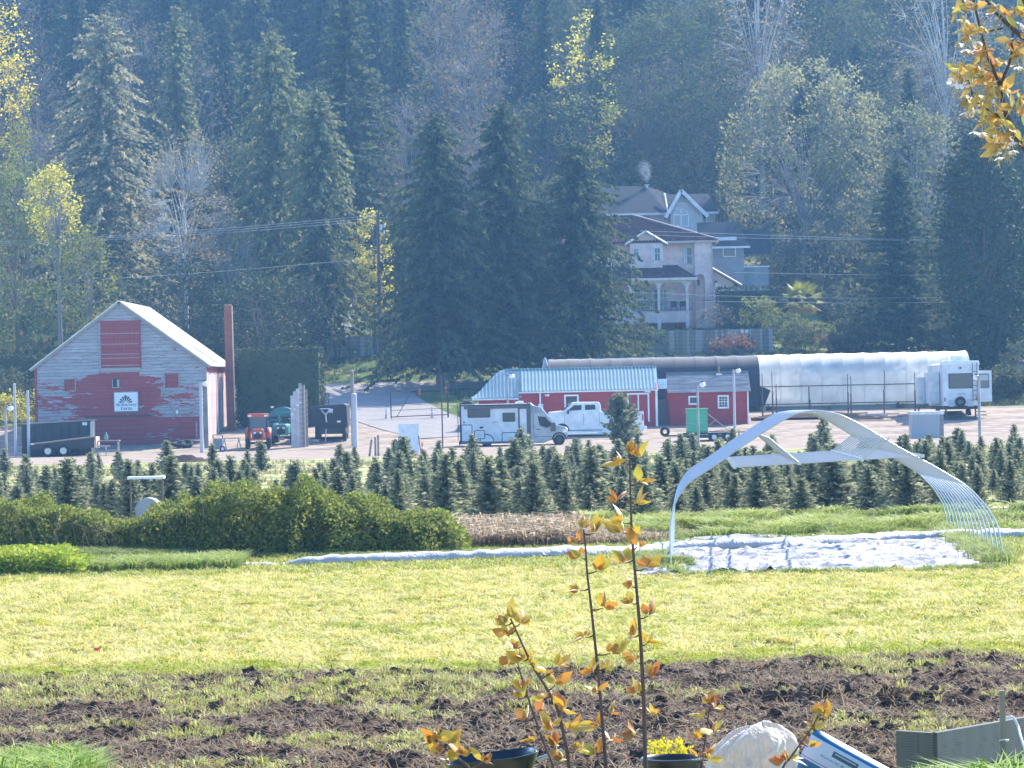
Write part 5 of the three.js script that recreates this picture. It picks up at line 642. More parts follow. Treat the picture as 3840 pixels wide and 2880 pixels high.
{ // teal loader frame of the second tractor is part of it: a curved hood arch behind
  const p = put(1060, 1640, 247.5), o = thing('round_baler', 'teal arched baler standing behind the teal tractor', 'baler', p); const arch = Array.from({ length: 17 }, (_, i) => [1.15 * Math.cos(i / 16 * Math.PI), 1 + 1.15 * Math.sin(i / 16 * Math.PI)]); mesh('shell', prism([...arch, [-1.15, 0.4], [1.15, 0.4]], 1.2, -1.2), grimy(0.06, 0.22, 0.21, 0.55), o); mesh('rollers', merge([0.5, 0.8, 1.1, 1.4].map((y) => rod(V(-0.9, y, 0.06), V(0.9, y, 0.06), 0.07))), M.darkmetal, o); for (const x of [-1, 1]) wheelPart(o, x, 0.35, -0.6, 0.35, 0.2, M.darkmetal); mesh('hood_light', box(0.2, 0.14, 0.1, -0.7, 2.15, 0), M.lampGlass, o);
}
{ // big black tipper trailer seen end on
  const D = 243, p = put(1240, 1645, D), o = thing('tipper_trailer', 'big black tipper trailer between the upright planks and the driveway post', 'trailer', p), k = D / FOCAL, X = (px) => (px - 1240) * k, Y = (py) => (1648 - py) * k;
  mesh('box_body', prism([[X(1165), Y(1590)], [X(1305), Y(1590)], [X(1302), Y(1512)], [X(1290), Y(1507)], [X(1195), Y(1512)], [X(1165), Y(1516)]], 4.5, -4.5, 0.04), M.black, o); mesh('lower_frame', box(2.2, 0.55, 3.8, 0, Y(1605), -2.2), M.darkmetal, o); for (const x of [X(1190), X(1292)]) for (const z of [-0.3, -2.6]) { const g = new THREE.Group(); g.name = 'wheel'; g.position.set(x, 0.5, z); g.rotation.y = Math.PI / 2; o.add(g); mesh('tyre', new THREE.TorusGeometry(0.37, 0.15, 10, 26), M.rubber, g); mesh('rim', wheel(0.24, 0.24, 0, 0, 0), M.darkmetal, g); }
  mesh('winch_frame', merge([box(0.75, 0.06, 0.08, X(1222), Y(1524), 0.1), rod(V(X(1208), Y(1530), 0.1), V(X(1222), Y(1545), 0.1), 0.05), rod(V(X(1238), Y(1530), 0.1), V(X(1224), Y(1545), 0.1), 0.05), rod(V(X(1223), Y(1545), 0.1), V(X(1226), Y(1575), 0.1), 0.05)]), M.galv, o); mesh('winch_drum', wheel(0.16, 0.3, X(1243), Y(1533), 0.15, 'x'), M.galv, o); mesh('clearance_light', box(0.25, 0.12, 0.08, X(1272), Y(1573), 0.04), M.lampGlass, o); mesh('drop_leg', rod(V(X(1220), 0, 0.1), V(X(1224), Y(1600), 0.1), 0.04), M.galv, o); mesh('step_block', box(0.45, 0.2, 0.3, X(1185), 0.1, 0.2), M.greyPost, o);
}
{ // black container and low dump trailer at the left
  const D = 230, p = put(200, 1690, D), k = D / FOCAL, X = (px) => (px - 200) * k, Y = (py) => (1693 - py) * k;
  const c = thing('black_container', 'long black open container left of the barn door', 'container', V(p.x, p.y, -D - 3)); const cy = (py) => Y(py) + 0.1;
  mesh('container_body', prism([[X(58), 0], [X(322), 0], [X(324), cy(1566)], [X(58), cy(1576)]], 2.2, -2.2, 0.03), grimy(0.028, 0.035, 0.04, 0.6), c); mesh('top_rail', box(X(345) - X(55), 0.08, 0.1, (X(345) + X(55)) / 2, cy(1568), 0.03, 0, 0, 0.036), M.weathered, c); for (let i = 0; i < 8; i++) mesh('side_rib', box(0.06, cy(1580), 0.05, X(75) + i * (X(310) - X(75)) / 7, cy(1580) / 2, 0.02), M.black, c); for (const px of [323, 331]) mesh('white_end_post', box(0.1, 1.15, 0.1, X(px), cy(1603), 0.08), M.whitePost, c); mesh('label_plate', box(0.32, 0.2, 0.02, X(299), cy(1578), 0.035), M.trim, c);
  const o = thing('dump_trailer', 'black tandem axle dump trailer in front of the black container', 'trailer', p); mesh('bed', prism([[X(112), Y(1655)], [X(130), Y(1668)], [X(350), Y(1662)], [X(356), Y(1622)], [X(115), Y(1645)]], 2, -2, 0.03), grimy(0.03, 0.028, 0.028, 0.6), o); mesh('bed_rail', rod(V(X(115), Y(1644), 0.03), V(X(358), Y(1620), 0.03), 0.05), mat(0.3, 0.22, 0.15, 0.6), o); for (const px of [180, 238]) { wheelPart(o, X(px), 0.4, 0.02, 0.4, 0.24, M.galv); wheelPart(o, X(px), 0.4, -2, 0.4, 0.24, M.galv); }
  mesh('mudguard', prism([[X(150), Y(1672)], [X(160), Y(1656)], [X(258), Y(1654)], [X(270), Y(1670)], [X(262), Y(1670)], [X(254), Y(1658)], [X(164), Y(1660)], [X(156), Y(1672)]], 0.36, -0.1), M.black, o); mesh('front_panel', box(0.14, 0.75, 1.9, X(357), Y(1642), -1), mat(0.5, 0.4, 0.28, 0.7), o); mesh('drawbar', merge([box(0.9, 0.1, 0.12, X(378), Y(1657), -0.5), box(0.9, 0.1, 0.12, X(378), Y(1657), -1.4)]), M.greyPost, o); mesh('jack', rod(V(X(392), Y(1690), -0.9), V(X(392), Y(1655), -0.9), 0.05), M.galv, o); mesh('tail_marker', box(0.2, 0.1, 0.1, X(122), Y(1643), 0.05), M.trim, o);
  const s = thing('work_table', 'small wooden work table on thin legs right of the dump trailer', 'table', put(405, 1682, 231)); mesh('table_top', box(1.6, 0.07, 0.8, 0, 0.98, 0), M.weathered, s); for (const [x, z] of [[-0.7, 0.3], [0.7, 0.3], [-0.7, -0.3], [0.7, -0.3]]) mesh('leg', box(0.06, 1, 0.06, x, 0.47, z), M.greyPost, s); mesh('shelf', box(1.4, 0.04, 0.6, 0, 0.35, 0), M.weathered, s);
  const b = mesh('bottle', new THREE.LatheGeometry([[0, 0], [0.12, 0], [0.13, 0.3], [0.05, 0.42], [0.04, 0.55], [0, 0.56]].map(([x, y]) => new THREE.Vector2(x, y)), 14), mat(0.12, 0.28, 0.26, 0.25), scene, V(s.position.x - 0.1, s.position.y + 1.018, s.position.z)); mark(b, 'teal jug standing on the small work table', 'jug');
}
{ // clutter along the barn front, right corner
  const R = rng(71);
  const p = put(818, 1650, 236), o = thing('portable_generator', 'grey generator with wheels by the barn side wall', 'generator', p); mesh('engine', rounded(0.6, 0.7, 0.1, 0.5, 0, 0.55, -0.25, 0.03), grimy(0.2, 0.22, 0.25, 0.5), o); for (const x of [-0.3, 0.32]) wheelPart(o, x, 0.2, 0.3, 0.2, 0.1, M.galv); mesh('handle', tube([V(-0.3, 0.9, 0.2), V(-0.3, 1.15, 0.3), V(0.3, 1.15, 0.3), V(0.3, 0.9, 0.2)], 0.03), M.darkmetal, o);
  const b = thing('workbench', 'pale plank bench on trestles beside the generator', 'bench', put(868, 1650, 237)); mesh('bench_top', box(1.3, 0.08, 0.5, 0, 0.85, 0), M.greyPost, b); for (const x of [-0.5, 0.5]) mesh('leg', merge([rod(V(x, 0.82, 0), V(x - 0.15, 0, 0.25), 0.035), rod(V(x, 0.82, 0), V(x + 0.15, 0, -0.25), 0.035)]), M.greyPost, b);
  for (let i = 0; i < 9; i++) { const q = put(R.in(640, 745), 1660, 241), L = R.in(0.8, 1.8); const s = mesh('scrap_plank', box(L, 0.05, 0.18, 0, 0.1 + i * 0.05, 0, R.norm() * 0.15, R.norm() * 0.6, R.norm() * 0.15), R.pick([M.weathered, M.bark, M.greyPost]), scene, q); mark(s, 'weathered scrap plank in the heap at the foot of the barn front', 'plank', 'scrap planks at the barn front'); }
  for (const [i, px] of [640, 672, 700].entries()) { const q = put(px, 1655, 240.5), g = new THREE.TorusGeometry(0.32, 0.14, 8, 20); g.rotateX(Math.PI / 2 + 0.3 * i); g.translate(0, 0.28, 0); const s = mesh('old_tyre', g, M.rubber, scene, q); mark(s, `old black tyre at the barn front, ${['nearest the sliding door', 'middle of three', 'nearest the barn corner'][i]}`, 'tyre', 'old tyres at the barn front'); }
}
// ---------------------------------------------------------------- yard furniture
function cone(px, pyB, d, h, m, label) { const o = thing('traffic_cone', label, 'traffic cone', put(px, pyB, d), 0, 'traffic cones'); mesh('cone', new THREE.LatheGeometry([[0.13, 0.03], [0.12, 0.06], [0.035, h], [0, h]].map(([x, y]) => new THREE.Vector2(x, y)), 14), m, o); mesh('base', box(0.34, 0.04, 0.34, 0, 0.02, 0), m, o); mesh('band', new THREE.CylinderGeometry(0.07, 0.09, h * 0.2, 14, 1, true).translate(0, h * 0.55, 0), M.trim, o); return o; }
const coneRed = mat(0.75, 0.12, 0.05, 0.6), conePale = mat(0.55, 0.5, 0.48, 0.7);
cone(1573, 1452, 280, 0.8, coneRed, 'orange cone on the road verge left of the spruce trunks'); cone(1673, 1440, 281, 0.8, coneRed, 'orange cone beside the middle spruce trunk'); cone(1448, 1534, 262, 0.85, conePale, 'faded cone on the driveway at the left end of the pipe gate'); cone(1620, 1534, 262, 0.85, conePale, 'faded cone on the driveway at the right end of the pipe gate'); cone(1584, 1690, 214, 0.72, coneRed, 'red cone right of the white notice board');
{ const o = thing('notice_board', 'leaning white plywood board with two round holes', 'board', put(1534, 1690, 216)), h = 1.85; mesh('board', (() => { const s = new THREE.Shape(); s.moveTo(-0.62, 0); s.lineTo(0.62, 0); s.lineTo(0.64, h); s.lineTo(-0.64, h); for (const [x, y, r] of [[-0.13, 1.33, 0.11], [0.16, 1.02, 0.13]]) { const c = new THREE.Path(); c.absarc(x, y, r, 0, 6.2832); s.holes.push(c); } return new THREE.ExtrudeGeometry(s, { depth: 0.03, bevelEnabled: false, curveSegments: 16 }).rotateX(-0.06); })(), M.white, o); mesh('back_sheet', box(1.2, h - 0.1, 0.02, 0, h / 2, -0.05, -0.06), mat(0.12, 0.13, 0.15, 0.9), o); for (const s of [-1, 1]) mesh('prop', rod(V(s * 0.6, 1.1, -0.05), V(s * 0.75, 0, 0.35), 0.03), M.darkmetal, o); }
{ const a = put(1466, 1534, 262), b = put(1680, 1530, 262), L = b.x - a.x, o = thing('pipe_gate', 'open dark pipe gate across the driveway', 'gate', a); const h = at(1466, 1468, 262).y - a.y; mesh('gate_frame', merge([rod(V(0, 0, 0), V(0, h, 0), 0.045), rod(V(0, h, 0), V(L, h + 0.1, 0), 0.04), rod(V(0, 0.15, 0), V(L, 0.25, 0), 0.035), rod(V(L, 0, 0), V(L, h + 0.5, 0), 0.06)]), M.darkmetal, o); for (let i = 1; i < 4; i++) mesh('gate_bar', rod(V(0, 0.15 + i * (h - 0.15) / 4, 0), V(L, 0.25 + i * (h - 0.1) / 4, 0), 0.018), M.darkmetal, o); mesh('brace', rod(V(0.4, 0.1, 0), V(1.6, h, 0), 0.025), M.darkmetal, o); }
{ const a = put(1197, 1512, 266), o = thing('trellis_panel', 'small dark diamond trellis panel by the clipped hedge', 'trellis', a), y = at(1197, 1512, 266).y - a.y, h = 0.72, w = 0.75; mesh('panel_frame', merge([box(0.05, h + y + 0.2, 0.05, 0, (h + y - 0.2) / 2, 0), box(0.05, h + y + 0.2, 0.05, w, (h + y - 0.2) / 2, 0), box(w, 0.05, 0.05, w / 2, y + h, 0), box(w, 0.05, 0.05, w / 2, y, 0)]), M.darkmetal, o); for (let i = 0; i < 3; i++) { mesh('lattice_bar', rod(V(i * w / 3, y, 0), V((i + 1) * w / 3, y + h, 0), 0.015), M.darkmetal, o); mesh('lattice_bar', rod(V((i + 1) * w / 3, y, 0), V(i * w / 3, y + h, 0), 0.015), M.darkmetal, o); } }
{ const p = put(2045, 1400, 268), b = at(2045, 1400, 268).y - p.y, o = thing('folded_parasol', 'folded pale grey parasol behind the green roof', 'parasol', p); mesh('pole', rod(V(0, -0.2, 0), V(0, b + 1.2, 0), 0.04), M.steel, o); mesh('folded_canopy', new THREE.LatheGeometry([[0.02, 1.35], [0.14, 1.15], [0.2, 0.8], [0.27, 0.35], [0.33, 0], [0.25, -0.02], [0, 0]].map(([x, y]) => new THREE.Vector2(x, y)), 12).translate(0, b - 0.1, 0), grimy(0.45, 0.46, 0.5, 0.9), o); }
// plank fences
function fence(name, label, px0, py0, px1, py1, d0, d1, h, n, o2 = {}) {
  const a = put(px0, py0, d0), b = put(px1, py1, d1), L = Math.hypot(b.x - a.x, b.z - a.z), turn = -Math.atan2(b.z - a.z, b.x - a.x), o = thing(name, label, 'fence', a, turn), R = rng(n), m = [M.weathered, M.greyPost, mat(0.2, 0.2, 0.2, 0.9, { map: woodVTex })], w = L / n, hb = h / 2;
  for (let i = 0; i < n; i++) { const t = (i + 0.5) / n, gy = lerp(0, b.y - a.y, t), hh = (typeof h === 'function' ? h(t) : h) * R.in(0.98, 1.02); mesh('board', box(w - 0.012, hh + 0.3, 0.03, (i + 0.5) * w, gy + hh / 2 - 0.15, R.in(0, 0.02)), R.pick(m), o); }
  for (let i = 0; i <= n; i += 12) { const t = Math.min(1, i / n), gy = lerp(0, b.y - a.y, t), hh = typeof h === 'function' ? h(t) : h; mesh('fence_post', box(0.12, hh + 0.25, 0.1, t * L, gy + hh / 2, -0.08), M.weathered, o); }
  for (const q of [0.25, 0.8]) { const hh = typeof h === 'function' ? h(0.5) : h; mesh('rail', rod(V(0, q * hh, -0.05), V(L, b.y - a.y + q * hh, -0.05), 0.04, 0.04, 4), M.weathered, o); }
  if (o2.plate) mesh('notice_plate', box(0.32, 0.32, 0.03, o2.plate * L, (typeof h === 'function' ? h(o2.plate) : h) - 0.35, 0.05), M.trim, o); return o;
}
fence('board_fence', 'grey board fence on the bank left of the spruces', 1180, 1345, 1425, 1335, 306, 306, 2.0, 44, { plate: 0.2 });
fence('board_fence', 'sunlit board fence climbing the bank beside the yellow bush', 1222, 1300, 1330, 1180, 312, 338, 2.0, 30);
fence('board_fence', 'dark board fence in front of the pink house', 2400, 1330, 2900, 1325, 305, 305, 2.1, 62, {});
for (const [i, px] of [2783, 2800].entries()) { const q = at(px, 1243, 304.85), m = mesh('fence_plate', box(0.28, 0.3, 0.04), M.trim, scene, q); mark(m, `small white plate on the dark board fence, ${['left', 'right'][i]} of the pair`, 'plate', 'white plates on the dark board fence'); }
// ---------------------------------------------------------------- utility pole and wires
{ const p = put(1428, 1330, 300), h = at(1428, 795, 300).y - p.y, o = thing('utility_pole', 'wooden utility pole left of the three spruces', 'utility pole', p); mesh('pole', rod(V(0, -0.5, 0), V(0, h, 0), 0.2, 0.14, 9), mat(0.13, 0.1, 0.085, 0.95), o); mesh('crossarm', box(1.9, 0.12, 0.12, 0, h - 0.5, 0), M.weathered, o); for (const x of [-0.8, 0, 0.8]) mesh('insulator', new THREE.CylinderGeometry(0.06, 0.08, 0.16, 8).translate(x, h - 0.36, 0), M.greyPost, o); mesh('transformer', new THREE.CylinderGeometry(0.26, 0.26, 0.8, 12).translate(0.35, h - 1.5, 0.1), M.steel, o);
  const wireM = mat(0.35, 0.35, 0.36, 0.5, { metalness: 0.4 });
  const wire = (label, ...pts) => { const g = tube(pts.map(([px, py, d]) => at(px, py, d)), 0.022, 40, 5); const w = mesh('power_line', g, wireM); mark(w, label, 'power line', 'overhead power lines'); };
  wire('highest power line running left of the utility pole', [-120, 912, 296], [400, 886, 297], [900, 852, 298], [1424, 806, 300]); wire('second power line running left of the utility pole', [-120, 918, 296.4], [400, 893, 297.4], [900, 860, 298.4], [1424, 815, 300.4]); wire('third power line running left of the utility pole', [-120, 926, 296.8], [400, 900, 297.8], [900, 869, 298.8], [1428, 825, 300.8]);
  wire('low service line left of the utility pole', [380, 1048, 290], [800, 1020, 295], [1220, 985, 299], [1428, 966, 300]); wire('upper power line right of the spruces', [2400, 866, 299], [2760, 878, 299], [3300, 896, 299], [3950, 905, 299]); wire('second power line right of the spruces', [2400, 880, 299.4], [2760, 892, 299.4], [3300, 900, 299.4], [3950, 915, 299.4]); wire('middle service line crossing the pink house', [2300, 1092, 299], [2650, 1108, 299], [3200, 1118, 299], [3950, 1110, 299]); wire('lowest service line crossing the pink house', [2300, 1122, 299], [2650, 1130, 299], [3200, 1136, 299], [3950, 1130, 299]); wire('service line over the dark hedge right of the pink house', [2750, 1022, 299.5], [3000, 1027, 299.5], [3400, 1032, 299.5], [3950, 1025, 299.5]);
}
// ---------------------------------------------------------------- hillside houses
const tileRed = [0, 1, 2].map((i) => dull(0.11 + 0.03 * i, 0.06 + 0.015 * i, 0.055 + 0.015 * i)), slate = dull(0.05, 0.058, 0.07, { map: rep(grimeTex, 0.4) }), paleGrey = grimy(0.5, 0.52, 0.54, 0.85, { bumpMap: rep(bumpTex, 1), bumpScale: 0.01 }), fascia = grimy(0.72, 0.73, 0.74, 0.7);
function roofPanel(parent, a, b, c, d, m, th = 0.14, name = 'roof') { const n = b.clone().sub(a).cross(d.clone().sub(a)).normalize().multiplyScalar(-th), t = new Tris(), A = a.clone().add(n), B = b.clone().add(n), C = c.clone().add(n), E = d.clone().add(n), u = (p) => [p.x, p.y + p.z]; t.quad(a, b, c, d, null, [u(a), u(b), u(c), u(d)]); t.quad(E, C, B, A, null, [u(d), u(c), u(b), u(a)]); for (const [p, q, r, s] of [[a, A, B, b], [b, B, C, c], [c, C, E, d], [d, E, A, a]]) t.quad(p, q, r, s, null, [[0, 0], [0, 0.1], [1, 0.1], [1, 0]]); return mesh(name, t.geo(), m, parent); }
function tiles(parent, a, b, c, d, rows, cols, seed) { // barrel tiles in courses on the panel a b c d (a,b eave; d,c ridge), joined into one part
  const R = rng(seed), list = [new Tris(), new Tris(), new Tris()], n = b.clone().sub(a).cross(d.clone().sub(a)).normalize();
  for (let j = 0; j < rows; j++) for (let i = 0; i < cols; i++) { const P = (s, t) => a.clone().lerp(b, s).lerp(d.clone().lerp(c, s), t), s0 = i / cols, s1 = (i + 0.94) / cols, t0 = j / rows, t1 = (j + 1.05) / rows, L = P(s0, t0).addScaledVector(n, 0.04), Rr = P(s1, t0).addScaledVector(n, 0.04), Mi = P((s0 + s1) / 2, t0).addScaledVector(n, 0.13), L1 = P(s0, t1).addScaledVector(n, 0.01), R1 = P(s1, t1).addScaledVector(n, 0.01), M1 = P((s0 + s1) / 2, t1).addScaledVector(n, 0.08), t = R.pick(list); t.quad(L, Mi, M1, L1); t.quad(Mi, Rr, R1, M1); t.tri(L, Rr, Mi); }
  list.forEach((t, i) => { const m = mesh('roof_tiles', t.geo(), tileRed[i], parent); m.userData.kind = 'stuff'; });
}
function houseWindow(parent, x, y, z, w, h, o = {}) { const g = new THREE.Group(); g.name = 'window'; g.position.set(x, y, z); parent.add(g); mesh('pane', box(w, h, 0.04), mat(0.07, 0.085, 0.1, 0.12), g); mesh('frame', merge([box(w + 0.14, 0.08, 0.09, 0, h / 2, 0.02), box(w + 0.14, 0.08, 0.09, 0, -h / 2, 0.02), box(0.08, h, 0.09, -w / 2, 0, 0.02), box(0.08, h, 0.09, w / 2, 0, 0.02), ...(o.bars ?? []).map(([bx, by, bw, bh]) => box(bw, bh, 0.07, bx, by, 0.02))]), M.trim, g); if (o.trim) mesh('surround', merge([box(w + 0.6, 0.25, 0.06, 0, h / 2 + 0.2, -0.01), box(w + 0.6, 0.25, 0.06, 0, -h / 2 - 0.2, -0.01), box(0.22, h + 0.2, 0.06, -w / 2 - 0.18, 0, -0.01), box(0.22, h + 0.2, 0.06, w / 2 + 0.18, 0, -0.01)]), M.stuccoTrim, g); return g; }
{
  const D = 330, k = D / FOCAL, ref = at(2500, 1240, D), p = V(ref.x, ref.y - 1.5, -D), o = thing('pink_house', 'pink stucco house with a brown tiled roof and a columned porch', 'house', p);
  const q = (px, py) => { const w = at(px, py, D); return [w.x - p.x, w.y - p.y]; }, [xl] = q(2130, 1050), [xr] = q(2664, 1050), [, ye] = q(2500, 906), [, ybase] = q(2500, 1240), dep = 10;
  mesh('upper_wall', box(xr - xl, ye - 0, dep, (xr + xl) / 2, ye / 2, -dep / 2), M.stucco, o);
  // gabled bay
  const [bl] = q(2362, 1000), [br] = q(2484, 1000), [, by] = q(2420, 1000), [bpx, bpy] = q(2420, 872), [, byb] = q(2420, 1006);
  mesh('gable_bay', prism([[bl, byb], [br, byb], [br, ye - 0.05], [bpx, bpy - 0.1], [bl, ye - 0.05]], 0.8, 0), M.stucco, o);
  roofPanel(o, V(br + 0.5, ye - 0.25, 1.1), V(br + 0.5, ye - 0.25, -3), V(bpx, bpy + 0.1, -3), V(bpx, bpy + 0.1, 1.1), tileRed[0]); roofPanel(o, V(bl - 0.5, ye - 0.25, -3), V(bl - 0.5, ye - 0.25, 1.1), V(bpx, bpy + 0.1, 1.1), V(bpx, bpy + 0.1, -3), tileRed[0]);
  mesh('gable_rake', merge([rod(V(bl - 0.5, ye - 0.3, 1.12), V(bpx, bpy + 0.05, 1.12), 0.11, 0.11, 4), rod(V(br + 0.5, ye - 0.3, 1.12), V(bpx, bpy + 0.05, 1.12), 0.11, 0.11, 4)]), fascia, o);
  // hipped main roof
  const [rx, ry] = q(2360, 800), e0 = xl - 0.7, e1 = xr + 0.75, zf = 0.9, zb = -dep - 0.7, rz = -dep / 2;
  { const a = V(e0, ye, zf), b = V(e1, ye, zf), c = V(rx + 0.4, ry, rz), d = V(rx - 5, ry, rz); const main = roofPanel(o, a, b, c, d, tileRed[0]); tiles(main, a, b, c, d, 20, 46, 5); roofPanel(o, b, V(e1, ye, zb), c, c.clone().add(V(0.01, 0, 0)), tileRed[1]); roofPanel(o, V(e1, ye, zb), V(e0, ye, zb), d, c, tileRed[0]); roofPanel(o, V(e0, ye, zb), a, d.clone().add(V(0.01, 0, 0)), d, tileRed[0]); mesh('ridge_cap', rod(V(e1, ye + 0.1, zf), c.clone().add(V(0, 0.1, 0)), 0.1, 0.1, 6), mat(0.4, 0.3, 0.26, 0.8), o); }
  mesh('eave_board', merge([box(e1 - br - 0.4, 0.22, 0.1, (e1 + br + 0.4) / 2, ye - 0.1, zf + 0.02), box(0.1, 0.22, dep + 1.6, e1 + 0.02, ye - 0.1, (zf + zb) / 2)]), mat(0.6, 0.42, 0.34, 0.8), o); mesh('gutter_pipe', rod(V(q(2565, 915)[0], ye - 0.2, 0.12), V(q(2567, 1040)[0], q(2567, 1040)[1], 0.12), 0.06), M.stuccoTrim, o);
  for (const [px, py0, py1, w] of [[2384, 933, 962, 0.5], [2463, 930, 980, 0.55]]) { const [x, y1] = q(px, py0), [, y0] = q(px, py1); houseWindow(o, x, (y0 + y1) / 2, 0.83, w, y1 - y0, { bars: [[0, 0, 0.04, y1 - y0], [0, 0.1, w, 0.06]], trim: px > 2400 }); }
  { const [x, y1] = q(2584, 928), [, y0] = q(2584, 991); houseWindow(o, x, (y0 + y1) / 2, 0.03, 0.55, y1 - y0, { bars: [[0, 0, 0.55, 0.08]], trim: true }); }
  // porch: roof, columns, balcony, railing, doors
  const [pl] = q(2200, 1050), [pr, py] = q(2608, 1043), [, pt] = q(2500, 1002), [, fl] = q(2500, 1170), [, fb] = q(2500, 1212), [pw] = q(2580, 1100), pz = 2.6;
  { const a = V(pl, py, pz + 0.5), b = V(pr, py, pz + 0.5), c = V(q(2540, 1000)[0], pt + 0.15, 0), d = V(pl, pt + 0.15, 0), main = roofPanel(o, a, b, c, d, tileRed[0], 0.14, 'porch_roof'); tiles(main, a, b, c, d, 8, 36, 6); mesh('porch_eave', box(pr - pl, 0.24, 0.12, (pr + pl) / 2, py - 0.12, pz + 0.48), M.stuccoTrim, o); }
  mesh('balcony_slab', box(pw - pl, fl - fb, pz + 0.2, (pw + pl) / 2, (fl + fb) / 2, pz / 2), M.stucco, o); mesh('lower_wall', box(pw - pl, fb, 0.3, (pw + pl) / 2, fb / 2, 0.2), mat(0.6, 0.36, 0.26, 0.9, { map: rep(grimeTex, 0.3) }), o); mesh('porch_beam', box(pw - pl, 0.3, 0.3, (pw + pl) / 2, py - 0.3, pz), M.stuccoTrim, o);
  for (const px of [2362, 2466, 2572]) { const [x] = q(px, 1120); mesh('column', merge([box(0.24, py - fl, 0.24, x, (py + fl) / 2, pz), prism([[x - 0.12, py - 0.85], [x + 0.12, py - 0.85], [x + 0.5, py - 0.4], [x - 0.5, py - 0.4]], 0.2, pz - 0.1), box(0.34, fl - 0, 0.34, x, fl / 2 - 0.4, pz - 0.05)]), M.stuccoTrim, o); }
  for (const px of [2388, 2422, 2460, 2487]) { const [x, y1] = q(px, 1085), [, y0] = q(px, 1165), dark = px === 2388 || px === 2460; houseWindow(o, x, (y0 + y1) / 2, 0.1, 0.7, y1 - y0, { bars: dark ? [] : [[0, 0, 0.05, y1 - y0], ...[-0.3, -0.1, 0.1, 0.3].map((t) => [0, t * (y1 - y0), 0.7, 0.05])] }); }
  const rail = new THREE.Group(); rail.name = 'railing'; o.add(rail); mesh('top_rail', box(q(2570, 1)[0] - q(2366, 1)[0], 0.06, 0.05, (q(2570, 1)[0] + q(2366, 1)[0]) / 2, fl + 0.98, pz), M.black, rail); mesh('bottom_rail', box(q(2570, 1)[0] - q(2366, 1)[0], 0.05, 0.05, (q(2570, 1)[0] + q(2366, 1)[0]) / 2, fl + 0.12, pz), M.black, rail); for (let x = q(2368, 1)[0]; x < q(2570, 1)[0]; x += 0.17) mesh('baluster', box(0.025, 0.86, 0.025, x, fl + 0.55, pz), M.black, rail); mesh('top_rail', box(q(2640, 1)[0] - q(2575, 1)[0], 0.06, 0.05, (q(2640, 1)[0] + q(2575, 1)[0]) / 2, fl + 0.98, 1.6), M.black, rail);
  // entrance tower with arched niche
  const [tl] = q(2605, 1050), [tr] = q(2666, 1050), [nx, ny] = q(2622, 1022); mesh('entry_tower', (() => { const s = new THREE.Shape(); s.moveTo(tl, 0); s.lineTo(tr + 0.1, 0); s.lineTo(tr + 0.1, ye - 0.1); s.lineTo(tl, ye - 0.1); const h = new THREE.Path(), [a] = q(2608, 1100), [b] = q(2642, 1100); h.moveTo(a, fl); h.lineTo(b, fl); h.lineTo(b, ny - 0.6); h.absarc((a + b) / 2, ny - 0.6, (b - a) / 2, 0, Math.PI); h.lineTo(a, fl); s.holes.push(h); return new THREE.ExtrudeGeometry(s, { depth: 0.7, bevelEnabled: false, curveSegments: 12 }); })(), M.stucco, o); mesh('corner_trim', box(0.12, ye, 0.14, tr + 0.1, ye / 2, 0.7), mat(0.62, 0.42, 0.34, 0.9), o);
  // low side wing
  const [wr] = q(2752, 1100), [wl] = q(2668, 1100), [, wy] = q(2752, 1062), [, wt] = q(2668, 1000); mesh('side_wing', prism([[wl, 0], [wr, 0], [wr, wy], [wl, wt - 0.2]], 7, -7), M.stucco, o); roofPanel(o, V(wl, wt, 0.6), V(wl, wt, -7.4), V(wr + 0.7, wy - 0.1, -7.4), V(wr + 0.7, wy - 0.1, 0.6), tileRed[1], -0.16, 'wing_roof'); mesh('wing_rake', rod(V(wl, wt - 0.12, 0.62), V(wr + 0.7, wy - 0.22, 0.62), 0.11, 0.11, 4), mat(0.65, 0.5, 0.42, 0.8), o); { const [x, y1] = q(2729, 1086), [, y0] = q(2729, 1160); houseWindow(o, x, (y0 + y1) / 2, 0.04, 0.6, y1 - y0, { bars: [[0, 0, 0.05, y1 - y0], ...[-0.3, -0.1, 0.1, 0.3].map((t) => [0, t * (y1 - y0), 0.6, 0.05])] }); }
  for (const [px, py2, z] of [[2683, 1068, 0.25], [2618, 1064, 0.95]]) { const g = new THREE.Group(); g.name = 'wall_lantern'; const [x, y] = q(px, py2); g.position.set(x, y, z); o.add(g); mesh('lantern_glass', new THREE.CylinderGeometry(0.16, 0.11, 0.42, 6), px > 2650 ? M.lampGlass : mat(0.1, 0.09, 0.08, 0.3), g); mesh('lantern_cap', new THREE.ConeGeometry(0.24, 0.24, 6).translate(0, 0.33, 0), M.black, g); mesh('bracket', box(0.06, 0.08, 0.3, 0, 0.2, -0.15), M.black, g); }
  for (const px of [2500, 2535]) { const c = thing('porch_chair', px === 2500 ? 'dark porch chair nearest the middle porch column' : 'dark porch chair nearest the right porch column', 'chair', V(p.x + q(px, 1)[0], p.y + fl, -D + 1.6)); mesh('seat', box(0.6, 0.06, 0.55, 0, 0.45, 0), M.black, c); mesh('backrest', box(0.6, 0.55, 0.05, 0, 0.75, -0.26), M.black, c); for (const [x, z] of [[-0.27, 0.24], [0.27, 0.24], [-0.27, -0.24], [0.27, -0.24]]) mesh('leg', box(0.05, 0.45, 0.05, x, 0.22, z), M.black, c); }
}
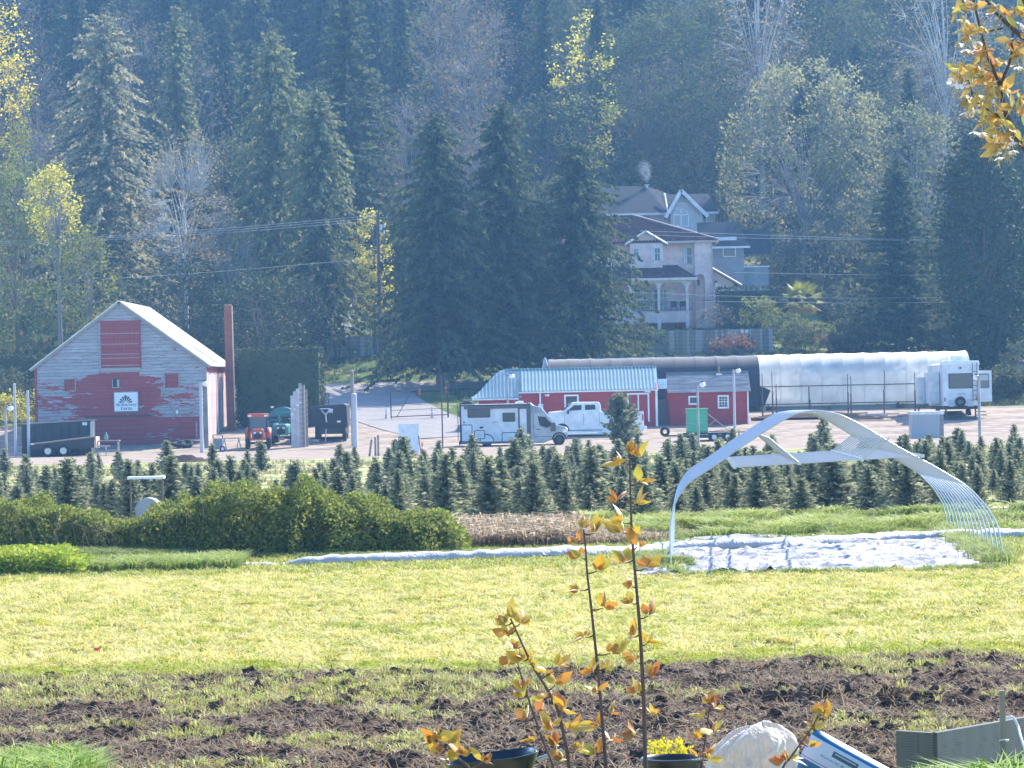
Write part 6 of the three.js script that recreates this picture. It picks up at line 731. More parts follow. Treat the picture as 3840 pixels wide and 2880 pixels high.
{ // grey house higher up
  const D = 352, p0 = at(2560, 880, D), p = V(p0.x, p0.y - 6, -D), o = thing('grey_house', 'pale grey house with slate roof and pointed dormer above the pink house', 'house', p), q = (px, py) => { const w = at(px, py, D); return [w.x - p.x, w.y - p.y]; };
  const [wl] = q(2160, 850), [wr] = q(2682, 850), [, ye] = q(2500, 800), dep = 9; mesh('main_wall', box(wr - wl, ye, dep, (wr + wl) / 2, ye / 2, -dep / 2), paleGrey, o);
  const [r0, yr] = q(2330, 690), [r1] = q(2430, 692), e0 = q(2120, 1)[0], e1 = q(2486, 1)[0]; // hipped left roof
  roofPanel(o, V(e0, ye, 0.8), V(e1, ye, 0.8), V(r1, yr, -dep / 2), V(r0 - 4, yr + 0.1, -dep / 2), slate); roofPanel(o, V(e1, ye, 0.8), V(e1 + 1.2, ye + 1.9, -dep / 2), V(r1, yr, -dep / 2), V(r1, yr - 0.01, -dep / 2 + 0.01), slate); roofPanel(o, V(e1 + 1, ye, -dep - 0.8), V(e0, ye, -dep - 0.8), V(r0 - 4, yr, -dep / 2), V(r1, yr, -dep / 2), slate); mesh('hip_cap', rod(V(e1, ye + 0.1, 0.82), V(q(2494, 722)[0], q(2494, 722)[1], -1.6), 0.09, 0.09, 5), fascia, o);
  const [s0, sy] = q(2470, 723), [s1] = q(2665, 723), [se1] = q(2692, 800); roofPanel(o, V(e1 - 0.4, ye, 0.78), V(se1, ye, 0.78), V(s1, sy, -3.5), V(s0, sy, -3.5), slate); roofPanel(o, V(se1, ye, 0.78), V(se1, ye, -7.5), V(s1, sy, -3.5), V(s1 - 0.01, sy, -3.5), slate); roofPanel(o, V(se1, ye, -7.5), V(e1, ye, -7.5), V(s0, sy, -3.5), V(s1, sy, -3.5), slate);
  mesh('eave_board', merge([box(e1 - e0, 0.22, 0.1, (e1 + e0) / 2, ye - 0.08, 0.84), box(se1 - q(2625, 1)[0], 0.22, 0.1, (se1 + q(2625, 1)[0]) / 2, ye - 0.08, 0.84)]), fascia, o);
  // dormer
  const [dl] = q(2494, 1), [dr] = q(2612, 1), [dx, dy] = q(2549, 722), [, de] = q(2549, 800); mesh('dormer_wall', prism([[dl, 0], [dr, 0], [dr, de], [dx, dy - 0.3], [dl, de]], 2.4, 0), paleGrey, o); const k2 = 0.55; roofPanel(o, V(dr + k2, de - 0.5, 3), V(dr + k2, de - 0.5, -3), V(dx, dy + 0.15, -3), V(dx, dy + 0.15, 3), slate, 0.15, 'dormer_roof'); roofPanel(o, V(dl - k2, de - 0.5, -3), V(dl - k2, de - 0.5, 3), V(dx, dy + 0.15, 3), V(dx, dy + 0.15, -3), slate, 0.15, 'dormer_roof');
  for (const s of [-1, 1]) { const ex = s < 0 ? dl - k2 : dr + k2, a = V(ex, de - 0.55, 3.05), b = V(dx, dy + 0.05, 3.05), L = a.distanceTo(b), an = Math.atan2(b.y - a.y, b.x - a.x); mesh('bargeboard', box(L, 0.36, 0.1, (a.x + b.x) / 2, (a.y + b.y) / 2, 3.05, 0, 0, an), fascia, o); } mesh('gable_beam', box(1.3, 0.12, 0.1, dx, q(2549, 768)[1], 2.5), fascia, o); mesh('gable_louvre', merge([0, 1, 2, 3].map((i) => box(1.2 - i * 0.28, 0.05, 0.08, dx, q(2549, 764)[1] + i * 0.26, 2.48))), grimy(0.4, 0.41, 0.4, 0.9), o);
  { const [x, y1] = q(2549, 790), [, y0] = q(2549, 852), w = 1.45, g = new THREE.Group(); g.name = 'arched_window'; g.position.set(x, (y0 + y1) / 2, 2.42); o.add(g); const h = y1 - y0; const s = new THREE.Shape(); s.moveTo(-w / 2, -h / 2); s.lineTo(w / 2, -h / 2); s.lineTo(w / 2, h / 2 - 0.45); s.quadraticCurveTo(w / 2, h / 2, 0, h / 2); s.quadraticCurveTo(-w / 2, h / 2, -w / 2, h / 2 - 0.45); mesh('pane', new THREE.ExtrudeGeometry(s, { depth: 0.04, bevelEnabled: false }), mat(0.25, 0.29, 0.34, 0.12), g); mesh('frame', merge([box(0.1, h, 0.1, 0, 0, 0.05), box(w, 0.1, 0.1, 0, 0.3, 0.05), box(0.12, h - 0.4, 0.1, -w / 2, -0.2, 0.05), box(0.12, h - 0.4, 0.1, w / 2, -0.2, 0.05), box(w, 0.12, 0.1, 0, -h / 2, 0.05), tube([V(-w / 2, h / 2 - 0.45, 0.06), V(-w / 3, h / 2 - 0.1, 0.06), V(0, h / 2, 0.06), V(w / 3, h / 2 - 0.1, 0.06), V(w / 2, h / 2 - 0.45, 0.06)], 0.07, 16, 5)]), M.trim, g); }
  { const [x, y] = q(2425, 813); houseWindow(o, x, y, 0.03, 0.9, 0.9); const [x2, y2] = q(2643, 820); houseWindow(o, x2, y2, 0.03, 0.35, 1.1); }
  { const [x, y] = q(2432, 690); const g = new THREE.Group(); g.name = 'roof_flue'; g.position.set(x, y - 0.2, -dep / 2 + 0.3); o.add(g); mesh('pipe', rod(V(0, -0.4, 0), V(0, 0.3, 0), 0.13), M.galv, g); mesh('cap', box(0.5, 0.08, 0.4, 0, 0.34, 0), M.trim, g); }
  mesh('lower_roof', box(3, 0.15, 2.6, q(2640, 1)[0], q(2640, 862)[1], 0.8, 0.5, 0, -0.12), slate, o);
  // smoke from the flue
  { const R = rng(66), [x, y] = q(2432, 668), im = []; for (let i = 0; i < 22; i++) { const t = i / 22, g = new THREE.IcosahedronGeometry(0.16 + t * 0.4, 1); g.scale(1, 1.3, 1); g.translate(p.x + x + R.norm() * (0.1 + t * 0.5) - t * 0.35, p.y + y + t * 1.5, p.z - dep / 2 + 0.3 + R.norm() * 0.3); im.push(g); } const s = mesh('smoke', merge(im), new THREE.MeshPhysicalMaterial({ color: lin(0.8, 0.8, 0.8), roughness: 1, transparent: true, opacity: 0.035, depthWrite: false })); mark(s, 'thin wisp of smoke from the flue of the grey house', null, null, 'stuff'); }
}
{ // grey garage wing to the right
  const D = 342, p0 = at(2770, 1010, D), p = V(p0.x, p0.y - 3, -D), o = thing('grey_garage', 'low blue grey outbuilding right of the pink house', 'garage', p), q = (px, py) => { const w = at(px, py, D); return [w.x - p.x, w.y - p.y]; }; const [l] = q(2600, 1), [r] = q(2868, 1), [, y1] = q(2700, 925), [, y2] = q(2868, 1000), [m] = q(2770, 1), wall = grimy(0.28, 0.31, 0.34, 0.9);
  mesh('wall', box(m - l, y1 + 2, 5, (m + l) / 2, y1 / 2 - 1, -2.5), wall, o); roofPanel(o, V(l, y1, 0.5), V(m + 0.6, y1, 0.5), V(m - 0.4, q(1, 900)[1] + 0.4, -2.5), V(l, q(1, 900)[1] + 0.4, -2.5), slate); mesh('eave_board', box(m - l + 0.6, 0.2, 0.1, (m + l + 0.6) / 2, y1 - 0.1, 0.52), fascia, o); mesh('side_roof', box(r - m + 0.3, 2.7, 0.14, (r + m) / 2, (y2 + q(1, 900)[1]) / 2 + 0.4, -1.4, -0.5), slate, o); mesh('side_fascia', box(r - m, 0.14, 0.1, (r + m) / 2, y2 + 0.05, -0.5), fascia, o); mesh('side_wall', box(r - m - 0.2, y2 + 2, 4, (r + m) / 2, y2 / 2 - 1, -3.2), wall, o); mesh('band', box(m - l - 1, 0.35, 0.08, (m + l) / 2 - 0.2, q(1, 952)[1], 0.04), fascia, o); houseWindow(o, q(2715, 1)[0], q(1, 1002)[1], 0.03, 1.2, 0.9, {});
}
// ---------------------------------------------------------------- grass, clippings, clods
function scatter(name, label, geo, m, n, place, parent = scene) {
  const im = new THREE.InstancedMesh(geo, m, n), m4 = new THREE.Matrix4(), c = new THREE.Color(), q = new THREE.Quaternion(); let k = 0;
  for (let i = 0; i < n; i++) { const r = place(i); if (!r) continue; q.setFromEuler(new THREE.Euler(r.tx ?? 0, r.turn, r.tz ?? 0)); m4.compose(r.p, q, r.s); im.setMatrixAt(k, m4); im.setColorAt(k, c.setRGB(...r.c)); k++; }
  im.count = k; im.name = parent === scene ? numbered(name) : name; im.castShadow = im.receiveShadow = true; mark(im, label, null, null, 'stuff'); parent.add(im); return im;
}
function tuft(seed, blades, h, w, spread, lean = 0.5, curl = 0.4) { // blades of two bent segments
  const R = rng(seed), t = new Tris();
  for (let i = 0; i < blades; i++) { const a = R.in(0, 6.28), r = spread * Math.sqrt(R()), b = V(Math.cos(a) * r, 0, Math.sin(a) * r), az = a + R.norm(), L = h * R.in(0.6, 1.15), d = V(Math.cos(az), 0, Math.sin(az)), s = V(-d.z, 0, d.x).multiplyScalar(w), m = b.clone().addScaledVector(d, L * lean * 0.4).add(V(0, L * 0.6, 0)), e = m.clone().addScaledVector(d, L * (lean * 0.6 + curl * 0.5)).add(V(0, L * (0.42 - curl * 0.5), 0)), col = tone(R, [1, 1, 1], 0.3); t.tri(b.clone().add(s), b.clone().sub(s), m.clone().add(s), col); t.tri(b.clone().sub(s), m.clone().sub(s), m.clone().add(s), col); t.tri(m.clone().add(s), m.clone().sub(s), e, col); }
  return t.geo();
}
const grassM = leafy(1, 1, 1, 0.5, 0.8), strawC = [0.58, 0.5, 0.12], limeC = [0.36, 0.38, 0.035], paleC = [0.66, 0.58, 0.3];
{
  const R = rng(900), flat = tuft(1, 9, 0.1, 0.007, 0.07, 1.3, 0.6), up = tuft(2, 9, 0.11, 0.006, 0.06, 0.5, 0.4);
  // clippings lying on the mown field
  scatter('clippings', 'dry yellow grass clippings over the mown field', flat, grassM, 150000, () => { const d = lerp(47.5, 80, R() ** 0.85), x = R.in(-1, 1) * (0.152 * d + 0.6); if (d < SOIL_FAR(x) - 0.25 || SHEET(x, d)) return null; const n = 0.25 * fbm(x * 0.35 + 4, d * 0.5, 3) + 0.75 * fbm(x * 3 + 4, d * 2, 2), m = fbm(x * 2.3, d * 2.9 + 8, 2); if (m < 0.4) return null; const c = mix3(limeC, mix3(strawC, paleC, R()), smoothstep(n + R.in(-0.18, 0.18) + (d < SOIL_FAR(x) + 1.6 ? -0.25 : 0), 0.3, 0.52)), s = R.in(0.7, 1.5); return { p: V(x, ground(x, -d) + (fbm(x * 3, d * 3, 3) - 0.5) * 0.07, -d), turn: R.in(0, 6.28), tx: R.norm() * 0.25, tz: R.norm() * 0.25, s: V(s, s * R.in(0.5, 1.2), s), c }; });
  scatter('field_grass', 'short green grass of the field', up, grassM, 60000, () => { const d = lerp(47.8, 96, R()), x = R.in(-1, 1) * (0.152 * d + 0.6); if (d < SOIL_FAR(x) - 0.15 || SHEET(x, d)) return null; const edge = d < SOIL_FAR(x) + 1.3; if (!edge && fbm(x * 2.5 + 4, d * 1.6, 3) > 0.55 && d < 72) return null; const s = R.in(0.6, 1.3) * (d > 74 ? 1.8 : 1); return { p: V(x, ground(x, -d) - 0.01, -d), turn: R.in(0, 6.28), s: V(s, s, s), c: mix3(limeC, [0.4, 0.42, 0.12], R()) }; });
  // weeds and straw on the tilled soil, clods
  const clodG = new THREE.IcosahedronGeometry(0.5, 2); { const p = clodG.attributes.position; for (let i = 0; i < p.count; i++) { const k = 0.45 + 1.1 * fbm(p.getX(i) * 4 + 9 + p.getZ(i) * 3, p.getY(i) * 4 + p.getZ(i) * 5, 3); p.setXYZ(i, p.getX(i) * k, p.getY(i) * k * 0.7, p.getZ(i) * k); } clodG.computeVertexNormals(); }
  scatter('soil_clods', 'dark crumbly clods on the tilled soil', clodG, dull(0.07, 0.048, 0.038, { map: rep(grimeTex, 2) }), 16000, () => { const d = R.in(33.5, 49.5), x = R.in(-1, 1) * (0.152 * d + 0.5); if (d > SOIL_FAR(x) + 0.1) return null; const s = 0.02 + 0.075 * R() ** 3 + (R() < 0.02 ? 0.02 + 0.13 * R() : 0), k = R.in(0.6, 1.25); return { p: V(x, soilY(x, d) + s * 0.15, -d), turn: R.in(0, 6.28), tx: R.norm() * 0.5, s: V(s * R.in(0.9, 1.5), s * 1.35, s * R.in(0.9, 1.3)), c: [k, k * 0.97, k * 0.95] }; });
  scatter('soil_straw', 'bits of dry straw on the tilled soil', tuft(3, 4, 0.09, 0.005, 0.06, 1.6, 0.7), grassM, 18000, () => { const d = R.in(33.5, 49.5), x = R.in(-1, 1) * (0.152 * d + 0.5); if (d > SOIL_FAR(x) + 0.1) return null; const s = R.in(0.6, 1.6); return { p: V(x, soilY(x, d) + 0.005, -d), turn: R.in(0, 6.28), tx: R.norm() * 0.4, tz: R.norm() * 0.4, s: V(s, s * 0.6, s), c: mix3([0.2, 0.14, 0.09], [0.42, 0.32, 0.2], R()) }; });
  scatter('soil_weeds', 'yellow green weeds and grass sods in the tilled soil', up, grassM, 26000, () => { const d = R.in(33.5, 49.8), x = R.in(-1, 1) * (0.152 * d + 0.5); if (d > SOIL_FAR(x) + 0.2) return null; const n = fbm(x * 0.8 + 12, d * 0.8 + 3, 4) + (x < -1 ? 0.1 : -0.02) + (d > 43.5 ? 0.05 : -0.06); if (n < 0.62 + R.in(-0.04, 0.04)) return null; const s = R.in(0.6, 1.4); return { p: V(x, soilY(x, d) - 0.01, -d), turn: R.in(0, 6.28), s: V(s, s, s), c: mix3([0.4, 0.42, 0.08], [0.6, 0.54, 0.22], R()) }; });
  scatter('field_dirt', 'small dark bits of soil lying in the mown field', clodG, mat(0.06, 0.045, 0.03, 0.95), 17000, () => { const d = R.in(48, 76), x = R.in(-1, 1) * (0.152 * d + 0.5); if (d < SOIL_FAR(x) || SHEET(x, d)) return null; const s = 0.02 + 0.05 * R() ** 2, k = R.in(0.7, 1.3); return { p: V(x, ground(x, -d) + 0.035, -d), turn: R.in(0, 6.28), s: V(s * R.in(1, 2.4), s * 0.8, s), c: [k, k, k] }; });
  // grass bank beyond the field, tall grass before the hedge, bright weeds at the left, tufts
  const tall = tuft(4, 14, 0.42, 0.012, 0.12, 0.45, 0.5);
  const XB = (px, d) => (px - 1920) * d / FOCAL;
  scatter('bank_grass', 'tall green grass on the bank behind the hoop frame', tall, grassM, 26000, () => { const d = R.in(82.5, 96), x = R.in(-0.04, 0.156) * d; const n = fbm(x * 0.6, d * 0.6 + 50, 3); if (n < 0.4) return null; const rise = smoothstep(d, 83, 88), s = R.in(0.6, 1.25) * lerp(0.45, 1, rise) * lerp(0.5, 1.3, smoothstep(fbm(x * 0.9 + 30, d * 0.7, 2), 0.3, 0.7)); if (x < 0.02 * d && d > 86) return null; return { p: V(x, ground(x, -d), -d), turn: R.in(0, 6.28), s: V(s, s * 0.9, s), c: mix3([0.2, 0.28, 0.05], [0.5, 0.54, 0.14], clamp(n * 1.2 - 0.1 + R.in(-0.2, 0.2), 0, 1)) }; });
  scatter('hedge_foot_grass', 'tall grass with hedge shadow put in its colour, foot of the bramble hedge', tall, grassM, 9000, () => { const x = R.in(-13.4, 0.5), base = 80.5 - 0.3 * x, d = base - R.in(0.2, 2.6); const s = R.in(0.4, 0.9) * (x > -7.5 ? 0.75 : 1); return { p: V(x, ground(x, -d), -d), turn: R.in(0, 6.28), s: V(s, s, s), c: mix3([0.14, 0.2, 0.04], [0.28, 0.36, 0.08], R()) }; });  // greens kept dark so the hedge shadow is in the colour
  scatter('verge_grass', 'long bright grass at the left edge of the field', tall, grassM, 4500, () => { const x = R.in(-12.6, -6.2), d = 78.5 - R() * 2.8 + (x + 9) * 0.1; if (fbm(x, d * 1.4, 3) < 0.4) return null; const s = R.in(0.5, 1.1); return { p: V(x, ground(x, -d), -d), turn: R.in(0, 6.28), s: V(s, s, s), c: mix3([0.24, 0.34, 0.05], [0.46, 0.5, 0.16], R()) }; });
  const weed = (() => { const R2 = rng(5), t = new Tris(); for (let i = 0; i < 46; i++) { const p = V(R2.norm() * 0.16, R2() * 0.5, R2.norm() * 0.16), dir = randDir(R2); dir.y = dir.y * 0.5 + 0.3; leafQuad(t, p, dir.normalize(), dir.clone().cross(randDir(R2)).normalize(), 0.1, 0.035, tone(R2, [1, 1, 1], 0.25)); } return t.geo(); })();
  scatter('lime_weeds', 'bright lime green weeds at the left field edge', weed, grassM, 700, () => { const x = R.in(-12.6, -9.4), d = 77.6 - R() * 2.4; const s = R.in(0.8, 1.3) * (x > -9.8 ? 0.7 : 1); return { p: V(x, ground(x, -d), -d), turn: R.in(0, 6.28), s: V(s, s, s), c: mix3([0.34, 0.46, 0.04], [0.5, 0.52, 0.08], R()) }; });
  scatter('dry_weeds', 'brown dead weeds beside the bramble hedge', tuft(6, 16, 0.55, 0.014, 0.16, 0.4, 0.9), grassM, 3800, () => { const px = R() < 0.62 ? R.in(1560, 2500) : R.in(2500, 3840), d = R.in(84, 93) + (px > 2500 ? 3 : 0), x = XB(px, d); if (px > 2500 && fbm(x * 1.2, 3, 2) < 0.62) return null; const s = R.in(0.5, 1.3) * (px < 2150 ? 1.25 : px < 2500 ? 0.85 : 0.6); return { p: V(x, ground(x, -d), -d), turn: R.in(0, 6.28), s: V(s, s, s), c: mix3([0.28, 0.2, 0.12], [0.5, 0.38, 0.25], R()) }; });
  scatter('plantation_weeds', 'rough grass and dead stalks between the young conifers', tall, grassM, 12000, () => { const d = R.in(95, 200), x = R.in(-1, 1) * (0.152 * d + 1); if (fbm(x * 0.3, d * 0.2, 3) < 0.45) return null; const s = R.in(0.3, 0.75); return { p: V(x, ground(x, -d), -d), turn: R.in(0, 6.28), s: V(s, s, s), c: mix3([0.2, 0.2, 0.06], [0.44, 0.36, 0.2], R()) }; });
  scatter('bank_turf', 'grass of the roadside bank', tall, grassM, 9000, () => { const d = R.in(262, 330), x = R.in(-1, 1) * 0.155 * d; if (Math.abs(d - 287.5 - x * 0.06) < 4.5) return null; const px = 1920 + x * FOCAL / d; if (px > 1180 && px < 1720 && d < 284) return null; const s = R.in(0.8, 2); return { p: V(x, ground(x, -d), -d), turn: R.in(0, 6.28), s: V(s, s * 0.7, s), c: mix3([0.07, 0.11, 0.03], [0.26, 0.26, 0.09], R() ** 2) }; });  // dark blade colours carry the same tree shade as the bank
}
// ---------------------------------------------------------------- bramble hedge at the left
{
  const R = rng(950), t = new Tris(), o = thing('bramble_hedge', 'long bramble hedge with sunlit leaf tops along the field', 'hedge', V(0, 0, 0)), stems = [];
  const topPts = [[-60, 1868], [120, 1885], [300, 1935], [430, 1962], [560, 1915], [700, 1880], [800, 1868], [900, 1838], [1040, 1832], [1180, 1836], [1300, 1868], [1420, 1905], [1560, 1915], [1680, 1945], [1740, 2010]];
  const topAt = (px) => { for (let i = 1; i < topPts.length; i++) if (px <= topPts[i][0]) { const [a, ya] = topPts[i - 1], [b, yb] = topPts[i]; return lerp(ya, yb, (px - a) / (b - a)); } return 2050; };
  for (let i = 0; i < 64000; i++) {
    const px = R.in(-60, 1735), d0 = lerp(86.5, 81.3, clamp((px + 60) / 1050, 0, 1)), top = Math.max(0.3, at(px, topAt(px) + (fbm(px * 0.03, 2, 3) - 0.5) * 40, d0).y), u = R() ** 0.8, f = R() < 0.7 ? 1 : R() * 0.85; // shell of a mound in cross-section
    const a = R.in(0, Math.PI), depth = 1.45 * (0.8 + 0.5 * fbm(px * 0.012, 8, 2)), bump = (fbm(px * 0.014 + 3, a * 1.6, 3) - 0.5) * 1.1, z = -d0 - 0.6 + Math.cos(a) * depth * (f + bump * 0.4), y = top * Math.sin(a) ** 0.32 * (f * (0.85 + bump * 0.5) + 0.12) * (Math.cos(a) > 0.9 ? u : 1);
    const p = V(at(px, 2000, d0).x + R.norm() * 0.1, Math.max(0.05, y + R.norm() * 0.06), z + R.norm() * 0.08), dir = randDir(R); dir.y = dir.y * 0.7 + 0.15; dir.normalize(); leafQuad(t, p, dir, dir.clone().cross(randDir(R)).normalize(), (f < 1 ? 2 : 1) * R.in(0.055, 0.12), (f < 1 ? 2 : 1) * R.in(0.02, 0.042), tone(R, mix3([0.8, 0.95, 0.8], [1.6, 1.5, 1.2], R() ** 2), 0.25));
  }
  for (let i = 0; i < 45; i++) { const px = R.in(-50, 1700), d0 = 83, b = at(px, 2000, d0), top = Math.max(0.3, at(px, topAt(px), d0).y), s = V(b.x, 0, -d0 + R.norm() * 0.5), e = s.clone().add(V(R.norm() * 0.8, top * 0.95, 1 + R() * 0.6)); stems.push(...limb([s, s.clone().lerp(e, 0.5).add(V(0, top * 0.35, 0)), e, e.clone().add(V(R.norm() * 0.3, -0.4, 0.4))], 0.012, 0.005, 4).p); }
  const st = new Tris(); st.p = stems; const f1 = mesh('foliage', t.geo(), LM.bramble, o); f1.userData.kind = 'stuff'; mesh('canes', st.geo(), mat(0.1, 0.07, 0.05, 0.9), o);
}
// ---------------------------------------------------------------- rolled white row cover lying along the field, and end of another roll
function roll(label, pts, r, seed) {
  const c = new THREE.CatmullRomCurve3(pts), N = 200, K = 18, g = sheet(K, N, (s, t) => { const p = c.getPoint(t), q = c.getTangent(t), n = V(-q.z, 0, q.x).normalize(), a = s * 6.2832, wr = 1 + 0.3 * (fbm(t * 90 + seed, s * 3, 3) - 0.5) + 0.12 * (fbm(t * 40 + s * 8, s * 9, 3) - 0.5), end = Math.sqrt(clamp(Math.min(t, 1 - t) * 40, 0.02, 1)), rr = r * wr * end * (0.82 + 0.36 * fbm(t * 7 + seed, 5, 2)); return p.clone().addScaledVector(n, Math.cos(a) * rr * 1.25).add(V(0, Math.sin(a) * rr * 0.85 + rr * 0.7, 0)); });
  const m = mesh('row_cover_roll', g, new THREE.MeshPhysicalMaterial({ color: lin(0.42, 0.4, 0.39), roughness: 0.6, transmission: 0.15, thickness: 0, side: THREE.DoubleSide, bumpMap: rep(bumpTex, 2), bumpScale: 0.02 })); mark(m, label, 'row cover', 'rolled white row covers'); return m;
}
const G = (px, py, d) => { const p = put(px, py, d); return p; };
roll('long white rolled row cover lying across the field before the hedge', [G(1050, 2135, 77), G(1500, 2115, 77.3), G(2000, 2092, 77.8), G(2300, 2070, 78.6), G(2500, 2056, 80), G(2900, 2062, 80.6), G(3250, 2035, 82), G(3560, 2025, 82.5), G(3960, 2010, 83)], 0.2, 3);
roll('flat tapering tail of the white row cover at its left end', [G(835, 2135, 77.8), G(960, 2134, 77.4), G(1070, 2136, 77.2)], 0.085, 9);
{ // woven white ground cloth under the hoops
  const g = sheet(230, 190, (s, t) => { const d = lerp(70.6, 85.5, t), x0 = (lerp(2395, 2560, t) - 1920) * d / FOCAL, x1 = (lerp(3640, 3560, t) - 1920) * d / FOCAL, x = lerp(x0, x1, s) + (fbm(t * 14, s, 2) - 0.5) * 0.5 * (s > 0.98 || s < 0.02 ? 1 : 0.3), wx = x + 0.8 * fbm(x * 0.7, d * 0.5, 2), wd = d + 1.2 * fbm(x * 0.5 + 8, d * 0.6, 2), w = 0.085 * (1 - Math.min(1, Math.abs(vnoise(wx * 0.8, wd * 2.4) - 0.5) * 7)) + 0.035 * (1 - Math.min(1, Math.abs(vnoise(wx * 1.9 + 7, wd * 3.6) - 0.5) * 6)) + 0.1 * fbm(x * 1.2, d * 1.2, 3); return V(x, ground(x, -d) + 0.03 + w, -d); });
  const o = mesh('ground_cloth', g, new THREE.MeshStandardMaterial({ color: lin(0.26, 0.255, 0.27), roughness: 0.6, side: THREE.DoubleSide, bumpMap: rep(bumpTex, 3), bumpScale: 0.02 })); mark(o, 'crumpled white plastic sheet on the ground under the hoop frame', 'ground cloth');
  for (const [i, [px, py, d]] of [[2500, 2105, 77.5], [2480, 2210, 70.2], [3530, 2030, 84]].entries()) { const p = put(px, py, d), q = mesh('dark_plastic', sheet(14, 10, (s, t) => { const a = s * 2 - 1, b = t * 2 - 1, r = Math.max(0, 1 - a * a - b * b); return V(a * 0.45, r * 0.14 * (0.6 + 0.8 * fbm(a * 3 + i, b * 3, 3)) + 0.02, b * 0.35); }), M.black, scene, p); mark(q, `black plastic bundle ${['behind the nearest left hoop leg', 'at the near corner of the white sheet', 'at the far right corner of the white sheet'][i]}`, 'plastic bundle', 'black plastic bundles'); }
}
{ // white strip and survey flags in the field
  const a = put(95, 2255, 66.5), b = put(310, 2228, 69); const g = sheet(40, 3, (s, t) => { const p = a.clone().lerp(b, s); return V(p.x, p.y + 0.05 + 0.03 * fbm(s * 12, t, 2) + 0.05 * t * (1 - t), p.z + (t - 0.5) * 0.12); }); mark(mesh('plastic_strip', g, new THREE.MeshStandardMaterial({ color: lin(0.75, 0.75, 0.7), roughness: 0.5, side: THREE.DoubleSide })), 'thin white plastic strip lying at the left of the field', 'plastic strip');
  for (const [i, [px, py]] of [[360, 2462], [910, 2263]].entries()) { const d = i ? 63 : 52.6, o = thing('marker_flag', `small red marker flag in the field, ${i ? 'the farther one' : 'the nearer one'}`, 'marker flag', put(px, py, d), 0, 'red marker flags'); mesh('wire', rod(V(0, -0.05, 0), V(0, 0.12, 0), 0.004), M.darkmetal, o); mesh('flag', sheet(4, 3, (s, t) => V(s * 0.09 - 0.03, 0.05 + t * 0.08, 0.02 * Math.sin(s * 5))), new THREE.MeshStandardMaterial({ color: lin(0.8, 0.06, 0.06), roughness: 0.7, side: THREE.DoubleSide }), o); }
}
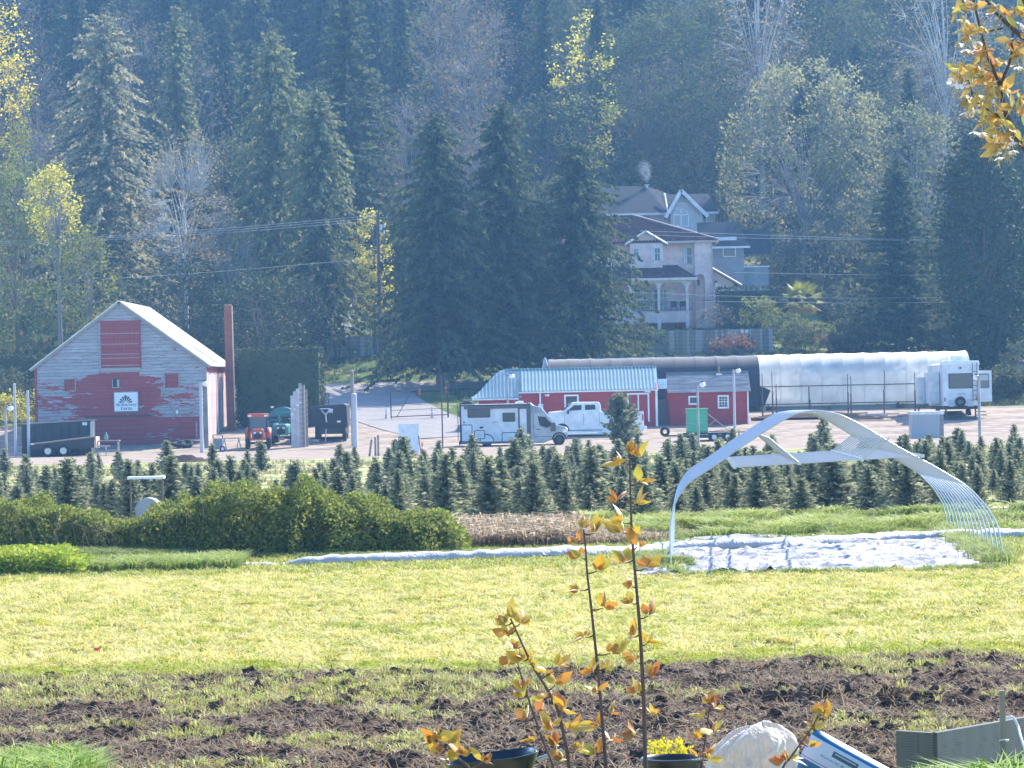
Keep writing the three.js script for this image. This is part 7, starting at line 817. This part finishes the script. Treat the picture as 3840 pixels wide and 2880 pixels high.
// ---------------------------------------------------------------- hoop frame
{
  const D1 = 72, a = at(2517, 2168, D1), b = at(3764, 2118, D1), W = b.x - a.x, q = (px, py) => { const p = at(px, py, D1); return V(p.x - a.x, p.y, 0); }, axis = V((2597 - 1920) / FOCAL, -0.009, -1).normalize();
  const prof = [q(2521, 2185), q(2513, 2050), q(2515, 1960), q(2532, 1885), q(2580, 1812), q(2670, 1752), q(2800, 1662), q(2900, 1597), q(2980, 1553), q(3060, 1540), q(3150, 1556), q(3240, 1600), q(3370, 1678), q(3500, 1748), q(3620, 1820), q(3690, 1888), q(3736, 1960), q(3756, 2040), q(3764, 2135)];
  prof.forEach((p) => { p.y -= 0; });
  const ord = ['nearest', 'second nearest', 'third nearest', 'fourth nearest', 'fifth nearest', 'sixth nearest', 'seventh nearest', 'seventh farthest', 'sixth farthest', 'fifth farthest', 'fourth farthest', 'third farthest', 'second farthest', 'farthest'], galv = mat(0.48, 0.5, 0.52, 0.36, { metalness: 0.75 });
  const hoopG = tube(prof, 0.019, 90, 7), tieG = rod(q(2755, 1752), q(3460, 1710), 0.01, 0.01, 7), br1 = rod(q(2880, 1640), q(2998, 1738), 0.018, 0.018, 6), br2 = rod(q(3335, 1642), q(3232, 1724), 0.018, 0.018, 6), clampG = box(0.07, 0.07, 0.06);
  for (let i = 0; i < 14; i++) {
    const s = i * 1.2, p = V(a.x, 0, -D1).addScaledVector(axis, s), o = thing('steel_hoop', `${ord[i]} galvanised hoop of the bare tunnel frame in the field`, 'hoop', p, 0, 'hoops of the bare tunnel frame');
    mesh('arch', hoopG, galv, o); mesh('tie_bar', tieG, galv, o); mesh('brace', br1, galv, o); mesh('brace', br2, galv, o); for (const c of [q(2755, 1752), q(3460, 1710), q(2998, 1738), q(3232, 1724)]) mesh('clamp', clampG, galv, o, c);
  }
  const L = 13 * 1.2, run = (pt, n, label) => { const s = pt.clone().add(V(a.x, 0, -D1)); const m = mesh('purlin_pipe', rod(s, s.clone().addScaledVector(axis, L), 0.025, 0.025, 7), galv); mark(m, label, 'pipe', 'lengthwise pipes of the tunnel frame'); };
  run(q(3060, 1546), 0, 'ridge pipe joining the hoops of the tunnel frame'); run(q(3000, 1737), 1, 'lengthwise pipe tying the hoops at the left brace feet'); run(q(3230, 1723), 2, 'lengthwise pipe tying the hoops at the right brace feet');
  // grass round the feet of the hoops
  const R = rng(960), tall = tuft(14, 14, 0.4, 0.01, 0.12, 0.4, 0.5);
  scatter('hoop_foot_grass', 'long grass round the feet of the hoops', tall, grassM, 1500, (i) => { const s = R.in(-0.8, L), right = i % 5 > 0, e = right ? V(a.x + W, 0, -D1) : V(a.x, 0, -D1); const p = e.addScaledVector(axis, right ? s : Math.min(s, 1) - 0.3).add(V(R.norm() * 0.3 - (right ? 0.15 : 0), 0, R.norm() * 0.3)); p.y = ground(p.x, p.z); const k = R.in(0.5, 1.1); return { p, turn: R.in(0, 6.28), s: V(k, k, k), c: mix3([0.2, 0.28, 0.05], [0.5, 0.5, 0.16], R()) }; });
  scatter('sheet_edge_grass', 'grass growing round the white ground sheet', tall, grassM, 2200, (i) => { const side = i % 3, t = R(); let px, d; if (side === 0) { px = R.in(2400, 3560); d = 86.5 + R.norm() * 0.5; } else if (side === 1) { px = R.in(2560, 3800); d = 70.3 + R.norm() * 0.25 - (px > 3300 ? 0 : 0.2); } else { px = R.in(2380, 2500); d = R.in(72, 80); } if (side === 1 && R() < 0.55) return null; const p = put(px, 2100, d), k = R.in(0.35, 0.8); return { p, turn: R.in(0, 6.28), s: V(k, k * 0.8, k), c: mix3([0.22, 0.3, 0.05], [0.42, 0.44, 0.12], R()) }; });
}
{ // things half hidden in the plantation
  const p = put(760 * 0.69, 1960, 96), o = thing('fuel_tank_stand', 'small grey tank under a white topped frame among the conifers', 'tank', put(545, 1880, 100)); mesh('tank', wheel(0.36, 0.9, 0.06, 0.55, -0.4, 'z'), grimy(0.3, 0.31, 0.34, 0.5), o); mesh('frame_post', box(0.05, 1.5, 0.05, -0.42, 0.75, 0), M.bark, o); mesh('frame_post', box(0.05, 1.5, 0.05, 0.5, 0.75, 0), M.bark, o); mesh('frame_top', box(1.05, 0.07, 0.5, 0.04, 1.5, 0), M.trim, o); mesh('saddle', box(0.8, 0.2, 0.8, 0.06, 0.1, -0.4), M.weathered, o);
  const b = thing('white_crate', 'white plastic crate among the conifers behind the hedge', 'crate', put(1335, 1875, 99)); mesh('bin', rounded(0.55, 0.5, 0.06, 0.5, 0, 0.55, -0.25, 0.02), M.white, b); mesh('stand', box(0.5, 0.3, 0.45, 0, 0.15, 0), M.greyPost, b);
}
// ---------------------------------------------------------------- foreground: young fruit trees, pots, bags, raised bed, blossoming branch
function leafGeo(L, W, bend, fold, seed) { // ovate leaf along +y with midrib fold, tip bend
  const n = 6, R = rng(seed), rows = []; for (let i = 0; i <= n; i++) { const t = i / n, w = W * Math.sin(Math.PI * Math.min(1, t ** 0.75)) * (i === n ? 0 : 1) + (i === 0 ? 0.002 : 0), y = L * t, z = bend * L * t * t + 0.01 * L * Math.sin(t * 9); rows.push([V(-w, y * 0.98, z + fold * w), V(0, y, z), V(w, y * 0.98, z + fold * w)]); }
  const p = [], ix = []; for (const r of rows) for (const v of r) p.push(v.x, v.y, v.z); for (let i = 0; i < n; i++) for (let k = 0; k < 2; k++) { const a = i * 3 + k; ix.push(a, a + 1, a + 4, a, a + 4, a + 3); }
  const g = new THREE.BufferGeometry(); g.setAttribute('position', new THREE.Float32BufferAttribute(p, 3)); g.setIndex(ix); g.computeVertexNormals(); return g;
}
const leafV = [leafGeo(0.07, 0.024, 0.5, 0.45, 1), leafGeo(0.062, 0.026, 0.25, 0.3, 2), leafGeo(0.078, 0.025, 0.75, 0.5, 3), leafGeo(0.046, 0.015, 0.1, 0.7, 4)];
const lm = (r, g, b, t = 0.5) => new THREE.MeshPhysicalMaterial({ color: lin(r, g, b), roughness: 0.75, transmission: t, thickness: 0, side: THREE.DoubleSide });
const orangeLeaf = [lm(0.6, 0.27, 0.045), lm(0.58, 0.36, 0.045), lm(0.54, 0.4, 0.06), lm(0.5, 0.18, 0.05), lm(0.46, 0.38, 0.06), lm(0.4, 0.2, 0.05), lm(0.56, 0.38, 0.05)], twigM = mat(0.13, 0.07, 0.055, 0.7, { map: rep(grimeTex, 6) });
function orient(o, dir, roll) { const q = new THREE.Quaternion().setFromUnitVectors(V(0, 1, 0), dir.clone().normalize()); o.quaternion.copy(q).multiply(new THREE.Quaternion().setFromAxisAngle(V(0, 1, 0), roll)); }
function cluster(parent, at0, R, n, sc, out, up = 0.5) {
  for (let i = 0; i < n + 3; i++) { const a = R.in(0, 6.28), dir = V(Math.cos(a), R.in(-0.1, 0.9) + up * 0.5, Math.sin(a)).add(out); const l = mesh('leaf', R.pick(leafV), R.pick(orangeLeaf), parent, at0.clone().addScaledVector(dir.clone().normalize(), 0.008)); orient(l, dir, R.in(0, 6.28)); l.scale.setScalar(sc * (i < 2 ? R.in(0.75, 1.05) : R.in(0.3, 0.8))); }
}
function sapling(label, d, path, spurs, r0, seed, topN = 8) {
  const R = rng(seed), pts = path.map(([px, py]) => at(px, py, d)), base = pts[pts.length - 1].clone(); base.y = ground(base.x, -d) + 0.0; const o = thing('young_fruit_tree', label, 'sapling', base, 0, 'young fruit trees in pots');
  const loc = pts.map((p, i) => p.clone().sub(base).add(V(0, 0, R.norm() * 0.01))); loc.push(V(0, 0, 0)); const up = [...loc].reverse(), c = new THREE.CatmullRomCurve3(up); mesh('stem', (() => { const s = c.getPoints(40); return limb(s, r0, r0 * 0.35, 8).geo(); })(), twigM, o);
  cluster(o, loc[0], R, topN, 1, V(0, 0.6, 0), 1);
  for (const [px, py, n, side, sc = 1] of spurs) { const p = at(px, py, d).sub(base); let best = null, bd = 9; for (let i = 0; i <= 60; i++) { const q = c.getPoint(i / 60), e = q.distanceTo(p); if (e < bd) { bd = e; best = q; } } mesh('spur', limb([best, best.clone().lerp(p, 0.5).add(V(0, -0.004, 0)), p], 0.004, 0.002, 5).geo(), twigM, o); cluster(o, p, R, n, sc, V(side * 0.7, 0.15, 0)); }
  return o;
}
sapling('tallest young fruit tree whip with orange leaves', 14, [[2362, 1700], [2364, 1850], [2370, 2000], [2382, 2150], [2395, 2300], [2405, 2450], [2415, 2650], [2420, 2880]], [[2330, 1740, 4, -1], [2385, 1715, 3, 1, 1.1], [2320, 1880, 4, -1, 1.1], [2395, 1810, 4, 1], [2390, 1895, 4, 1, 1.2], [2335, 1960, 4, -1], [2335, 1998, 3, -1, 1.1], [2385, 2005, 2, 1], [2390, 2050, 3, 1], [2345, 2110, 4, -1, 1.1], [2425, 2130, 4, 1, 1.2], [2370, 2200, 4, -1], [2372, 2265, 4, -1], [2430, 2310, 4, 1], [2370, 2390, 4, -1], [2425, 2415, 4, 1], [2385, 2480, 3, -1], [2430, 2540, 4, 1], [2390, 2600, 4, -1], [2440, 2680, 3, 1], [2385, 2760, 4, -1]], 0.0105, 21, 9);
sapling('second tallest orange leaved whip left of the tallest', 14.2, [[2188, 1985], [2195, 2050], [2202, 2150], [2215, 2260], [2230, 2400], [2245, 2540], [2258, 2700], [2272, 2880]], [[2225, 2000, 5, 1, 1.1], [2160, 2035, 4, -1, 1.1], [2180, 2090, 3, -1], [2240, 2140, 4, 1], [2175, 2215, 4, -1], [2260, 2280, 4, 1], [2195, 2390, 3, -1], [2290, 2450, 5, 1, 1.1], [2225, 2520, 4, -1, 1], [2270, 2510, 2, 1], [2240, 2600, 4, -1], [2290, 2680, 4, 1], [2245, 2725, 4, -1], [2290, 2780, 4, 1], [2235, 2830, 5, -1, 1.1]], 0.009, 22, 7);
sapling('bushy leaning orange leaved tree with long top leaves', 13.8, [[1915, 2320], [1940, 2375], [1970, 2440], [2005, 2510], [2055, 2590], [2090, 2660], [2115, 2760], [2135, 2880]], [[1895, 2345, 5, -1, 1.2], [1950, 2340, 5, 1, 1.3], [1900, 2385, 5, -1], [1985, 2490, 5, 1, 1.1], [2040, 2530, 6, 1, 1.2], [2090, 2500, 4, 1, 1.1], [1960, 2480, 4, -1], [2080, 2570, 5, 1], [2040, 2620, 5, -1, 1.1], [2110, 2670, 5, 1, 1.1], [2075, 2730, 5, -1, 1.2], [2140, 2740, 5, 1, 1.2], [2085, 2800, 6, -1, 1.2], [2160, 2820, 5, 1, 1.1], [2110, 2850, 6, -1]], 0.009, 23, 9);
sapling('slim leaning whip beside the bushy orange tree', 14.4, [[1930, 2440], [1945, 2500], [1975, 2600], [2005, 2690], [2045, 2800], [2075, 2880]], [[1910, 2490, 2, -1, 1.1], [1970, 2575, 3, -1, 1.1], [1950, 2620, 2, -1], [1975, 2700, 3, -1], [2010, 2670, 2, 1], [2010, 2780, 4, -1]], 0.007, 24, 4);
sapling('short orange tipped shoot right of the tallest whip', 14.6, [[2660, 2640], [2655, 2700], [2645, 2770], [2630, 2880]], [[2680, 2660, 4, 1], [2640, 2690, 3, -1], [2675, 2745, 3, 1], [2620, 2770, 4, -1], [2620, 2840, 5, -1], [2655, 2850, 4, 1]], 0.006, 25, 6);
sapling('orange tipped shoot leaning over the white plastic bag', 14, [[3068, 2680], [3050, 2720], [3010, 2780], [2965, 2840], [2935, 2885]], [[3100, 2700, 3, 1, 1.1], [3060, 2740, 3, 1], [3030, 2800, 4, 1], [2960, 2850, 3, 1], [2945, 2855, 3, -1]], 0.006, 26, 7);
sapling('short yellow leaved twig arching over the black tub', 13.6, [[1640, 2775], [1665, 2800], [1710, 2840], [1760, 2885]], [[1625, 2790, 6, -1, 1.1], [1680, 2790, 4, 1, 1.2], [1650, 2830, 3, -1, 1], [1720, 2830, 5, 1], [1690, 2860, 3, -1], [1810, 2860, 4, 1]], 0.007, 27, 9);
{ // pots and tub
  const flared = (r, h, t) => new THREE.LatheGeometry([[r * 0.72, 0], [r * 0.74, 0.01], [r * 0.98, h], [r * 1.06, h], [r * 1.08, h + 0.015], [r * 1.0, h + 0.02], [r * 0.94, h], [r * 0.7, 0.03], [0, 0.03]].map(([x, y]) => new THREE.Vector2(x, y)), 32);
  const pot = (px, d, r, h, label) => { const p = put(px, 2880, d), o = thing('nursery_pot', label, 'pot', p, 0, 'black nursery pots'); mesh('pot_wall', flared(r, h), mat(0.02, 0.02, 0.022, 0.4), o); mesh('potting_soil', new THREE.CylinderGeometry(r * 0.92, r * 0.9, 0.02, 24).translate(0, h - 0.05, 0), mat(0.04, 0.03, 0.025, 0.95), o); };
  pot(2520, 14.6, 0.125, at(2520, 2856, 14.6).y - ground(0, -14.6), 'black nursery pot below the yellow flowers'); pot(2420, 14, 0.13, 0.3, 'black nursery pot of the tallest whip'); pot(2260, 14.2, 0.13, 0.3, 'black nursery pot of the second tallest whip'); pot(2120, 13.8, 0.14, 0.28, 'black nursery pot of the bushy leaning tree');
  // flared tub
  const p = put(1835, 2860, 19), H = at(1835, 2842, 19).y - p.y, o = thing('black_tub', 'black plastic tub with a shiny flared rim at the plot edge', 'tub', p, 0.15), w = 0.24, l = 0.2; mesh('tub_wall', sheet(48, 10, (s, t) => { const a = s * 6.2832, k = (v) => Math.sign(v) * Math.abs(v) ** 0.6, f = t < 0.5 ? lerp(0.6, 1, t * 2) : t < 0.62 ? lerp(1, 1.13, (t - 0.5) / 0.12) : lerp(1.04, 0.58, (t - 0.62) / 0.38), y = t < 0.5 ? lerp(0, H, t * 2) : t < 0.62 ? H + 0.01 : lerp(H - 0.005, 0.03, (t - 0.62) / 0.38); return V(k(Math.cos(a)) * w * f, y + 0.03 * Math.cos(a) * (y > H * 0.9 ? 1 : 0), k(Math.sin(a)) * l * f); }), mat(0.018, 0.018, 0.02, 0.22), o); mesh('tub_floor', box(w * 1.1, 0.02, l * 1.1, 0, 0.035, 0), mat(0.03, 0.03, 0.03, 0.5), o); mesh('handle', rod(V(w * 1.1, H - 0.02, 0), V(w * 1.1 + 0.14, H + 0.03, 0.02), 0.012), M.steel, o);
}
{ // white plastic bag: slumped film with folds gathered towards a knotted top
  const p = put(2830, 2900, 15.2), top = at(2830, 2716, 15.2).y - p.y, o = mesh('plastic_bag', sheet(120, 80, (s, t) => { const a = s * 6.2832, ca = Math.cos(a), sa = Math.sin(a), pf = t < 0.3 ? 1.2 : t < 0.45 ? lerp(1.2, 0.82, smoothstep(t, 0.3, 0.45)) : 0.82 * Math.sqrt(Math.max(0, 1 - ((t - 0.45) / 0.55) ** 3.6)), lump = 0.72 + 0.6 * fbm(ca * 1.3 + 4, sa * 1.3 + t * 1.6, 3), fold = 0.09 * Math.abs(vnoise(a * 2.2 + 3 * fbm(t * 3, a, 2), t * 2.5) - 0.5) + 0.05 * Math.abs(vnoise(a * 6 + t * 5, t * 8) - 0.5), r = 0.2 * pf * lump + fold * pf; return V(ca * r * 1.05 + 0.05 * t - 0.02 + 0.015 * Math.sin(t * 7), top * (t + 0.1 * (fbm(ca * 2 + 9, sa * 2, 2) - 0.5) * t), sa * r * 0.8); }), new THREE.MeshPhysicalMaterial({ color: lin(0.6, 0.55, 0.5), roughness: 0.8, transmission: 0.6, thickness: 0, side: THREE.DoubleSide, bumpMap: rep(bumpTex, 6), bumpScale: 0.01 }), scene, p); mark(o, 'crumpled translucent white plastic bag at the bottom of the view', 'plastic bag');
}
{ // soil bag with print
  const art = canvasTex(512, 384, (c) => { c.fillStyle = '#b9bdc8'; c.fillRect(0, 0, 512, 384); c.fillStyle = '#1e5f86'; c.fillRect(0, 0, 512, 62); c.fillRect(0, 268, 512, 116); c.fillStyle = '#8d5a5e'; c.fillRect(0, 246, 512, 7); c.fillStyle = '#3d4c55'; c.fillRect(120, 92, 128, 52); c.fillStyle = '#93a3ab'; c.fillRect(130, 104, 108, 12); c.fillStyle = '#333a46'; c.font = 'italic 30px serif'; c.fillText('Natural & Organic', 70, 186, 230); c.fillRect(220, 206, 130, 4); c.fillStyle = '#c9d6df'; c.font = 'bold 46px sans-serif'; c.fillText('Live Organic', 130, 318, 300); c.fillText('Compost', 150, 370, 240); });
  const p = at(3185, 2905, 15.4), gy = ground(p.x, -15.4), o = thing('soil_bag', 'blue and white soil bag lying tilted beside the plastic bag', 'soil bag', V(p.x, gy, -15.4)), h0 = p.y - gy; const L = 0.5, W = 0.2, ang = -0.52;
  const g = sheet(30, 16, (s, t) => { const u = (s - 0.5) * L, v = (t - 0.5) * W, puff = 0.05 * Math.sqrt(Math.max(0, (1 - (2 * s - 1) ** 4) * (1 - (2 * t - 1) ** 4))) + 0.006 * fbm(s * 9, t * 6, 3), x = u * Math.cos(ang) - v * Math.sin(ang), y = u * Math.sin(ang) + v * Math.cos(ang); return V(x + 0.02, y + h0, puff); }, (s, t) => [s, t]);
  mesh('front_film', g, new THREE.MeshStandardMaterial({ map: art, roughness: 0.4, side: THREE.DoubleSide }), o); mesh('back_film', sheet(12, 8, (s, t) => { const u = (s - 0.5) * L, v = (t - 0.5) * W, puff = -0.06 * Math.sqrt(Math.max(0, (1 - (2 * s - 1) ** 4) * (1 - (2 * t - 1) ** 4))); return V(u * Math.cos(ang) - v * Math.sin(ang) + 0.02, u * Math.sin(ang) + v * Math.cos(ang) + h0, puff - 0.001); }), mat(0.55, 0.57, 0.6, 0.5, { side: THREE.DoubleSide }), o); mesh('torn_edge', sheet(20, 4, (s, t) => V(lerp(0.0, 0.34, s), h0 + lerp(0.06, -0.1, s) + t * 0.025 * (0.5 + fbm(s * 14, 2, 2)), -0.02 + 0.01 * Math.sin(s * 30))), mat(0.75, 0.76, 0.78, 0.5, { side: THREE.DoubleSide }), o); mesh('soil_fill', new THREE.SphereGeometry(0.2, 20, 12).scale(1, 0.8, 0.7).translate(0.05, h0 - 0.2, -0.12), mat(0.06, 0.045, 0.04, 0.95), o);
}
{ // raised bed corner
  const c = at(3502, 2745, 18), l = at(3368, 2738, 18.15), gy = ground(c.x, -18), o = thing('plank_edging', 'corner of grey weathered plank edging at the edge of the plot', 'edging', V(c.x, gy, -18)), H = c.y - gy, far = at(3920, 2668, 18.9).sub(V(c.x, gy, -18)); const lw = mat(0.14, 0.135, 0.125, 0.9, { map: rep(woodTex, 2.5) }), side = V(l.x - c.x, 0, l.z + 18), rows = 2, hh = H / rows;
  const plankBetween = (a, b, y0, y1, n, m) => { const d = V(b.x - a.x, 0, b.z - a.z), L = d.length(), g = box(L, y1 - y0 - 0.006, 0.04, L / 2, (y0 + y1) / 2, 0); g.rotateY(-Math.atan2(d.z, d.x)); g.translate(a.x, 0, a.z); mesh(n, g, m, o); };
  for (let i = 0; i < rows; i++) { plankBetween(V(0, 0, 0), V(far.x, 0, far.z), i * hh, (i + 1) * hh, 'side_plank', lw); plankBetween(V(0, 0, 0), side, i * hh, (i + 1) * hh, 'end_plank', lw); } mesh('corner_post', box(0.06, H - 0.02, 0.06, -0.05, (H - 0.02) / 2, -0.07), lw, o);
  const q = at(3757, 2590, 16.8), st = thing('wooden_stake', 'thin wooden stake standing in front of the plank edging', 'stake', V(q.x, ground(q.x, -16.8), -16.8)); const sh = q.y - st.position.y; mesh('stake', box(0.026, sh + 0.2, 0.022, 0, sh / 2 - 0.1, 0), mat(0.32, 0.25, 0.19, 0.9, { map: woodVTex }), st); mesh('tie', new THREE.TorusGeometry(0.022, 0.003, 6, 16).rotateX(1.3).translate(0.006, sh * 0.6, 0), M.trim, st);
  const h = mesh('irrigation_hose', tube([at(3742, 2700, 17.9), at(3780, 2690, 17.9), at(3800, 2690, 17.9), at(3818, 2725, 17.9), at(3828, 2765, 17.8), at(3850, 2830, 17.7)], 0.007, 40, 6), mat(0.6, 0.62, 0.64, 0.5)); mark(h, 'thin pale irrigation hose hanging over the plank edging', 'hose');
}
{ // near grass tufts, yellow flowers
  const R = rng(990), near = tuft(31, 18, 0.2, 0.0035, 0.08, 0.5, 0.6);
  scatter('near_grass', 'bright long grass along the bottom edge of the view', near, grassM, 1300, (i) => { const z = i % 4; let px, d, k; if (z === 0) { px = R.in(-40, 330); d = R.in(33, 36); k = R.in(1.4, 2.4); } else if (z < 3) { px = R.in(3280, 3900); d = R.in(14.5, 17.4); k = R.in(0.8, 1.6) * (px > 3700 ? 1.25 : 1); } else { px = R.in(2280, 2600); d = R.in(18, 26); k = R.in(0.8, 1.5); } if (z === 1 || z === 2) { if (R() < 0.5) return null; } const p = put(px, 2860, d); if (z === 0) p.y = Math.max(p.y, soilY(p.x, d)); return { p, turn: R.in(0, 6.28), s: V(k, k, k), c: mix3([0.16, 0.28, 0.02], [0.36, 0.42, 0.06], R()) }; });
  const broad = tuft(33, 9, 0.26, 0.0065, 0.09, 0.45, 1.1); scatter('edging_grass', 'broad bladed green grass before the plank edging', broad, grassM, 170, () => { const px = R.in(3300, 3900), d = R.in(15.5, 17.5), p = put(px, 2860, d), k = R.in(0.8, 1.5) * (px > 3700 ? 1.2 : 1); return { p, turn: R.in(0, 6.28), s: V(k, k, k), c: mix3([0.16, 0.3, 0.03], [0.42, 0.5, 0.1], R()) }; });
  const p = put(2510, 2850, 15.5), o = thing('yellow_flowers', 'clump of yellow flowering greens behind the black pot', 'flower clump', p), top = at(2510, 2800, 15.5).y - p.y, t = new Tris(), f = new Tris(); for (let i = 0; i < 60; i++) { const a = R.in(0, 6.28), r = 0.1 * Math.sqrt(R()), b = V(Math.cos(a) * r * 0.3, 0, Math.sin(a) * r * 0.3), e = V(Math.cos(a) * r, top * R.in(0.85, 1.08), Math.sin(a) * r); const l = limb([b, b.clone().lerp(e, 0.5), e], 0.002, 0.0015, 3); for (let k = 0; k < l.p.length; k += 9) t.tri(V(l.p[k], l.p[k + 1], l.p[k + 2]), V(l.p[k + 3], l.p[k + 4], l.p[k + 5]), V(l.p[k + 6], l.p[k + 7], l.p[k + 8]), [0.3, 0.4, 0.08]); for (let k = 0; k < 9; k++) { const c = e.clone().add(V(R.norm(), R.norm() * 0.6, R.norm()).multiplyScalar(0.014)), d = randDir(R); leafQuad(f, c, d, d.clone().cross(randDir(R)).normalize(), 0.014, 0.006, tone(R, [0.75, 0.62, 0.04], 0.2)); } } mesh('stems', t.geo(), grassM, o); mesh('blossoms', f.geo(), grassM, o);
}
{ // blossoming cherry: trunk outside the frame, a limb reaching into the upper corner
  const d = 9.5, R = rng(1001), base = V(2.9, ground(2.9, -9.8), -9.8), o = thing('cherry_tree', 'blossoming cherry branch with bronze leaves in the upper corner', 'tree', base), P = (px, py, dz = 0) => at(px, py, d + dz).sub(base), bark = mat(0.09, 0.06, 0.06, 0.7, { map: rep(grimeTex, 5) });
  mesh('trunk', limb([V(0, -0.2, 0), V(0.02, 1.2, 0), V(-0.1, 2.4, 0), V(-0.15, 3.6, 0)], 0.07, 0.03, 10).geo(), bark, o);
  const limbs = [[V(-0.1, 2.2, 0), P(3960, 330), P(3880, 180), P(3800, 110), P(3720, 30), P(3660, -60)], [V(-0.08, 1.9, 0), P(3960, 640), P(3860, 580), P(3790, 470), P(3755, 330), P(3790, 220), P(3800, 100)], [P(3755, 330), P(3700, 200), P(3672, 90), P(3650, 0), P(3640, -60)], [P(3800, 470), P(3720, 420), P(3660, 380), P(3630, 300)], [P(3760, 105), P(3700, 118), P(3660, 112)], [V(-0.1, 2.5, 0), P(3950, 120), P(3860, 40), P(3820, -40)]];
  const radii = [0.012, 0.011, 0.005, 0.004, 0.003, 0.009]; limbs.forEach((l, i) => mesh('branch', limb(new THREE.CatmullRomCurve3(l).getPoints(24), radii[i], 0.0025, 7).geo(), bark, o));
  const bronze = [lm(0.62, 0.38, 0.1), lm(0.6, 0.45, 0.13), lm(0.5, 0.43, 0.11), lm(0.56, 0.27, 0.1), lm(0.4, 0.28, 0.1)], petal = lm(0.88, 0.82, 0.83, 0.45), lv = [leafGeo(0.06, 0.013, 0.4, 0.5, 11), leafGeo(0.05, 0.015, 0.7, 0.4, 12), leafGeo(0.036, 0.008, 0.2, 0.7, 13)];
  const bl = (() => { const t = new Tris(); for (let i = 0; i < 5; i++) { const a = i * 1.2566, c = V(Math.cos(a), 0.5, Math.sin(a)).normalize(), s = V(-Math.sin(a), 0, Math.cos(a)), m = c.clone().multiplyScalar(0.011).add(V(0, -0.001, 0)), e = c.clone().multiplyScalar(0.017); t.tri(V(0, 0, 0), m.clone().addScaledVector(s, 0.007), e.clone().addScaledVector(s, 0.004)); t.tri(V(0, 0, 0), e.clone().addScaledVector(s, 0.004), e.clone().addScaledVector(s, -0.004)); t.tri(V(0, 0, 0), e.clone().addScaledVector(s, -0.004), m.clone().addScaledVector(s, -0.007)); } return t.geo(); })(), stalkG = limb([V(0, 0, 0), V(0, -0.02, 0.002), V(0, -0.034, 0)], 0.0012, 0.0009, 4).geo(), stamenG = (() => { const t = new Tris(); for (let i = 0; i < 7; i++) { const a = i * 0.9, l = limb([V(0, 0, 0), V(Math.cos(a) * 0.008, 0.016, Math.sin(a) * 0.008)], 0.0006, 0.0009, 3); t.p.push(...l.p); } return t.geo(); })(), stalkM = mat(0.4, 0.3, 0.12, 0.7);
  const spots = [[3620, 10], [3590, 30], [3660, 20], [3740, 20], [3800, 30], [3840, 50], [3630, 90], [3660, 110], [3640, 130], [3610, 112], [3700, 115], [3770, 60], [3790, 150], [3830, 160], [3850, 140], [3680, 170], [3700, 190], [3720, 210], [3740, 250], [3760, 230], [3600, 250], [3590, 270], [3620, 290], [3650, 280], [3670, 260], [3690, 290], [3640, 310], [3720, 280], [3700, 320], [3740, 330], [3660, 350], [3630, 370], [3700, 370], [3730, 360], [3760, 340], [3790, 345], [3820, 370], [3680, 400], [3720, 420], [3690, 450], [3740, 440], [3770, 460], [3720, 480], [3760, 490], [3790, 510], [3730, 540], [3760, 540], [3740, 570], [3790, 400], [3830, 400], [3800, 200], [3830, 210], [3810, 480], [3840, 520]];
  spots.forEach(([px, py], i) => { const c = P(px + R.norm() * 10, py + R.norm() * 8, R.norm() * 0.05), n = R.pick([5, 6, 7, 8]); for (let k = 0; k < n; k++) { const dir = V(R.norm() - 0.35, R.in(-0.9, 0.7), R.norm()); const l = mesh('leaf', R.pick(lv), R.pick(bronze), o, c); orient(l, dir, R.in(0, 6.28)); l.scale.setScalar(k < 2 ? R.in(0.7, 1) : R.in(0.3, 0.7)); } const nb = [8, 20, 31, 44, 5, 39].includes(i) ? 4 : R() < 0.35 ? 1 : 0; for (let k = 0; k < nb + 1; k++) { const q = c.clone().add(V(R.norm() * 0.012, -0.004, R.norm() * 0.012)), st = mesh('stalk', stalkG, stalkM, o, q); st.rotation.set(R.norm() * 0.5, 0, R.norm() * 0.5); const tip = V(0, -0.034, 0).applyEuler(st.rotation).add(q); if (k < nb) { const b = mesh('blossom', bl, petal, o, tip); b.rotation.set(Math.PI + R.norm() * 0.5, R() * 6, R.norm() * 0.5); } const s = mesh('stamens', stamenG, stalkM, o, tip); s.rotation.set(Math.PI + R.norm() * 0.5, 0, R.norm() * 0.5); } });
}
// where several alike things share a description, tell them apart by their order across the view
{
  const by = {}, ords = ['leftmost', 'second', 'third', 'fourth', 'fifth', 'sixth', 'seventh', 'eighth', 'ninth', 'tenth', 'eleventh', 'twelfth', 'thirteenth', 'fourteenth', 'fifteenth', 'sixteenth', 'seventeenth', 'eighteenth', 'nineteenth', 'twentieth'];
  for (const o of scene.children) if (o.userData.category && o.userData.label) (by[o.userData.label] ??= []).push(o);
  for (const l of Object.values(by)) if (l.length > 1) l.sort((a, b) => a.position.x / -a.position.z - b.position.x / -b.position.z).forEach((o, i) => { o.userData.label += i ? `, ${ords[i] ?? 'further'} from left` : ', leftmost'; });
}
scene.traverse((o) => { if (o.isMesh) { o.castShadow = o.receiveShadow = true; } });
renderer.render(scene, camera);
